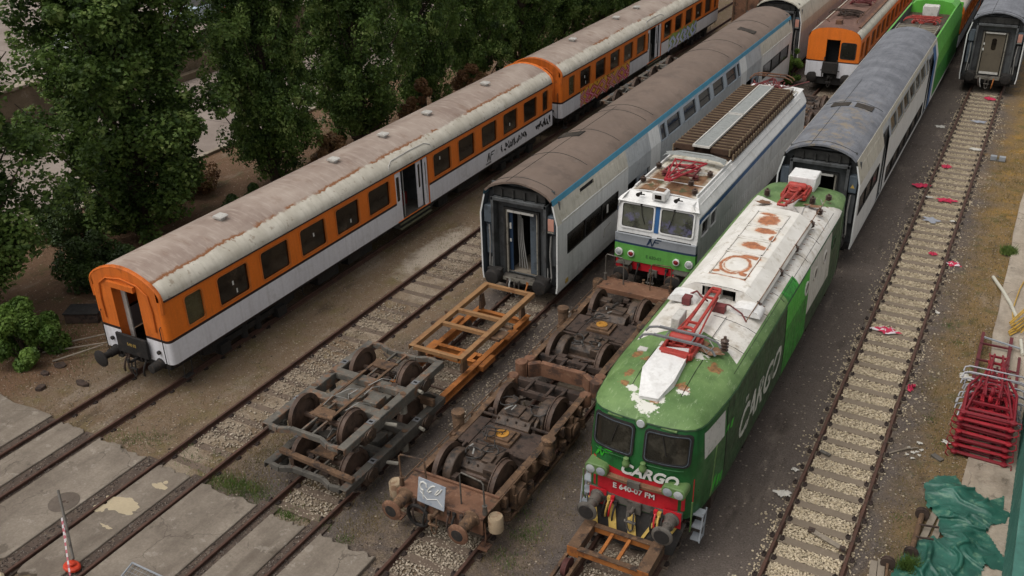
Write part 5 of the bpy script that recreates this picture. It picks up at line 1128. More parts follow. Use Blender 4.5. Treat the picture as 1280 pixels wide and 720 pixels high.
for s in (-1, 1):
    a, b = (.16, 1.05); 
    def rr2(x0,x1,z0,z1,r): return rrect(min(s*x0,s*x1),max(s*x0,s*x1),z0,z1,r,3)
    fr = fmap_ring('windscreen', rr2(a-.05,b+.05,2.33,3.08,.1), rr2(a+.02,b-.02,2.40,3.01,.07), BLACK, -.01, .042, GL)
    m = MB(); o = dens(rr2(a-.02,b+.02,2.36,3.05,.08)); cx = s*(a+b)/2; vs = []
    for k in range(1, 4): vs += [(cx+(p-cx)*k/3, gfront(cx+(p-cx)*k/3, 2.7+(q-2.7)*k/3)-.022, 2.7+(q-2.7)*k/3) for p, q in o]
    n = len(o); vs.append((cx, gfront(cx,2.7)-.022, 2.7)); fs = [(3*n, i, (i+1)%n) for i in range(n)]
    for k in range(2): fs += [(k*n+i, k*n+n+i, k*n+n+(i+1)%n, k*n+(i+1)%n) for i in range(n)]
    m.add(vs, fs); m.build('pane', GLASSW, fr, smooth=60)
    fmap_ring('rim', rr2(a-.012,b+.012,2.368,3.042,.085), rr2(a+.0,b-.0,2.38,3.03,.08), ENDG2, .04, .047, fr)
    m = MB(); m.tube([(s*.5,gfront(s*.5,2.95)-.05,3.0),(s*.62,gfront(.62,2.6)-.05,2.55)], .01, 4); m.build('wiper', BUFR, fr)
    m = MB(); m.tube([(x, gfront(x,2.27)-.05, 2.27) for x in [s*(.2+.1*i) for i in range(9)]], .012, 5); m.build('handrail', GREEND, GL)
    m = MB(); m.box(s*.6-.17,s*.6+.17,gfront(.6,3.14)-.04,gfront(.6,3.14)+.1,3.12,3.16); m.build('rain_visor', GREENR, GL, bevel=.01)
    # headlight pod
    m = MB(); y = gfront(.85,1.95); m.prism(rrect(s*.88-.26,s*.88+.26,1.70,1.97,.1), 'y', y-.22, y+.15); hp = m.build('headlight_pod', GREENR, GL, smooth=40, bevel=.02)
    for dx, mt in ((.12*s, LAMPW), (-.12*s, GREYB)): m = MB(); m.lathe([(.1,0),(.105,.012),(.09,.02),(.0,.03)], (s*.88+dx,y-.218,1.83), (0,-1,0), 18); m.build('headlight', mt, hp, smooth=50)
    # horns, cab side, steps, buffers
    m = MB(); y = gfront(.15,2.15); m.lathe([(.03,0),(.075,.04),(.085,.12),(.055,.17),(.06,.24),(.02,.26)], (s*.19-.03,y-.07,2.08), (0,0,1), 12); m.build('horn', GREENR, GL, smooth=50)
    buffer(GL, s*.86, -.02, 1.06, -1, .62, mat=BUFF, r=.235, headmat=BUFF)
    m = MB(); m.box(s*.86-.2,s*.86+.2,-.03,.0,.86,1.26); m.build('buffer_plate', REDF, GL)
    for k, (xo, mt) in enumerate(((.5,REDF),(.58,YELB),(.66,BUFR),(.42,BUFF))):
        hose(GL, (s*xo,-.03,1.12-.03*k), .42, s*.04, mt if k<2 else BUFR, r=.024)
    m = MB()
    for k in range(3): m.box(min(s*1.2,s*1.42),max(s*1.2,s*1.42),.25+.05*k,.5+.05*k,.42+.3*k,.45+.3*k)
    m.bar((s*1.41,.25,.4),(s*1.41,.4,1.1),.03,.03); m.bar((s*1.41,.5,.4),(s*1.41,.62,1.1),.03,.03); m.build('step', GREYB, GL)
    m = MB(); m.tube([(s*1.22,.12,.75),(s*1.25,.06,.9),(s*1.25,.06,1.6)], .018, 6); m.tube([(s*1.37,.9,1.2),(s*1.39,.9,1.25),(s*1.41,1.0,2.5)], .014, 5); m.build('handrail', GREENR, GL)
m = MB(); m.lathe([(.09,0),(.125,.02),(.125,.07),(.10,.1),(.0,.11)], (-.0,gfront(0,3.1)+.06,3.14), (0,-1,.12), 18); lm = m.build('top_lamp', GREENR, GL, smooth=50); m = MB(); m.lathe([(.095,.1),(.08,.12),(0,.125)], (-.0,gfront(0,3.1)+.06,3.14), (0,-1,.12), 18); m.build('lens', LAMPW, lm)
coupling(GL, -.0, 1.05, -1, BUFF)
m = MB(); m.box(-.16,.16,-.06,.02,.9,1.2); m.box(-1.05,1.05,-.0,.12,1.0,1.2); m.build('coupler_plate', BUFF, GL)
m = MB(); st = [(-1.15,.78)]; 
m.add([(-1.15,.05,.95),(1.15,.05,.95),(1.0,-.28,.30),(0,-.42,.24),(-1.0,-.28,.30)], [(0,4,3,2,1)]); m.add([(-1.15,.09,.95),(1.15,.09,.95),(1.0,-.22,.29),(0,-.36,.23),(-1.0,-.22,.29)], [(0,1,2,3,4)])
sp = m.build('snow_plough', BUFR, GL, smooth=0); m = MB()
for k in range(5):
    x = -1.05+k*.46; sg = 1 if k < 2.5 else -1
    def pp(xx, v): return (xx, .05-.33*v-(.1*v*(1-abs(xx)))-.012, .95-.66*v)
    m.add([pp(x-.06*sg+.1*(sg<0),.04),pp(x+.13+.1*(sg<0),.04),pp(x+.13+.26*sg*.8,.93),pp(x-.06*sg+.26*sg*.8,.93)], [(0,3,2,1)])
m.build('hazard_stripe', YELB, sp, smooth=0)
# cab side window blanked with a white sheet, side details
m = MB()
def sidept(y, z, off=.008):
    zs = [l[0] for l in LEV]; sx = float(np.interp(z, zs, [l[1] for l in LEV])); sy = float(np.interp(z, zs, [l[2] for l in LEV]))
    ys = [h[1]+sy*max(0,1-h[1]/4.2) for h in HALF[4:]]+[12]; xs = [h[0]*(1-sx/1.43) for h in HALF[4:]]+[1.43*(1-sx/1.43)]
    return (float(np.interp(y, ys, xs))+off, y, z)
m.loft([[sidept(.62+1.0*i/8, 2.34+.66*j/4) for i in range(9)] for j in range(5)]); m.build('blanked_window', VENTW, GL, smooth=50)
random.seed(3)
m = MB()
for y0, y1, sl in ((1.05,1.2,.7),(1.3,1.42,.75),(1.5,1.58,.6)): m.add([sidept(y0,1.15,.006),sidept(y1,1.15,.006),sidept(y1+sl,2.5,.006),sidept(y0+sl,2.5,.006)], [(0,1,2,3)])
m.build('lime_flash', LIME, GL, smooth=0)
text('side_lettering', 'CARGO', 1.02, TEXTS, GL, (1.437, 2.55, 1.50), (0,1,0), (0,0,1), shear=.35, bold=.02, ext=.003)
text('side_emblem', 'm', .3, TEXTS, GL, (1.437, 3.0, 2.35), (0,1,0), (0,0,1), shear=.3, ext=.003)
m = MB()
for y in (1.75, 6.55, 13.2): m.tube([sidept(y,1.0+.5*i,.004) for i in range(5)], .008, 4)
m.build('panel_joint', BLACK, gbody)
for i, y in enumerate((8.7,9.7,10.9,12.0)):
    m = MB(); m.ring(arc((y,2.62),.21,0,2*PI,18,lambda a,b:(a,b))[:-1], arc((y,2.62),.16,0,2*PI,18,lambda a,b:(a,b))[:-1], 'x', 1.40, 1.44); f = m.build('porthole', ROOFW if i<3 else GREENS, GL); m = MB(); m.prism(arc((y,2.62),.18,0,2*PI,18,lambda a,b:(a,b))[:-1], 'x', 1.41, 1.425); m.build('pane', GLASS, f, smooth=0)
# roof equipment
m = MB(); base = [(-.47,2.25),(.27,2.4),(.32,1.22),(.16,.70),(-.28,.66),(-.52,1.4)]
hz = [roofz(a,b)+.15 for a,b in base]; hz[3] -= .06; hz[4] -= .06; vs = [(a,b,roofz(a,b)-.03) for a,b in base]+[(a*.9-.0,b,z) for (a,b),z in zip(base,hz)]; n = 6
m.add(vs, [tuple(range(n,2*n))]+[(i,n+i,n+(i+1)%n,(i+1)%n) for i in range(n)]); m.build('air_intake_cover', WHITEG, GL, smooth=0, bevel=.02)
pantograph(GL, (-.02,2.25,3.72), 2.75, PANTO, PANTO)
m = MB(); m.box(-.52,-.32,3.2,3.75,3.66,4.0); m.build('roof_box', VENTW, GL, bevel=.02)
hz0 = 4.02
def hood_mat():
    t = NT('hood_white_rusted'); o = t.obj(); X, Y, Z = t.xyz(o)
    def ell(cx, cy, rx, ry):
        a = t.math('DIVIDE', t.math('SUBTRACT', X, cx), rx); b = t.math('DIVIDE', t.math('SUBTRACT', Y, cy), ry)
        return t.math('SQRT', t.math('ADD', t.math('MULTIPLY', a, a), t.math('MULTIPLY', b, b)))
    n = t.math('MULTIPLY', t.math('SUBTRACT', t.noise(7, detail=9, rough=.75), .5), 2.6); n2 = t.math('MULTIPLY', t.math('SUBTRACT', t.noise(3, detail=6), .5), 1.6)
    acc = None
    for e in ((.0,9.55,.33,.42),(.05,7.75,.30,.24),(.3,7.72,.2,.14),(.12,8.8,.34,.2),(.25,7.05,.3,.13),(-.12,9.98,.24,.1),(.42,8.4,.1,.22),(-.35,5.95,.12,.1),(.35,6.0,.16,.1)):
        d = ell(*e); v = t.math('SUBTRACT', 1.0, d); acc = v if acc is None else t.math('MAXIMUM', acc, v)
    for e, wd in (((.0,6.45,.36,.5),.10),((.02,6.5,.3,.44),.05)):
        d = t.math('SUBTRACT', wd*1.5, t.math('ABSOLUTE', t.math('SUBTRACT', ell(*e), 1.0))); acc = t.math('MAXIMUM', acc, t.math('MULTIPLY', d, 3.2))
    ax = t.math('ABSOLUTE', X); sq = t.math('MAXIMUM', t.math('DIVIDE', ax, .46), t.math('DIVIDE', t.math('ABSOLUTE', t.math('SUBTRACT', Y, 6.45)), .71))
    acc = t.math('MAXIMUM', acc, t.math('MULTIPLY', t.math('SUBTRACT', .035, t.math('ABSOLUTE', t.math('SUBTRACT', sq, 1.0))), 9.0))
    f = t.rng(t.math('ADD', acc, t.math('MULTIPLY', n, .55)), .0, .24)
    halo = t.rng(t.math('ADD', acc, t.math('MULTIPLY', n2, .4)), -.45, .35, 0, .5)
    w = t.mix(t.rng(t.noise(1.6, detail=6), .35, .65), lin('#c4c0b8'), lin('#d8d5cf')); w = t.mix(t.math('MULTIPLY', t.rng(t.noise(4.2, detail=8), .58, .68), .45), w, lin('#93866f'))
    w = t.mix(halo, w, lin('#c7b193')); rs = t.mix(t.rng(t.noise(12, detail=6), .35, .65), lin('#7d4426'), lin('#b06a3e'))
    c = t.mix(t.math('MULTIPLY', f, .92), w, rs); t.bump(t.noise(30, detail=6), .1); return t.fin(c, .65, spec=.3)
def hood():
    y0, y1 = 5.15, 10.5; m = MB()
    sec = [(-1.02,3.70),(-.98,3.78),(-.64,hz0-.02),(-.3,hz0+.02),(.3,hz0+.02),(.64,hz0-.02),(.98,3.78),(1.02,3.70)]
    rows = [[(x,y,z) for x,z in sec] for y in (y0,y0+.02,7.8,y1-.02,y1)]; m.loft(rows)
    for y, fl in ((y0,1),(y1,0)):
        m.add([(x,y,z) for x,z in [(-1.02,3.70),(-.98,3.78),(-.64,hz0-.02),(-.36,hz0-.01),(-.36,3.70)]], [(0,1,2,3,4) if fl else (4,3,2,1,0)]); m.add([(x,y,z) for x,z in [(1.02,3.70),(.98,3.78),(.64,hz0-.02),(.36,hz0-.01),(.36,3.70)]], [(4,3,2,1,0) if fl else (0,1,2,3,4)])
        m.box(-.36,.36,min(y,y+.02) if fl else y-.02,y+.02 if fl else y,hz0-.06,hz0+.0)
    h = m.build('roof_hood', hood_mat(), GL, smooth=25)
    m = MB(); m.box(-.36,.36,y0+.3,y0+.33,3.6,hz0-.06,0); m.box(-.02,.02,y0+.01,y0+.3,3.6,hz0-.06,1); m.box(-.42,-.36,y0,y0+.3,3.6,hz0-.06,1); m.box(.36,.42,y0,y0+.3,3.6,hz0-.06,1); m.build('duct_opening', [DARK, ROOFW], h)
    for s in (-1, 1):
        m = MB(); m.prism([(s*.42+s*.42*math.cos(t)*1+s*.32, 3.62+.28*math.sin(t)) for t in [PI*i/12 for i in range(13)]], 'y', y0-.75, y0-.12) if 0 else m.prism([(s*.78+.38*math.cos(t), 3.6+.20*math.sin(t)) for t in [PI*i/12 for i in range(13)]], 'y', y0-.42, y0+.05); m.build('duct_bulge', WHITEG, h, smooth=50)
    Z = hz0+.026
    def sq(y0, y1, x0, x1, w=.025): return [(x0,y0,x1,y0+w),(x0,y1-w,x1,y1),(x0,y0,x0+w,y1),(x1-w,y0,x1,y1)]
    m = MB()
    for ya, yb in ((5.75,7.15),(7.25,8.1),(8.2,9.0),(9.1,10.1)):
        for a,b,c,d in sq(ya,yb,-.46,.46): m.box(a,c,b,d,Z-.008,Z+.006)
    m.build('hatch_frame', ROOFW, h)
hood()
m = MB()
for k in range(22): y = 5.4+k*.36; m.box(1.02,1.10,y,y+.012,3.595,3.608)
m.tube([(.97,4.2,3.78)]+[(.97+.01*math.sin(i),4.2+i*.9,3.80) for i in range(1,10)], .012, 5); cnd = m.build('roof_conduit', RUSTST2, GL)
for y in (5.2,7.2,8.8,10.6,11.6,12.8): insulator(GL, .97, y, 3.6, .16)
insulator(GL, .85, 2.95, 3.62, .32); insulator(GL, -.8, 12.4, 3.6, .2); insulator(GL, .6, 12.3, 3.62, .2)
pantograph(GL, (.02,13.0,3.74), 2.2, PANTO, PANTO, bow=None, rz=PI)
m = MB(); m.box(-.42,.42,13.35,14.15,3.55,4.0); m.build('roof_box', WHITEG, GL, bevel=.03)
m = MB(); m.tube([(.3,12.2,3.75),(.32,11.6,3.95),(.3,11.1,3.95),(.55,10.9,3.8)], .02, 6); m.tube([(.6,11.9,3.7),(.6,11.2,3.9),(.6,10.8,3.72)], .018, 6); m.tube([(.8,12.5,3.7),(.95,12.1,3.72),(.97,11.5,3.7)], .016, 6); m.tube([(.45,3.1,3.72),(.62,2.9,3.68),(.55,2.6,3.66),(.4,2.75,3.7)],.014,5); m.build('roof_cable', HOSEC, GL)
m = MB(); m.tube([(-.78,4.9,3.7),(-.5,5.0,3.85),(-.3,4.7,3.9),(-.1,4.6,3.86)], .025, 6); m.tube([(.1,4.6,3.85),(.4,4.75,3.8),(.75,4.6,3.72),(.95,4.3,3.7)], .02, 6); m.box(.05,.35,4.5,4.7,3.66,3.84); m.box(-.75,-.55,4.6,4.85,3.62,3.8); m.build('roof_pipework', PANTOD, GL)
m = MB()
for y in (3.35,4.35,5.3): m.tube([(x,y,roofz(x,y)+.004) for x in (.15,.4,.7,1.0,1.2)], .008, 4)
m.tube([(.45,3.3,3.665),(.45,4.4,3.665)], .008, 4); m.tube([(1.24,2.5+i*1.1,roofz(1.24,5)+.002) for i in range(10)], .006, 4); 
for y in (6.4,7.6,8.9,10.2): m.tube([(x,y,roofz(x,y)+.004) for x in (1.0,1.15,1.25,1.33)], .007, 4)
for s_ in (-.55,.55): m.tube([(s_,1.0+.2*i,roofz(s_,1.0+.2*i)+.003) for i in range(8)], .006, 4)
m.build('roof_seam', BLACK, gbody)
stain(GL, [blob(.62,2.75,.26,.16,20,.4),blob(.35,3.0,.16,.12,18,.4),blob(.2,2.85,.12,.1,18,.4),blob(-.7,11.7,.25,.12,20,.4),blob(.7,12.0,.3,.12,20,.4),blob(-.85,5.6,.12,.3,18,.4)], 3.667, RUSTST2)
m = MB(); m.box(-.95,-.72,2.25,2.42,3.5,3.56); m.build('roof_plate', VENTW, GL)
m = MB(); m.box(-1.2,1.2,.6,14.3,.6,.95); m.build('underframe', BLACK, GL)
b = coach_bogie(GL, 3.0, RUSTD); dup(b, GL, (0,LG-3.0,0))

# ---------------------------------------------------------------- white locomotive
WL = thing('electric_locomotive', 'white locomotive with blue stripe and light green nose, resistor banks on its roof', 'locomotive', (-7.30, 9.15, 0))
LW = 14.1
def wxf(z): return 1.37-.02*max(0,(z-2.2)) if z < 3.08 else 1.352-(z-3.08)*.62
m = MB(); mzw = lambda z, y: 1 if 2.86 < z < 3.03 and y > .2 else (2 if z < 1.3 else 0)
holes = [(.42,1.10,2.34,2.86),(1.28,1.85,2.34,2.84)]
for s in (1, -1): side_wall(m, wxf, [1.0,1.3,2.2,2.86,3.03,3.08,3.48], [.18,4,8,12,LW-.5], holes if s > 0 else [], .06, mzw, s)
for s in (1, -1):   # rear taper
    rows = [[(s*wxf(z)*k, y, z) for z in (1.0,1.3,2.2,2.86,3.03,3.08,3.48)] for y, k in ((LW-.5,1),(LW-.12,.93),(LW,.8))]; m.loft(rows if s > 0 else rows[::-1], mf=lambda i,j: 1 if j == 3 else 0)
rb = MB()
for k in range(44):
    y = 2.3+k*.255; rb.box(1.355,1.379-.0,y,y+.07,1.35,2.2); rb.add([(1.379,y,2.2),(1.379,y+.07,2.2),(1.368,y+.07,2.82),(1.368,y,2.82)],[(0,1,2,3)])
rb.build('side_rib', WHITEG, WL, smooth=0)
# front face
FZ = [(1.3,.0),(1.86,.0),(1.93,.0),(2.2,.0),(2.2,.10),(2.36,.12),(3.24,.24),(3.27,.14),(3.36,.22),(3.50,.62)]
rows = [[(x,y+.10*max(0,abs(x)-1.0),z) for x in (-1.35,-1.1,-.6,0,.6,1.1,1.35)] for z, y in FZ]; rows[-1] = [(x*.83,y,z) for x,y,z in rows[-1]]; rows[-2] = [(x*.96,y,z) for x,y,z in rows[-2]]
m.loft(rows, mf=lambda i,j: {0:3,1:4,2:5,3:5}.get(i,0)); m.box(-1.3,1.3,.04,.5,1.0,1.3,6)
for s in (1,-1): zz = [1.0,1.3,1.86,1.93,2.2,2.36,3.08]; m.loft([[(s*1.35,.035+(.1 if z>2.2 else 0)+.1*max(0,(z-2.36)/.9),z) for z in zz],[(s*wxf(z),.19,z) for z in zz]] if s>0 else [[(s*wxf(z),.19,z) for z in zz],[(s*1.35,.035+(.1 if z>2.2 else 0)+.1*max(0,(z-2.36)/.9),z) for z in zz]], mf=lambda i,j: {1:3,2:4,3:5}.get(j,0))
# roof deck
m.loft([[(x,y,z) for x,z in ((1.105,3.48),(.6,3.53),(0,3.55),(-.6,3.53),(-1.105,3.48))] for y in (.6,4,8,12,LW-.5,LW-.05)])
m.loft([[(1.12,.62,3.49),(0,.62,3.5),(-1.12,.62,3.49)],[(1.105,.6,3.48),(0,.6,3.55),(-1.105,.6,3.48)]][::-1])
m.loft([[(x*.84,LW,z) for x,z in ((1.3,1.0),(1.3,3.0),(1.05,3.48))],[(-x*.84,LW,z) for x,z in ((1.3,1.0),(1.3,3.0),(1.05,3.48))]])
wb = m.build('body', [WHITEG, BLUE, BLACK, GREENL, NAVY, GREYB, REDF], WL, smooth=25)
for s in (-1, 1):
    fr = MB(); a, b = (.13,1.17) if s > 0 else (-1.17,-.13)
    fr.M = Matrix.Translation((0,.175,2.80)) @ Matrix.Rotation(-math.atan(.137), 4, 'X')
    fr.ring(rrect(a-.05,b+.05,-.43,.43,.1), rrect(a,b,-.38,.38,.07), 'y', -.03, .02); f = fr.build('windscreen', WHITEG, WL, smooth=40)
    g_ = MB(); g_.M = fr.M; g_.prism(rrect(a-.01,b+.01,-.39,.39,.08), 'y', -.012, .01); g_.build('pane', GLASSV, f, smooth=0)
    g_ = MB(); g_.M = fr.M; g_.ring(rrect(a-.005,b+.005,-.385,.385,.075), rrect(a+.02,b-.02,-.36,.36,.06), 'y', -.02, -.01); g_.build('seal', BLACK, f)
    g_ = MB(); g_.M = fr.M; g_.tube([(s*.55,-.05,.42),(s*.5,-.05,.1),(s*.4,-.04,-.2)], .012, 4); g_.cyl((s*.55,-.08,.42),(s*.55,.02,.42),.03,8); g_.build('wiper', BUFR, f)
    for dx, mt, r in ((-.15,LAMPW,.13),(.14,LAMPR,.11)):
        m = MB(); x = s*1.0+dx*-s*-1; m.lathe([(r,0),(r,.06),(r*.82,.07),(r*.8,.055),(0,.05)], (s*1.03+s*(-dx) if mt is LAMPW else s*(.76),0.0,1.57), (0,-1,0), 20); h = m.build('headlight' if mt is LAMPW else 'tail_lamp', WHITEG, WL, smooth=40); m = MB(); m.lathe([(r*.78,.052),(r*.6,.075),(0,.085)], (s*1.03+s*(-dx) if mt is LAMPW else s*.76,0,1.57), (0,-1,0), 16); m.build('lens', mt, h, smooth=60)
    m = MB(); m.tube([(s*.1,-.03,2.27),(s*.1,-.07,2.3),(s*1.2,-.07,2.3),(s*1.2,-.03,2.27)], .016, 5); m.build('handrail', BUFR, WL)
    buffer(WL, s*.87, .0, 1.05, -1, .6, mat=BUFF)
    m = MB(); m.box(s*.95-.24,s*.95+.24,-.28,.02,1.26,1.29); m.build('foot_plate', STEELG2, WL)
    m = MB(); m.cyl((s*.62,.3,3.5),(s*.62,.3,3.6),.03,8); m.lathe([(.02,0),(.07,.2)], (s*.62,.22,3.6),(0,-1,0),8) ; m.tube([(s*.5,.3,3.52),(s*.75,.3,3.52)],.02,5); m.build('horn', BUFR, WL)
m = MB(); m.prism([(-.09,2.36),(.09,2.36),(.09,3.24),(-.09,3.24)], 'y', .1, .12) if 0 else m.loft([[(-.075,.10+.0,2.37),(.075,.10,2.37)],[(-.075,.225,3.24),(.075,.225,3.24)]]); m.build('centre_post', BLUE, WL, smooth=0)
nf_logo(WL, (-.26,-.006,1.95), (1,0,0), (0,0,1), .42, NAVY); text('loco_number', 'E 630-03', .15, M('faint_green_text','#3f6b36',.6), WL, (0,-.004,1.5), (1,0,0), (0,0,1), align='CENTER', bold=.004)
m = MB(); m.M = Matrix.Translation((.0,.4,3.56)); m.prism([(-.22,-.12),(.22,-.12),(.22,.12),(.12,.17),(-.12,.17),(-.22,.12)], 'y', -.22, .22); hl = m.build('roof_headlight', WHITEG, WL, bevel=.02); m = MB(); m.box(-.12,.1,.36-.2,.17,3.5,3.64); m.build('lens', GLASS, hl, bevel=.01); m = MB(); m.box(-.15,.13,.25,.55,3.732,3.738); m.build('rust_patch', RUSTST2, hl)
for a, b, c, d in holes: window(WL, a, b, c, d, 1.372, WHITEG, GLASS, r=.05, fw=.03)
coupling(WL, .02, 1.0, -1, BUFF); hose(WL, (.45,.0,1.2), .5, .05, BUFR); hose(WL, (-.5,.0,1.2), .5, -.05, BUFR)
def deck_mat():
    t = NT('loco_deck_weathered'); o = t.obj(); X, Y, Z = t.xyz(o); w = t.mix(t.rng(t.noise(1.5, detail=7), .35, .65), lin('#b9b3a5'), lin('#d0ccc3'))
    w = t.mix(t.math('MULTIPLY', t.rng(t.noise(2.2, detail=9, rough=.75), .47, .62), .75), w, lin('#948569')); w = t.mix(t.math('MULTIPLY', t.rng(t.noise(3.4, detail=9, rough=.75), .53, .62), .8), w, lin('#6b5a45'))
    k = t.math('ADD', t.rng(Y, 3.6, 2.0), t.math('MULTIPLY', t.math('SUBTRACT', t.noise(1.5, detail=8, rough=.7), .5), 2.6)); ax = t.rng(t.math('ABSOLUTE', X), 1.02, .8); xg = t.rng(t.math('ABSOLUTE', t.math('ADD', X, .22)), .04, .14)
    r = t.mix(t.rng(t.noise(2.6, detail=8), .38, .62), lin('#5a3f2d'), lin('#84644a')); r = t.mix(t.rng(t.noise(2.0, detail=6), .54, .6), r, lin('#4f4e37'))
    c = t.mix(t.math('MULTIPLY', t.math('MULTIPLY', t.rng(k, .5, .68), ax), xg), w, r); t.bump(t.noise(22, detail=7), .25, .02); return t.fin(c, .85, spec=.2)
m = MB(); m.loft([[(x,y,3.482+.074*(1-(abs(x)/1.08)**2)+.006) for x in (1.04,.8,.5,0,-.5,-.8,-1.04)] for y in (.68,4,8,13.5)]); m.build('roof_deck', deck_mat(), WL)
m = MB()
for y in (1.6,2.75): m.box(-1.0,1.02,y,y+.02,3.55,3.575)
m.box(1.0,1.05,.8,LW-1,3.5,3.58); m.box(-1.05,-1.0,.8,LW-1,3.5,3.58); m.tube([(1.2,.7,3.33),(1.2,3,3.36),(1.2,LW-1,3.36)], .012, 5); m.build('deck_rib', WHITEG, WL)
m = MB(); m.loft([[(x,y,z) for x,z in ((-1.08,.0),(-.95,.09),(-.5,.13),(.5,.13),(.95,.09),(1.08,0))] for y in (0,.32)]); m.tube([(-1.05,.34,.05),(-.5,.36,.15),(.5,.36,.15),(1.05,.34,.05)], .03, 6); sh = m.build('insulator_shroud', GRATE, WL); sh.location = (0,3.3,3.72)
pantograph(WL, (.0,.95,3.76), 2.3, PANTOB, PANTOD, bow=None, w1=.55, kind='light')
for x, y in ((-.95,1.3),(.55,1.6),(.85,2.6),(-.95,2.7),(.9,.95)): insulator(WL, x, y, 3.55, .14)
# resistor banks
m = MB(); nb = 27
for k in range(nb):
    y = 4.25+k*.3
    for x0, x1 in ((-1.0,-.30),(.30,.92)):
        m.box(x0,x1,y,y+.09,3.74,3.90,0); m.box(x0,x1,y+.10,y+.125,3.84,3.93,1); m.box(x0,x0+.06,y+.12,y+.28,3.66,3.80,0); m.box(x1-.06,x1,y+.12,y+.28,3.66,3.80,0)
    m.box(.93,.98,y,y+.12,3.70,3.93,1); m.box(1.0,1.05,y+.1,y+.22,3.62,3.88,0); m.box(1.07,1.11,y,y+.10,3.56,3.78,1); m.box(-1.06,-1.02,y,y+.12,3.62,3.86,1)
m.box(-1.02,1.1,4.3,12.4,3.55,3.64,0)
RESB = M('resistor_brown', '#3f2c20', .85, var=.35, scale=3, dirt=('#38281f', .6, 5, .53), bump=.3); RESL = M('resistor_cream', '#75644f', .75, var=.25, scale=4, dirt=('#6b563f', .6, 6, .53))
m.build('resistor_bank', [RESB, RESL], WL, smooth=0)
for y0, y1 in ((4.1,8.0),(8.1,12.2)):
    m = MB(); m.box(-.27,.27,y0+.03,y1-.03,3.95,3.97,0); m.ring([(-.3,y0),(.3,y0),(.3,y1),(-.3,y1)], [(-.26,y0+.04),(.26,y0+.04),(.26,y1-.04),(-.26,y1-.04)], 'z', 3.93, 4.0, 1); m.build('roof_walkway', [GRATE, VENTW], WL)
p2 = pantograph(WL, (-.1,13.6,3.75), 1.5, PANTOD, PANTOD, bow=RUSTRED, w1=.75, kind='light', rz=PI)
m = MB(); random.seed(6)
for k in range(14): a = random.uniform(-.9,.7); b = random.uniform(12.4,13.2); m.tube([(a,b,3.62+random.random()*.2),(a+random.uniform(-.5,.9),b+random.uniform(.1,.6),3.7+random.random()*.35)], .022, 5)
m.build('pantograph_linkage', PANTOD, WL)
m = MB(); m.tube([(.95,12.4,3.6),(1.0,12.9,3.6),(.9,13.5,3.58)], .02, 5); m.box(.65,.85,13.0,13.3,3.52,3.7); m.build('roof_box', VENTW, WL)
m = MB(); m.box(-1.2,1.2,.5,LW-.4,.55,1.0); m.build('underframe', BLACK, WL)
b = coach_bogie(WL, 3.0, RUSTD); dup(b, WL, (0,LW-3.0,0))

# ---------------------------------------------------------------- orange railcar in the background
OR = thing('electric_railcar', 'orange fronted railcar with brown roof deck in the background', 'railcar', (-7.40, 34.9, 0))
LO = 24; RPo = [(1.34,2.95),(1.33,3.06),(1.24,3.2),(1.08,3.32),(.8,3.42),(.4,3.48),(0,3.5)]; fo = RPo+[(-x,z) for x,z in RPo[-2::-1]]
m = MB(); mzo = lambda z, y: 1 if z < 1.70 else (2 if z < 1.76 else 0)
WO = [(.35,.95,1.9,2.75),(1.5,2.4,1.1,2.75)]+[(3.1+1.5*i,4.2+1.5*i,1.9,2.75) for i in range(9)]
side_wall(m, lambda z: 1.34, [.9,1.70,1.76,2.95], [.08,LO], WO, .06, mzo); side_wall(m, lambda z: 1.34, [.9,1.70,1.76,2.95], [.08,LO], [], .06, mzo, -1)
def osx(x0, x1, z0f, hole=None):
    xs = [x0+(x1-x0)*i/6 for i in range(7)]
    def top(x): pr = sorted(RPo); return float(np.interp(abs(x), [p[0] for p in pr], [p[1] for p in pr]))
    m.loft([[(x,.0 if abs(x)<1.2 else .08*(abs(x)-1.2)/.14,z) for z in (z0f,max(z0f,1.70),max(z0f,1.76),max(z0f+.01,2.4),top(x))] for x in xs], mf=lambda i,j: [1,2,0,0][j] if z0f < 1.6 else 0)
osx(-1.34,-.33,.9); osx(.29,1.34,.9); osx(-.33,.29,2.87)
ob = m.build('body', [ORANGE, WHITEP, STRIPE], OR, smooth=30)
m = MB(); rows = [[(x,y,z+.004) for x,z in fo] for y in (.0,.3,LO)]; m.loft(rows, mf=lambda i,j: 1 if 2 < j < len(fo)-4 else 0)
m.build('roof', [CREAM, M('deck_rust_brown','#6b5046',.85,var=.2,scale=1.2,dirt=[('#8a7060',.5,2,.55),('#4a352d',.5,4,.58)])], OR, smooth=50)
m = MB(); m.box(-.33,.29,.45,.5,.9,2.9); m.box(-.36,-.33,.0,.5,.9,2.9); m.box(.29,.32,.0,.5,.9,2.9); m.build('doorway', DARK, OR)
m = MB(); m.box(-.42,.36,-.22,.0,1.15,1.72); m.tube([(-.4,-.1,.9),(-.42,-.18,1.3),(-.35,-.15,2.0)], .03, 6); m.tube([(.34,-.1,.9),(.36,-.18,1.3),(.3,-.15,1.9)], .03, 6); m.bar((-.5,-.2,1.3),(.5,-.2,1.3),.05,.05); m.build('gangway_plate', BUFR, OR, bevel=.02)
wn = MB(); wn.ring(rrect(.38,1.16,1.92,2.78,.1), rrect(.43,1.11,1.97,2.73,.08), 'y', -.02, .02); f = wn.build('windscreen', BLACK, OR); m = MB(); m.prism(rrect(.42,1.12,1.96,2.74,.08), 'y', -.01, .0); m.build('pane', GLASSW, f, smooth=0)
for a, b, c, d in WO: window(OR, a, b, c, d, 1.344, FRAMEO, GLASS, r=.08, fw=.03)
m = MB()
for s in (-1,1): m.tube([(s*.75,1.5,3.5),(s*.75,1.5,3.62),(s*.75,LO-2,3.62)], .03, 5)
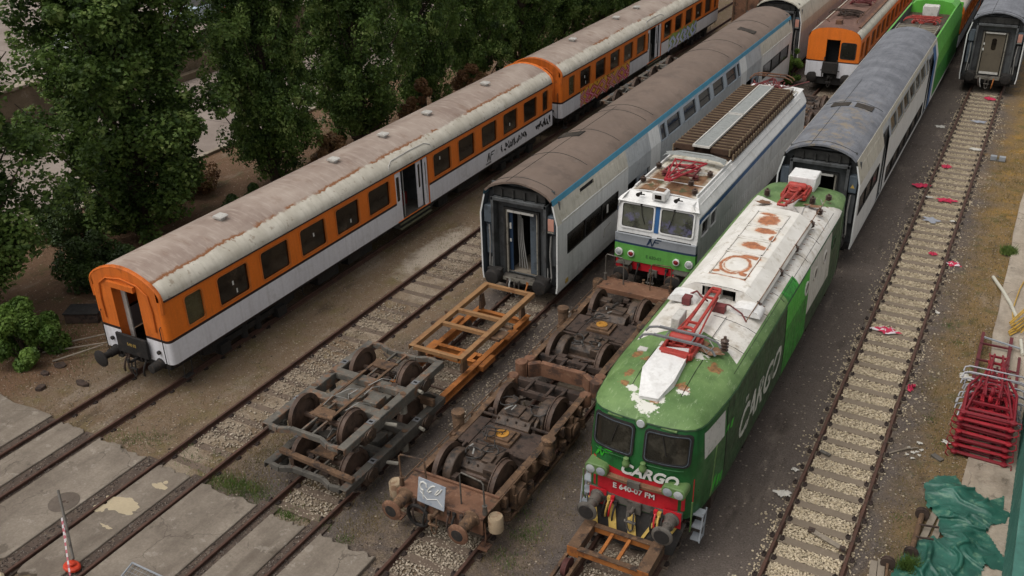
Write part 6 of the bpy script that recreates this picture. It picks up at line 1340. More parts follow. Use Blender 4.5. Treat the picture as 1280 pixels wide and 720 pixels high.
m.box(.95,1.1,1,LO-1,3.36,3.42); m.tube([(-1.1,.5,3.4),(-1.05,.5,3.75),(-.9,.6,3.6),(-.7,.7,3.75),(-.5,.8,3.6)], .015, 5); m.box(-.2,.1,.8,1.2,3.5,3.7); m.build('roof_pipework', RUSTRED, OR)
pantograph(OR, (0,2.2,3.6), 1.8, RUSTD, RUSTD, bow=RUSTD, w1=.7, kind='light'); pantograph(OR, (0,5.5,3.65), 1.8, PANTOD, PANTOD, bow=PANTOD, w1=.7, kind='light')
m = MB(); m.box(-1.2,1.2,.1,LO,.5,.9); m.build('underframe', BLACK, OR)
for s in (-1,1): buffer(OR, s*.87, .05, .98, -1, .55, mat=BUFR)
coupling(OR, .0, .95, -1, BUFR); b = coach_bogie(OR, 3.0); dup(b, OR, (0,20,0))
# rusty brown wagon beyond the second coach and orange coach beyond the railcar
RW = thing('freight_wagon', 'rust brown freight wagon at the top, beyond the second orange coach', 'wagon', (-14.43, 44.5, 0))
m = MB(); m.loft([[(x,y,z) for x,z in ((1.3,1.1),(1.3,2.9),(.9,3.3),(0,3.5),(-.9,3.3),(-1.3,2.9),(-1.3,1.1))] for y in (0,11)]); m.add([(x,0,z) for x,z in ((1.3,1.1),(1.3,2.9),(.9,3.3),(0,3.5),(-.9,3.3),(-1.3,2.9),(-1.3,1.1))], [tuple(range(7))]); m.build('body', RUSTRED, RW, smooth=20)
m = MB()
for k in range(8): m.bar((1.32,.4+k*1.45,1.1),(1.32,.4+k*1.45,2.9),.08,.06,up=(1,0,0))
for k in range(4): m.bar((-1.2+.8*k,-.03,1.1),(-1.2+.8*k,-.03,3.2),.08,.06,up=(0,1,0))
m.build('rib', RUST, RW); m = MB(); m.box(-1.25,1.25,0,11,.8,1.08); m.build('underframe', BLACK, RW); coach_bogie(RW, 2.0); 
for s in (-1,1): buffer(RW, s*.87, .0, 1.0, -1, .5, mat=BUFR)
c3 = dup(c1, None, (-3.53, 43.7, 0), 'orange coach at the top edge, beyond the bright green railcar end')
for ch in list(c3.children):
    if ch.name.startswith(('emblem','operator_name','graffiti')): bpy.data.objects.remove(ch)

# ---------------------------------------------------------------- loose bogies
def wheelset(parent, y, z, mat=WHEEL, r=.46, disc=None):
    m = MB(); m.tube([(-1.0,y,z),(-.75,y,z),(.75,y,z),(1.0,y,z)], .075, 10)
    for s in (-1, 1): m.lathe([(.1,-.075),(.16,-.07),(r*.8,-.03),(r*.82,-.065),(r,-.06),(r,.05),(r+.03,.055),(r+.03,.08),(r*.82,.08),(r*.8,.02),(.16,.07),(.1,.075)], (s*.7535,y,z), (-s,0,0), 28)
    return m.build('wheelset', mat, parent, smooth=30)
def carriage_bogie(label, x, y0, z0, fm, lift=0, seed=0, beam=False):
    """grey pressed steel carriage bogie 4.3 m long; origin at the rail under its near end"""
    t = thing('carriage_bogie', label, 'bogie', (x, y0, z0), 0, 'grey carriage bogies'); L = 4.3; random.seed(seed)
    zt = .62; m = MB(); hw = 1.12
    for s in (-1, 1):          # side members: shallow box sections, deeper in the middle
        prof = [(0,zt),(L,zt),(L,zt-.16),(L-.7,zt-.17),(L-1.3,zt-.30),(1.3,zt-.30),(.7,zt-.17),(0,zt-.16)]
        m.prism(prof, 'x', s*hw-.11, s*hw-.085); m.prism(prof, 'x', s*hw+.085, s*hw+.11); m.box(s*hw-.11,s*hw+.11,0,L,zt,zt+.022)
    for y, d in ((0,1),(L,-1)):  # end members, bowed downward in plan toward the middle
        pts = [(-hw+.1,y+d*.06),(-.75,y+d*.02),(-.45,y+d*.16),(.45,y+d*.16),(.75,y+d*.02),(hw-.1,y+d*.06)]
        for a, b in zip(pts, pts[1:]): m.bar((*a,zt-.04),(*b,zt-.04),.10,.15)
    f = m.build('frame', fm, t, bevel=.012)
    m = MB()
    for y in (L/2-.55, L/2+.55): m.box(-hw,hw,y-.13,y+.13,zt-.16,zt+.02)
    m.box(-.75,.75,L/2-.42,L/2+.42,zt-.28,zt-.16); m.lathe([(.24,0),(.24,.1),(.19,.11),(.19,.13),(.05,.14)], (0,L/2,zt-.16), (0,0,1), 22); m.box(.35,.75,L/2-.25,L/2+.2,zt-.16,zt-.02); m.build('bolster', fm, t, bevel=.012)
    m = MB()
    for s in (-.16, .16): m.bar((s,.12,zt+.0),(s,L/2-.6,zt+.0),.05,.06); m.bar((s,L/2+.6,zt),(s,L-.12,zt),.05,.06)
    for s in (-.32,.22): m.bar((s,.9,zt+.08),(s,L-.9,zt+.08),.07,.03,m=1)
    m.prism([(-.4,.75),(.3,.75),(.16,1.1),(-.26,1.1)], 'z', zt+.06, zt+.1, 1); m.prism([(-.4,L-.75),(.3,L-.75),(.16,L-1.1),(-.26,L-1.1)][::-1], 'z', zt+.06, zt+.1, 1); m.build('brake_rigging', [fm, RUST], t)
    for y in (.95, L-.95): wheelset(t, y, .47, WHEEL, r=.5)
    for y in (.95, L-.95):
        for s in (-1, 1):
            m = MB(); m.prism([(y-.22,.28),(y+.22,.28),(y+.25,.5),(y+.12,.6),(y-.12,.6),(y-.25,.5)], 'x', s*.98, s*1.26); m.lathe([(.16,0),(.16,.05),(.05,.07)], (s*1.24,y,.44),(s,0,0),14)
            for q in (-.42,.42):
                for k in range(4): m.lathe([(.10,0),(.125,.02),(.10,.04)], (s*1.1,y+q,.25+.055*k),(0,0,1),12)
            m.build('axle_box', RUSTG if s>0 else STEELG2, t)
    for s in (-1, 1):
        m = MB()
        for y in (L/2-.95,L/2+.95): m.box(s*hw-.09,s*hw+.09,y-.09,y+.09,zt+.025,zt+.035,0); m.box(s*hw-.05,s*hw+.05,y-.03,y+.03,zt+.035,zt+.04,1)
        for y in (L/2-.3,L/2+.4): m.prism(blob(s*hw,y,.09,.07,10,.3), 'z', zt+.02, zt+.034, 2)
        m.build('mounting_pad', [BOWG, DARK, RUST], t); m = MB(); m.cyl((s*1.2,L/2-.55,zt-.25),(s*1.45,L/2-.4,zt-.32),.05,8); m.cyl((s*1.2,L/2+.9,zt-.15),(s*1.42,L/2+.8,zt-.1),.045,8); m.lathe([(.1,0),(.1,.25)], (s*1.12,L/2+.35,.1),(0,0,1),12); m.build('damper', TRIM if s>0 else BUFF, t)
    m = MB()
    for k in range(5):
        a = random.uniform(-.6,.4); b = random.uniform(.9,L-1.4); m.tube([(a,b,zt+.1),(a+random.uniform(-.1,.3),b+.25,zt+.16+random.random()*.1),(a+random.uniform(.1,.5),b+.5,zt+.08),(a+random.uniform(0,.6),b+random.uniform(.3,.9),zt-.05)], .012, 5)
    m.build('cable', HOSEC, t); m = MB()
    for k in range(30):
        y = random.choice((.5,.95,1.4,L-1.4,L-.95,L-.5))+random.uniform(-.2,.2); x_ = random.uniform(-.85,.85); z = random.uniform(.2,zt); q = random.uniform(.03,.09); m.box(x_-q,x_+q,y-q,y+q,z-q*.6,z+q*.6)
        if k % 2 == 0: m.bar((x_,y,z),(x_+random.uniform(-.5,.5),y+random.uniform(-.3,.3),min(zt+.05,z+random.uniform(-.1,.25))),.035,.035)
    m.build('brake_gear', RUSTD, t); return t
carriage_bogie('lower grey bogie of the near stack, standing on the rails', -10.96, -3.78, .10, STEELG2, seed=1)
carriage_bogie('upper grey bogie of the near stack, with open wheels facing up', -11.15, -3.45, .97, STEELG, seed=2)
t = thing('timber_beam', 'red brown beam lying between the two stacked grey bogies', 'beam', (-10.85, -3.3, .76)); m = MB(); m.bar((-1.15,-.05,.1),(1.15,-.2,.1),.12,.10); m.bar((-1.15,-.05,.155),(1.15,-.2,.155),.14,.012); m.build('web', RUST, t, bevel=.008)
t = thing('timber_beam', 'rusty beam between the stacked grey bogies, at their far end', 'beam', (-10.85, -.0, .76)); m = MB(); m.bar((-1.1,0,.1),(1.1,0,.1),.12,.2); m.build('web', RUST, t, bevel=.008)
for i, (y, nm) in enumerate(((23.7,'nearer'),(28.4,'farther'))):
    carriage_bogie('lower bogie of the %s stack between the orange and white coaches' % nm, TRK['B'], y, .14, STEELG2, seed=5+i)
    carriage_bogie('upper bogie of the %s stack between the orange and white coaches' % nm, TRK['B']-.05, y+.1, 1.02, STEELG, seed=8+i)

def loco_bogie(label, x, y0, flip, headstock, seed, far=False):
    t = thing('locomotive_bogie', label, 'bogie', (x, y0, 0), PI if flip else 0, 'rusty locomotive bogies'); random.seed(seed); L = 5.35
    # plate side frames
    for s in (-1, 1):
        m = MB(); pr = [(.0,1.02),(.55,1.05),(1.9,1.02),(2.2,.98),(3.3,.98),(3.6,1.02),(L-.4,1.02),(L-.0,.98),(L,.62),(L-.9,.5),(3.5,.42),(2.3,.42),(.9,.5),(0,.62)]
        m.prism(pr, 'x', s*1.02-.03, s*1.02+.03)
        for a, b in zip(pr[:7], pr[1:8]): m.bar((s*1.02,a[0],a[1]),(s*1.02,b[0],b[1]),.17,.03)
        for k in range(9): y = .75+k*.5+random.uniform(-.06,.06); m.box(min(s*1.05,s*1.2),max(s*1.05,s*1.2),y-.05,y+.06,.72,1.0+random.uniform(-.02,.05))
        for y in (1.4,4.25): m.box(min(s*1.06,s*1.24),max(s*1.06,s*1.24),y-.26,y+.26,.4,.82); m.lathe([(.2,0),(.2,.05),(.12,.08),(.0,.09)], (s*1.24,y,.62),(s,0,0),16)
        for y in (.85,1.95,3.7,4.8):
            for k in range(5): m.lathe([(.09,0),(.115,.025),(.09,.05)], (s*1.15,y,.34+.06*k),(0,0,1),10)
        m.tube([(s*1.15,.2,1.1),(s*1.16,2.4,1.06),(s*1.14,L-.2,1.08)], .02, 5); m.bar((s*1.2,.9,.3),(s*1.2,4.6,.26),.05,.08); m.build('side_frame', RUST, t, bevel=.01)
        m = MB(); m.lathe([(.15,0),(.15,.42),(.12,.46),(.17,.47),(.17,.56),(.05,.58)], (s*1.25,2.75,.78),(0,0,1),16); m.box(min(s*1.05,s*1.35),max(s*1.05,s*1.35),2.55,2.95,.7,.78); m.build('spring_pot', RUST, t, smooth=40)
        m = MB(); m.lathe([(.16,0),(.16,.3),(.14,.33),(.02,.34)], (s*1.06,L-.12,.72),(0,0,1),16); m.build('spring_pot', RUSTRED, t, smooth=40)
    for y in (1.4, 4.25): wheelset(t, y, .158+.60, WHEEL, r=.6)
    m = MB()     # cross members
    m.box(-1.0,1.0,2.3,3.2,.62,.94); m.box(-1.0,-.62,2.2,3.3,.9,.97); m.box(.55,1.0,2.25,3.25,.9,.96); m.box(-1.0,1.0,L-.16,L+.0,.66,.98); m.box(-.98,.98,L-.62,L-.48,.8,.98)
    for x in (-.45,.15,.5): m.bar((x,L-.6,.97),(x,L-.05,.97),.08,.1)
    m.bar((-.98,3.45,.98),(.98,3.4,.95),.06,.06); m.bar((-.7,.7,.96),(-.7,2.2,.96),.07,.05); m.build('cross_member', RUSTD, t, bevel=.012)
    m = MB(); m.box(-.36,.36,2.45,3.05,.94,1.02,0); m.box(-.27,.27,2.53,2.97,1.02,1.08,0); m.lathe([(.17,0),(.17,.02),(.08,.025),(.075,-.02),(.0,-.02)], (0,2.75,1.083),(0,0,1),20,1); m.build('pivot_plate', [RUST, M('pivot_ochre','#a9772a',.7,var=.25,dirt=('#5c3a1c',.6,8,.56))], t, bevel=.01)
    for y, sg in ((1.55,1),(4.05,-1)):     # traction motors
        m = MB(); m.M = Matrix.Translation((-.05,y+.32*sg,.72)) @ Matrix.Rotation(random.uniform(-.05,.05), 4, 'X')
        m.prism([(-.48,-.3),(.42,-.3),(.5,-.1),(.46,.22),(.28,.36),(-.3,.36),(-.46,.2),(-.5,-.1)], 'x', -.46, .48); m.box(-.3,.1,-.25,.2,.36,.42); m.box(.15,.4,-.3,0,.3,.44); m.lathe([(.3,0),(.34,.03),(.34,.1),(.2,.12)], (.48,0,0),(1,0,0),18)
        for q in range(4): m.cyl((-.4+.25*q,-.38,.28),(-.4+.25*q,-.38,.36),.025,6)
        m.build('traction_motor', RUSTG, t, bevel=.025)
        m = MB(); m.lathe([(.2,-.14),(.5,-.12),(.52,.0),(.5,.12),(.2,.14)], (-.5 if sg>0 else .5,y-.1*sg,.76),(1,0,0),24); m.box(.3,.62,y-.28,y+.0,.9,1.16) if sg > 0 else m.box(-.6,-.3,y-.1,y+.2,.9,1.12); m.build('gear_case', RUSTG, t, bevel=.015)
    m = MB()      # dangling cables
    for k in range(11):
        a, b = random.uniform(-.6,.5), random.choice((1.7,1.9,3.7,3.9,2.3))+random.uniform(-.3,.3); z = 1.1; r = random.uniform(.1,.24)
        if k < 5: m.tube([(a+r*math.cos(q*.62+k), b+r*.9*math.sin(q*.62+k), z+.03*math.sin(q)+.012*q) for q in range(random.randint(8,13))], .018, 5)
        else: m.tube([(a,b,z),(a+random.uniform(-.2,.3),b+.2,z+random.uniform(.05,.2)),(a+random.uniform(-.3,.4),b+random.uniform(.2,.5),z+.05),(a+random.uniform(-.4,.5),b+random.uniform(.2,.7),z-.25)], .016, 5)
    m.build('cable', CABLE, t); m = MB()
    for k in range(4): a, b = random.uniform(-.5,.4), random.choice((1.8,3.8))+random.uniform(-.2,.2); m.tube([(a,b,1.12),(a+random.uniform(-.15,.15),b+.2,1.16)], .022, 6)
    m.build('cable_end', HOSEC, t); m = MB()
    for k in range(34):
        y = random.choice((.85,1.1,1.9,2.1,3.5,3.8,4.6,4.85))+random.uniform(-.15,.15); x = random.uniform(-.85,.85); z = random.uniform(.35,.95); s = random.uniform(.04,.14); m.box(x-s,x+s,y-s*.8,y+s*.8,z-s*.6,z+s*.6)
        if k % 3 == 0: m.bar((x,y,z),(x+random.uniform(-.4,.4),y+random.uniform(-.2,.2),z+random.uniform(-.1,.2)),.04,.04)
    m.build('brake_gear', RUSTD, t)
    if headstock:
        m = MB(); m.box(-1.12,1.12,-.12,.66,1.03,1.06); m.box(-1.12,1.12,-.14,-.10,.62,1.03) ; m.box(-1.12,1.12,.6,.66,.95,1.12); m.bar((-1.1,-.12,1.06),(1.1,-.12,1.06),.05,.05); hsd = m.build('headstock', RUSTRED, t, bevel=.01)
        for s in (-1, 1):
            m = MB(); m.lathe([(.2,0),(.2,.03),(.15,.05),(.14,.34),(.115,.35),(.11,.55)], (s*.85,-.12,1.0),(0,-1,0),18); b = m.build('buffer', RUST if not far else RUSTG, t, smooth=40); m = MB(); m.lathe([(.11,.55),(.25,.56),(.25,.60),(.2,.625),(.0,.63)], (s*.85,-.12,1.0),(0,-1,0),24); m.build('buffer_head', RUSTRED, b, smooth=40); m = MB(); m.lathe([(.15,.622),(.14,.632),(0,.634)], (s*.85,-.12,1.0),(0,-1,0),18); m.build('grease_pad', BUFR, b)
            m = MB(); z1 = 1.95; m.tube([(s*1.08,.05,1.06),(s*1.08,.03,z1-.06),(s*1.03,.03,z1),(s*.5,.1,z1),(s*.45,.1,z1-.06),(s*.44,.12,1.06)], .02, 6); m.lathe([(.05,0),(.06,.06),(.045,.2),(.06,.24)], (s*1.08,.05,1.06),(0,0,1),8); m.build('handrail', RUST if s<0 else BUFF, hsd)
            m = MB(); m.lathe([(.15,0),(.17,.02),(.17,.36),(.15,.39),(.13,.37),(.0,.36)], (s*1.3,.12,.66),(0,0,1),16); m.bar((s*1.1,.12,.85),(s*1.3,.12,.85),.06,.1); m.build('sand_pot', M('pot_beige','#94826a',.75,var=.25,dirt=[('#6b4a35',.7,4,.54)]) if not far else RUST, t, smooth=40)
            m = MB(); m.tube([(s*1.12,-.05,.9),(s*1.15,-.08,.5),(s*1.12,-.1,.3)], .02, 5); m.box(s*1.12-.12,s*1.12+.12,-.22,.02,.27,.3); m.build('foot_step', RUSTRED, t)
        if not far:
            m = MB(); m.M = Matrix.Translation((-.12,-.17,1.36)) @ Matrix.Rotation(-.12,4,'X') @ Matrix.Rotation(.06,4,'Y'); m.box(-.36,.34,-.01,.01,-.34,.28); pl = m.build('number_plate', M('faded_plate','#9a9fa6',.7,var=.12,scale=3,dirt=[('#7a8594',.6,4,.54),('#7b5a44',.7,5,.6)]), t)
            m = MB(); m.M = Matrix.Translation((-.12,-.185,1.36)) @ Matrix.Rotation(-.12,4,'X') @ Matrix.Rotation(.06,4,'Y')
            for k, x in enumerate((-.22,-.02,.17)):
                m.tube([(x+.09*math.cos(q*.8)*(1 if k != 2 else .9), 0, .1+.11*math.sin(q*.8+k)) for q in range(7)], .018, 5)
            m.tube([(-.3,0,-.05),(-.1,0,-.2),(.15,0,-.1),(.3,0,-.24)], .012, 5); m.tube([(-.2,0,-.22),(-.22,0,.0)],.012,5); m.build('painted_numbers', TEXTW, pl)
        m = MB(); m.tube(arc((0,.62),.27,0,2*PI,18,lambda x,y:(x-.5,-.22,y))[:-1], .045, 7, closed=True); m.build('hose_loop', BUFR, t)
        coupling(t, -.12, .9, -1, RUST); 
        for k, x in enumerate((-.62,-.3,.28,.42,.6)): hose(t, (x,-.13,.95), .5, .05*(-1)**k, BUFR if k%2 else RUSTD)
    else:
        m = MB(); m.loft([[(x,y,z) for y,z in ((.12,1.1),(.12,.68),(-.08,.68),(-.08,1.1))] for x in (-1.12,-.9)], close=True)
        pts = [(-1.14,.16),(-.95,.14),(-.62,-.04),(.62,-.04),(.95,.14),(1.14,.16)]
        for a, b in zip(pts, pts[1:]): m.bar((*a,.88),(*b,.88),.2,.4)
        m.lathe([(.16,0),(.17,.02),(.17,.46),(.02,.47)], (-1.14,.16,.68),(0,0,1),14); m.lathe([(.16,0),(.17,.02),(.17,.46),(.02,.47)], (1.14,.16,.68),(0,0,1),14); m.build('end_beam', RUSTRED, t, bevel=.01)
    return t
loco_bogie('rusty locomotive bogie in front with buffers, handrails and a faded number plate', -7.37, -3.36, False, True, 1)
loco_bogie('rusty locomotive bogie in the middle, its buffers facing the white locomotive', -7.37, 8.05, True, True, 2, far=True)
def beam_end(): pass
loco_bogie('dark rusty bogie behind the white locomotive', -7.3, 25.6, False, False, 3)
# curved end beam of the middle bogie
for o in COL.objects:
    if o.name == 'locomotive_bogie.001': mid = o
m = MB(); pts = [(-1.12,-.18),(-.95,-.14),(-.66,.10),(.66,.10),(.95,-.14),(1.12,-.18)]
for a, b in zip(pts, pts[1:]): m.bar((a[0],5.42-a[1],.86),(b[0],5.42-b[1],.86),.16,.42)
for s in (-1,1): m.lathe([(.15,0),(.17,.02),(.17,.46),(.02,.47)], (s*1.12,5.6,.66),(0,0,1),14)
m.build('end_beam', RUSTRED, mid, bevel=.01)

# ---------------------------------------------------------------- orange frame trolleys
t = thing('lifting_trestle', 'ochre rectangular steel frame standing on posts above the orange trolley', 'trestle', (-10.76, 1.65, 0)); m = MB()
def ang(m, p, q, w=.09, th=.014, up=(0,0,1)): m.bar(p, q, w, th, up); 
for s in (-1, 1):
    m.bar((s*.79,0,1.22),(s*.79,4.28,1.22),.16,.016); m.bar((s*.72,0,1.16),(s*.72,4.28,1.16),.016,.13); m.bar((s*.865,0,1.16),(s*.865,4.28,1.16),.016,.13)
for y in (.06,1.55,2.42,4.22): m.bar((-.72,y,1.215),(.72,y,1.215),.12,.014); m.bar((-.72,y-.05,1.165),(.72,y-.05,1.165),.014,.1)
m.build('top_frame', ORPAINT2, t); m = MB()
for s in (-1, 1):
    for y in (.35,3.75): m.prism([(y-.16,.62),(y+.16,.62),(y+.07,1.1),(y-.07,1.1)], 'x', s*.7-.04, s*.7+.04)
    m.box(s*.95-.2,s*.95+.2,1.7,2.15,1.0,1.03) ; m.bar((s*.8,1.6,1.05),(s*1.15,1.6,1.05),.1,.08); m.bar((s*.8,2.35,1.05),(s*1.15,2.35,1.05),.1,.08)
m.build('post', RUST, t)
t = thing('rail_trolley', 'orange rusty rail trolley with two long beams below the ochre frame', 'rail trolley', (-10.82, .75, 0)); m = MB()
for s in (-1, 1):
    m.bar((s*.80,0,.52),(s*.80,5.0,.52),.17,.03); m.bar((s*.80,0,.30),(s*.80,5.0,.30),.17,.03); m.bar((s*.80,0,.41),(s*.80,5.0,.41),.02,.2)
m.build('side_beam', ORPAINT, t, bevel=.004); m = MB()
for y in (1.9,2.25,4.6): m.bar((-.72,y,.45),(.72,y,.45),.05,.2); m.bar((-.72,y,.55),(.72,y,.55),.14,.02)
m.box(.1,.6,1.9,2.3,.55,.57); m.build('cross_beam', ORPAINT, t); m = MB()
for s in (-1, 1):
    m.box(s*.92-.12,s*.92+.12,1.8,2.5,.34,.5) ; m.box(s*.95-.1,s*.95+.1,3.3,3.9,.56,.62)
m.build('bracket', ORPAINT, t, bevel=.01); w0 = None
for y in (.6,3.9):
    m = MB(); m.cyl((-.75,y,.3),(.75,y,.3),.04,8)
    for s in (-1,1): m.lathe([(.05,-.05),(.15,-.05),(.15,.04),(.19,.045),(.19,.06),(.05,.06)],(s*.7535,y,.31),(-s,0,0),16)
    m.build('wheelset', WHEEL, t)
t = thing('rail_trolley', 'low brown and orange rail trolley in front of the green locomotive', 'rail trolley', (-3.60, -2.9, 0)); m = MB()
for s in (-1, 1): m.box(s*.79-.13,s*.79+.13,0,.95,.36,.62,0); m.box(s*.79-.135,s*.79+.135,-.012,.0,.34,.61,1)
m.build('side_beam', [RUST, ORPAINT], t, bevel=.015); m = MB()
for y in (.02,.86): m.bar((-.68,y,.5),(.68,y,.5),.05,.17,m=1); m.bar((-.68,y,.595),(.68,y,.595),.13,.02,m=0)
for x in (-.22,.18): m.bar((x,.05,.53),(x,.85,.53),.07,.06,m=1)
m.build('cross_beam', [RUST, ORPAINT], t); m = MB()
for s in (-1, 1): m.bar((s*.93,-3.0,.34),(s*.93,.1,.34),.07,.1); m.bar((s*.62,-3.0,.34),(s*.62,.1,.34),.07,.1); m.cyl((s*.62,-.35,.32),(s*.93,-.35,.32),.035,8)
m.build('longitudinal_beam', RUST, t)
for s in (-1, 1): m = MB(); m.lathe([(.05,-.06),(.2,-.06),(.2,.04),(.235,.045),(.235,.065),(.05,.065)],(s*.77,-.35,.34),(-s,0,0),20); m.build('wheel', M('wheel_dark_red','#4f2b27',.8,var=.3,dirt=('#2b1b18',.6,5,.54)), t)

# ---------------------------------------------------------------- right hand side
def stacked_panto(label, x, y, z, rz, mat, full, bowm):
    t = thing('folded_pantograph', label, 'pantograph', (x, y, z), rz, 'stacked pantographs on the concrete path'); m = MB()
    zz = .0; hx = .56
    m.tube([(-hx,.06,.04),(hx,.06,.04)], .045, 7); m.tube([(-hx,.24,.05),(hx,.24,.05)], .03, 6)
    for s in (-1, 1): m.tube([(s*hx,.0,.04),(s*hx*.98,1.3,.06),(s*hx*.6,1.9,.08)], .038, 6); m.lathe([(.05,0),(.09,.02),(.09,.06),(.05,.08)], (s*hx,.06,.0),(0,0,1),10)
    m.tube([(-hx*.8,1.3,.06),(hx*.8,1.3,.06)], .035, 6); m.bar((-.5,.6,.05),(.5,.6,.05),.06,.06); p = m.build('base_frame', mat, t, smooth=40)
    m = MB()
    for s in (-1, 1):
        m.tube([(s*.5,.15,.09),(s*.3,1.6,.13),(s*.1,2.9,.15)], .03, 6); m.tube([(s*.42,.9,.1),(s*.06,2.0,.17),(s*.22,3.0,.15)], .022, 6); m.tube([(s*.2,.9,.14),(s*.17,1.7,.17),(s*.1,3.0,.16)], .03, 6)
    m.tube(arc((0,1.25),.17,0,PI,8,lambda a,b:(a,b,.18)), .035, 6); m.tube([(-.17,1.25,.18),(-.15,.8,.18)],.03,6); m.tube([(.17,1.25,.18),(.15,.8,.18)],.03,6); m.bar((-.2,2.9,.15),(.2,2.9,.15),.05,.05); m.bar((-.3,1.65,.14),(.3,1.65,.14),.04,.04); m.lathe([(.1,-.05),(.13,0),(.1,.05)],(0,1.0,.2),(1,0,0),14)
    m.build('arm', mat, t, smooth=40); m = MB()
    for y0 in (1.75, 2.05): m.tube([(-.74,y0-.08,.06),(-.72,y0,.15),(-.6,y0+.02,.19),(.6,y0+.02,.19),(.72,y0,.15),(.74,y0-.08,.06)], .024, 6)
    m.build('collector_bow', bowm, t, smooth=40); m = MB()
    for s in (-1,1): m.tube([(s*.52,.05,.04),(s*.72,.0,.1),(s*.74,-.05,.0),(s*.66,-.04,-.08)], .018, 5)
    m.build('horn', mat, t); return t
dirtyred = M('pantograph_crimson', '#7a1d27', .5, var=.25, scale=3, dirt=('#5c161c', .5, 5, .55), bump=.08)
nm = ['bottom', 'second from the bottom', 'third from the bottom', 'fourth from the bottom', 'third from the top', 'second from the top', 'topmost']
for i in range(7):
    stacked_panto('red folded pantograph, %s of the stack by the green wall' % nm[i], 2.84+random.uniform(-.03,.03), 4.86+random.uniform(-.05,.05)+.02*i, .08+.185*i, random.uniform(-.04,.04)-.02, PANTOB if i % 2 else dirtyred, 1, SILV)
t = thing('steel_rack', 'dark red steel rack of long bars under the stacked pantographs', 'rack', (2.84, 5.0, .08)); m = MB(); DRK = M('rack_dark_red', '#5b2327', .7, var=.25, dirt=('#38191b', .6, 4, .55))
for x in (-.46,.30): m.bar((x,0,.04),(x,6.3,.10),.09,.08); 
for y in (3.4,4.6,5.6): m.bar((-.5,y,.12),(.36,y,.12),.05,.05)
m.bar((.62,1.8,.04),(.58,5.3,.06),.07,.06); m.bar((.3,3.3,.07),(.62,3.3,.06),.05,.04); m.bar((.3,4.4,.08),(.62,4.4,.07),.05,.04); m.bar((-.62,.2,.06),(-.2,.0,.02),.07,.05); m.build('bar', DRK, t)
m = MB(); m.bar((-.42,5.95,.15),(.55,5.7,.15),.05,.04); m.build('loose_bar', GREYB, t)
t = thing('pipe', 'pale plastic pipe lying across the edge of the concrete path', 'pipe', (2.3, 15.62, 0)); m = MB(); m.tube([(0,0,.05),(.35,-1.0,.10),(.65,-1.95,.14),(.85,-2.7,.14),(1.0,-3.6,.13)], .055, 10); m.build('tube', PIPEW, t)
t = thing('pipe', 'short pale pipe end beside the red pantograph arms', 'pipe', (3.38, 11.4, .08)); m = MB(); m.tube([(0,0,.06),(.1,-.85,.06)], .05, 10); m.build('tube', PIPEW, t)
random.seed(8); t = thing('yellow_tubes', 'bundle of yellow tubes on the concrete path at the right edge', 'tubes', (3.15, 11.7, .08)); m = MB()
for k in range(9): a = random.uniform(-.15,.2); m.tube([(a,-.1+.06*k,.05+.02*k),(a+random.uniform(.5,.8),1.3+.1*k,.08+.03*k)], .025, 6)
m.tube([(0,.4,.03),(-.12,1.6,.05),(-.02,3.2,.05),(.12,4.2,.05),(.5,4.6,.05)], .02, 5); m.build('tube', YELT, t)
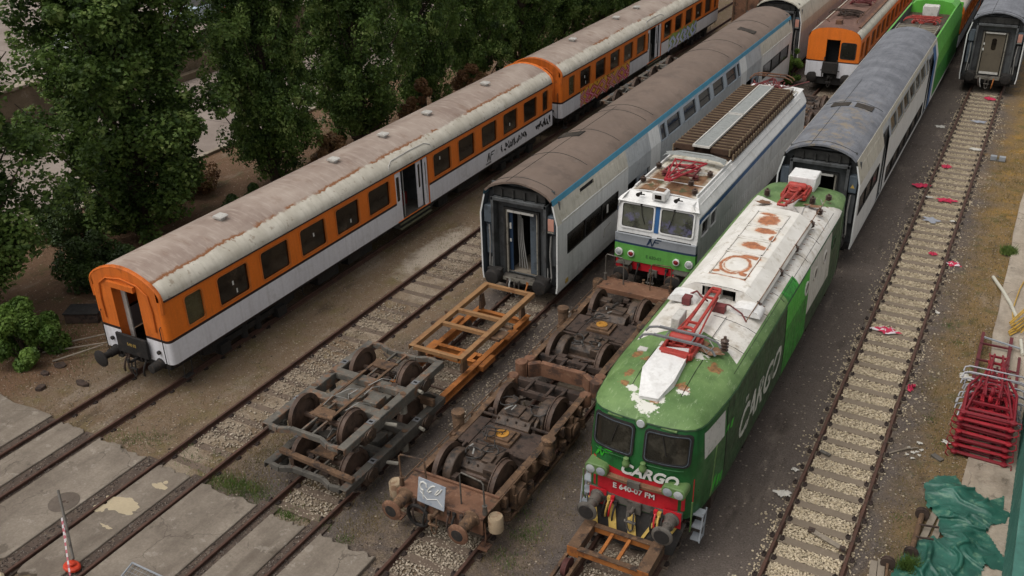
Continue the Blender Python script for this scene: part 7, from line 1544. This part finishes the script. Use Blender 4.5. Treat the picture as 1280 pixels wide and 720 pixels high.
# tarpaulin: a crumpled cloth draped over a low heap
def tarp():
    t = NT('green_tarp'); n = t.rng(t.noise(2.2, detail=6), .35, .65); c = t.mix(n, lin('#1f4a3f'), lin('#2c6052')); c = t.mix(t.math('MULTIPLY', t.rng(t.noise(4.5, detail=8), .56, .66), .5), c, lin('#6b8a72')); c = t.mix(t.math('MULTIPLY', t.rng(t.noise(1.3, detail=6), .6, .68), .5), c, lin('#3a3f36'))
    t.bump(t.noise(14, detail=7), .4, .03); mt = t.fin(c, .45, spec=.45)
    out = [(1.93,3.25),(2.12,3.72),(2.45,3.92),(2.62,3.62),(2.78,3.66),(3.08,3.38),(3.22,3.3),(3.5,3.62),(3.5,3.12),(3.66,3.1),(3.62,2.75),(3.3,2.5),(3.24,2.2),(3.38,1.95),(3.58,1.5),(3.62,1.12),(3.3,1.05),(3.2,.8),(3.08,.3),(2.9,-.2),(2.2,-.4),(1.75,-.25),(1.9,.5),(2.02,1.0),(2.15,1.25),(2.5,1.55),(2.42,1.9),(2.36,2.3),(2.18,2.45),(2.0,2.6)]
    # a slack sheet relaxed onto the ground: too much cloth for its outline, so it buckles into creases
    O = np.array(out); h = .036; xs = np.arange(1.66, 3.74, h); ys = np.arange(-.46, 4.0, h); X, Y = np.meshgrid(xs, ys); rg = np.random.default_rng(4)
    ins = np.zeros(X.shape, bool)
    for i in range(len(O)):
        (ax, ay), (bx, by) = O[i], O[(i+1) % len(O)]
        if ay != by: ins ^= ((ay > Y) != (by > Y)) & (X < (bx-ax)*(Y-ay)/(by-ay)+ax)
    lump = lambda x, y: .088+.20*np.exp(-((x-2.5)**2/.12+(y-3.25)**2/.06))+.10*np.exp(-((x-3.2)**2/.05+(y-3.0)**2/.05))+.12*np.exp(-((x-2.85)**2/.05+(y-1.6)**2/.4))+.10*np.exp(-((x-2.3)**2/.08+(y-.4)**2/.12))
    P = np.stack([X, Y, lump(X, Y)+.06+.05*np.sin(X*9+Y*4)*np.sin(Y*6-X*5)+rg.normal(0,.02,X.shape)], 2); Q = P.copy()
    fx = 1.36+.14*np.sin(Y*2.2)-.25*(Y > 2.6); fy = 1.16+.22*(Y > 2.3)*(Y < 3.0)
    def con(P, a, b, L, w, st):
        d = P[b]-P[a]; l = np.linalg.norm(d, axis=2)+1e-9; c = (d*((l-L)/l*w*st*.5)[:,:,None]); P[a] += c; P[b] -= c
    S = np.s_; links = []
    for dy, dx, st in ((0,1,1),(1,0,1),(1,1,.5),(1,-1,.5),(0,2,.22),(2,0,.22)):
        a = S[:X.shape[0]-dy if dy else None, max(0,-dx):X.shape[1]-max(0,dx) if max(0,dx) else None]; b = S[dy:, max(0,dx):X.shape[1]+min(0,dx) if dx < 0 else None]
        w = (ins[a]&ins[b]).astype(float); f1, f2 = (fx[a]+fx[b])/2, (fy[a]+fy[b])/2; links.append((a, b, h*np.sqrt((dx*f1)**2+(dy*f2)**2)*(.98 if abs(dx)+dy == 2 and dx*dy == 0 else 1), w, st))
    for it in range(230):
        V = (P-Q)*.9; Q = P.copy(); P = P+V; P[:,:,2] -= .0011
        for k in range(4):
            for a, b, L, w, st in links: con(P, a, b, L, w, st*.8)
        fl = lump(P[:,:,0], P[:,:,1]); hit = P[:,:,2] < fl+.004; P[:,:,2] = np.where(hit, fl+.004, P[:,:,2]); P[:,:,:2] = np.where(hit[:,:,None], Q[:,:,:2]+(P[:,:,:2]-Q[:,:,:2])*.35, P[:,:,:2])
    idx = -np.ones(X.shape, int); idx[ins] = np.arange(ins.sum()); q = ins[:-1,:-1]&ins[1:,:-1]&ins[:-1,1:]&ins[1:,1:]
    F = np.stack([idx[:-1,:-1][q], idx[:-1,1:][q], idx[1:,1:][q], idx[1:,:-1][q]], 1)
    o = mesh_np('tarpaulin', P[ins], F, mt); o.data.polygons.foreach_set('use_smooth', [True]*len(F)); sm = o.modifiers.new('soft', 'SUBSURF'); sm.levels = sm.render_levels = 1; tag(o, 'crumpled dark green tarpaulin lying on the concrete path by the wall', 'tarpaulin')
tarp()
for i, (x, y, rz, lb) in enumerate(((1.95,1.4,-.02,'small rusty wheelset leaning against the grey planks'),(1.62,-.55,.1,'small rusty wheelset at the bottom edge by the weathered plank'))):
    t = thing('small_wheelset', lb, 'wheelset', (x, y, 0), rz); m = MB(); m.cyl((0,-.72,.15),(0,.72,.15),.03 if i else .06,10); m.build('axle', RUST, t)
    for s in (-1, 1):
        m = MB(); m.lathe([(.04,-.05),(.15,-.05),(.155,-.03),(.12,-.01),(.12,.02),(.15,.03),(.15,.05),(.04,.05)],(0,s*.72,.155),(0,s,0),20); m.build('wheel', RUSTD, t, smooth=30)
    if not i: m = MB(); m.bar((0,.25,.2),(.4,.3,.24),.04,.03); m.bar((0,-.2,.2),(.36,-.15,.24),.04,.03); m.build('lever', RUSTD, t)
for i, (x0,y0,x1,y1,lb) in enumerate(((2.22,2.42,1.95,.3,'grey plank half under the tarpaulin, left one'),(2.40,2.42,2.2,.3,'grey plank half under the tarpaulin, right one'),(1.28,.2,1.42,-1.3,'weathered plank at the bottom edge, left one'),(1.42,.3,1.6,-1.3,'weathered plank at the bottom edge, right one'))):
    t = thing('plank', lb, 'plank', (x0, y0, 0)); m = MB(); m.bar((0,0,.05),(x1-x0,y1-y0,.05),.145,.05); m.build('board', WOODY, t, bevel=.006)
# green wall at the right edge
gw = thing('green_wall', 'teal green corrugated wall at the right edge', 'wall', (3.7, 0, 0)); GWM = M('wall_teal', '#3c6a5f', .6, var=.12, scale=.8, dirt=[('#5d8378', .5, 1.6, .55), ('#2c4a42', .4, 2.6, .57)], streak=('#28463f', .4), bump=.08)
m = MB(); pr = []; y = -14.0
while y < 8.6: pr += [(0,y),(0,y+.09),(.03,y+.12),(.03,y+.2)]; y += .23
m.loft([[(a,b,z) for a,b in pr] for z in (.06,2.2)][::-1]); m.build('sheet', GWM, gw, smooth=0); m = MB(); m.box(.035,.14,-14,8.6,.06,2.18); m.build('backing', GWM, gw); m = MB(); m.box(-.05,.18,-14,8.65,2.2,2.26); m.build('capping', GWM, gw)
# relay box, rags and litter on the track
t = thing('relay_box', 'small grey twin box standing in the dry grass right of the track', 'relay box', (1.45, 27.7, 0)); m = MB(); m.box(-.5,.5,-.2,.2,0,.06); m.build('base', BUFF, t); t.scale = (.62,.62,.55)
for s in (-1, 1): m = MB(); m.box(s*.28-.2,s*.28+.2,-.18,.16,.06,.4); m.build('box', GREYB, t, bevel=.02)
RAG = M('rag_red', '#b32a4a', .8, var=.2, scale=5, dirt=('#7d2038', .5, 5, .55)); RAGW = M('rag_white', '#c8bfc2', .8, var=.1)
def rag(x, y, rx, ry, seed, label, mats=None, white=False, h=.07, z=.06):
    if mats is None: rx *= .78; ry *= .78; h = .11
    random.seed(seed); b = blob(0,0,rx,ry,26,.5); m = MB(); K = 4; vs = []; ph = random.uniform(0,6)
    for k in range(1, K+1):
        for a, c in b: f = k/K; vs.append((a*f, c*f, .01+h*(1-f*f)*(.6+.4*math.sin(9*a/rx*f+ph))+.02*abs(math.sin(14*c/ry*f+ph))))
    vs.append((0,0,h)); n = len(b); fs = [(K*n,i,(i+1)%n) for i in range(n)]; ms = [0]*n
    for k in range(K-1):
        for i in range(n): fs.append((k*n+i,k*n+n+i,k*n+n+(i+1)%n,k*n+(i+1)%n)); ms.append(1 if (white and math.sin(i*.9+k*2+ph) > .55) else 0)
    m.add(vs, fs); m.mi = ms; o = m.build('rag', mats or [RAG, RAGW], None, smooth=60); o.location = (x, y, z); return tag(o, label, 'rag')
rag(-1.02, 23.1, .34, .3, 1, 'bright pink red rag just left of the far track'); rag(.1, 21.8, .45, .28, 2, 'dark crimson rag between the rails of the far track', z=.08)
rag(-.22, 10.35, .42, .24, 3, 'red and white rag lying between the rails', white=True, z=.08); rag(.28, 16.5, .16, .15, 4, 'small red scrap between the rails', z=.08)
rag(1.02, 16.1, .34, .22, 5, 'red and white cloth right of the right rail', white=True, z=.02); rag(.92, 7.5, .14, .26, 6, 'red cloth caught on the right rail', z=.03)
rag(.3, 37.0, .3, .3, 7, 'dark red rag between the rails near the dark coach end', z=.08); rag(-.4, 25.8, .2, .3, 8, 'faded pinkish rag at the left rail', z=.06)
LIT = M('litter_white', '#b9b5ad', .8, var=.08); LITG = M('litter_grey', '#8f929a', .8, var=.1)
def litter(x, y, r, seed, label, mt=LIT, z=.02): o = rag(x, y, r, r*.8, seed, label, [mt, mt], h=.04, z=z); o.name = 'paper_scrap'; o['category'] = 'litter'
litter(-1.02, 1.55, .16, 21, 'white paper scrap left of the left rail, nearest the camera'); litter(-1.0, 2.55, .09, 22, 'small white scrap left of the left rail'); litter(-.55, 21.9, .14, 23, 'white box scrap beside the dark crimson rag', z=.08)
litter(-1.35, 31.5, .25, 24, 'crumpled white sheet left of the far track'); litter(.2, 32.8, .28, 25, 'grey white scrap between the far rails', LITG, .08); litter(-.2, 19.6, .32, 26, 'pale blue grey splash of scraps between the rails', LITG, .07)
litter(.55, 19.8, .1, 27, 'white scrap at the right rail below the crimson rag', z=.08); litter(.45, 28.6, .22, 28, 'white scrap inside the right rail far away', z=.08); litter(2.2, 8.75, .2, 29, 'torn pale paper in the grass left of the pantograph rack'); litter(.95, 12.3, .1, 30, 'small white paper right of the right rail')
litter(1.5, 5.0, .07, 31, 'white stone like scrap in the gravel by the tarpaulin'); litter(2.1, 5.35, .11, 32, 'white scrap in the grass beside the pantograph stack')
for i, (x, y) in enumerate([(1.33,4.7),(1.42,4.55),(1.5,4.62),(1.58,4.5),(1.3,4.4),(1.45,4.3),(1.6,4.75)]):
    o = rag(x, y, .045, .04, 50+i, 'pale chip of a small scatter right of the track', [LIT, LIT], h=.02, z=.01); o.name = 'pale_chip'; o['category'] = 'litter'; o['group'] = 'scatter of pale chips'
t = thing('plank', 'short dark board lying between the rails at the bottom right', 'plank', (.25, .35, .07)); m = MB(); m.bar((-.38,.14,.04),(.36,-.15,.05),.13,.04); m.build('board', WOODY, t, bevel=.01); m = MB(); m.box(-.44,-.3,.06,.2,.02,.08); m.box(.3,.42,-.24,-.1,.03,.09); m.build('clamp', RUSTD, t)
t = thing('plank', 'dark stub of board inside the left rail', 'plank', (-.5, 3.45, .07)); m = MB(); m.bar((-.12,.05,.03),(.14,-.05,.03),.1,.04); m.build('board', BUFF, t)
t = thing('stick', 'thin stick lying right of the track beside dry grass', 'stick', (1.0, 4.5, 0)); m = MB(); m.tube([(-.1,-.25,.03),(.25,.1,.06),(.5,.3,.03)], .02, 5); m.build('branch', WOODY, t)
t = thing('plank', 'dark flat scrap in the gravel left of the pantograph stack', 'plank', (1.98, 4.6, 0)); m = MB(); m.bar((-.12,.08,.03),(.12,-.08,.03),.14,.04); m.build('board', BUFF, t)
# ---------------------------------------------------------------- left and bottom left
t = thing('manhole_cover', 'round dark manhole cover in the concrete between two tracks', 'manhole cover', (-16.06, -6.56, .10)); m = MB(); m.lathe([(.36,0),(.36,.008),(.33,.012),(.0,.014)], (0,0,0),(0,0,1),36); m.build('lid', M('manhole_iron','#5b5148',.7,var=.2,scale=5,dirt=('#463c34',.5,8,.54),bump=.5,bscale=60), t)
m = MB(); m.add([(x,y,.014+.0) for x,y in blob(0,0,.05,.04,10)], [tuple(range(10))]); m.add([(x+.1,y+.02,.0145) for x,y in blob(0,0,.03,.03,10)], [tuple(range(10))]); m.build('keyhole', RUSTD, t)
PTCH = M('pale_patch', '#a89a80', .9, var=.08, dirt=('#8f836e', .4, 5, .56)); random.seed(17)
def patch(polys, label):
    m = MB()
    for k, p in enumerate(polys): m.add([(a,b,.1035+.0006*k) for a,b in p], [tuple(range(len(p)))])
    o = m.build('concrete_patch', PTCH, None, smooth=0); tag(o, label, 'patch')
patch([blob(-14.72,-6.0,.50,.26,44,.22), blob(-15.1,-6.3,.2,.14,22,.3)], 'pale cement patch smeared on the concrete slab'); patch([blob(-14.45,-5.08,.22,.09,26,.35), blob(-14.42,-4.92,.07,.06,12,.2)], 'small pale cement patch near the slab end'); patch([blob(-14.45,-6.7,.16,.05,20,.5)], 'thin pale smear of cement beside the track groove')
t = thing('barrier_post', 'orange red plastic barrier foot with a grey post and striped tape', 'barrier', (-14.02, -7.87, .10)); m = MB(); m.prism(blob(0,-.1,.22,.16,12,.06), 'z', 0, .11); m.box(-.1,.1,-.17,-.03,.11,.17); m.build('foot', M('barrier_red','#b8391f',.5,var=.12), t, bevel=.03)
m = MB(); m.tube([(-.05,.0,.15),(-.55,.35,.6),(-1.15,.75,1.1)], .03, 8); m.build('post', BUFF, t)
m = MB(); TP = M('tape_white','#b5aeae',.5,var=.05); 
p0, p1 = Vector((-.75,.42,.72)), Vector((.35,-.4,.2))
for k in range(16): a, b = p0.lerp(p1, k/16), p0.lerp(p1, (k+1)/16); m.bar(a, b, .035, .006, m=k%2)
p0, p1 = Vector((-.75,.45,.70)), Vector((-.35,.1,.25))
for k in range(9): a, b = p0.lerp(p1, k/12), p0.lerp(p1, (k+1)/12); m.bar(a, b, .03, .006, m=k%2)
m.build('tape', [TP, M('tape_red','#a3525c',.5,var=.1)], t)
t = thing('fence_panel', 'grey wire mesh fence panel lying at the bottom edge', 'fence', (-12.9, -7.3, .12)); m = MB(); A = Vector((0,0,.0)); B = Vector((1.9,.0,-.0)); Cc = Vector((.45,-1.6,0))
for p, q in ((A,B),(A,Cc),(B,B+Cc),(Cc,B+Cc)): m.tube([p+Vector((0,0,.06)),q+Vector((0,0,.06))], .022, 6)
m.build('frame', GREYB, t); m = MB()
for k in range(1, 20): p = A.lerp(B,k/20); m.tube([p+Vector((0,0,.06)),p+Cc+Vector((0,0,.06))], .004, 4)
for k in range(1, 14): p = A.lerp(Cc,k/14); m.tube([p+Vector((0,0,.06)),p+B+Vector((0,0,.06))], .004, 4)
m.build('mesh', GREYB, t)
for i, (x, y, r) in enumerate([(-15.9,-8.95,.4),(-15.3,-9.0,.35),(-16.5,-8.9,.45)]):
    m = MB(); random.seed(30+i); b = blob(0,0,r,r*.6,12,.2); m.prism(b, 'z', 0, .35); o = m.build('stone_block', PTCH, None, smooth=0, bevel=.05); o.location = (x,y,-.1); tag(o, 'broken pale stone block below the pavement end, bottom left corner', 'stone block', 'stone blocks at the broken pavement end')
t = thing('trackside_box', 'dark rusty box lying in the grass left of the orange coach end', 'trackside box', (-23.2, .0, 0), .5); t.scale = (.6,.7,.8); m = MB(); m.box(-.9,.9,-.45,.45,0,.42); m.build('body', RUSTD, t, bevel=.03); m = MB(); m.box(-.95,.95,-.5,.5,.42,.48); m.build('lid', BLACK, t, bevel=.02)
for i, (a, b, lb) in enumerate(((((-22.9,-2.0,.05),(-21.1,-.2,.25)),0,'long pale stick left of the orange coach buffers'),(((-22.6,-2.1,.05),(-21.0,-.9,.2)),0,'second pale stick by the orange coach, lower one'),(((-21.9,-2.3,.04),(-20.9,-1.2,.3)),0,'short pale stick leaning by the coach buffer'))):
    t = thing('stick', lb, 'stick', a[0]); m = MB(); p = Vector(a[0]); q = Vector(a[1]); m.tube([(0,0,0), (q-p)*.5+Vector((.05,.0,.02)), q-p], .03, 6, r2=.02); m.build('branch', WOODY, t)
random.seed(41)
for i in range(4):
    x, y = -20.6+random.uniform(-1.2,1.0), -3.2+random.uniform(-.6,1.0); m = MB(); m.prism(blob(0,0,random.uniform(.1,.25),random.uniform(.08,.15),10,.25), 'z', 0, random.uniform(.04,.12)); o = m.build('scrap_piece', random.choice([RUSTD,BUFR]), None, smooth=0, bevel=.01); o.location = (x,y,0); tag(o, 'dark scrap piece in the dry grass below the orange coach end', 'scrap', 'scrap in the grass by the orange coach')
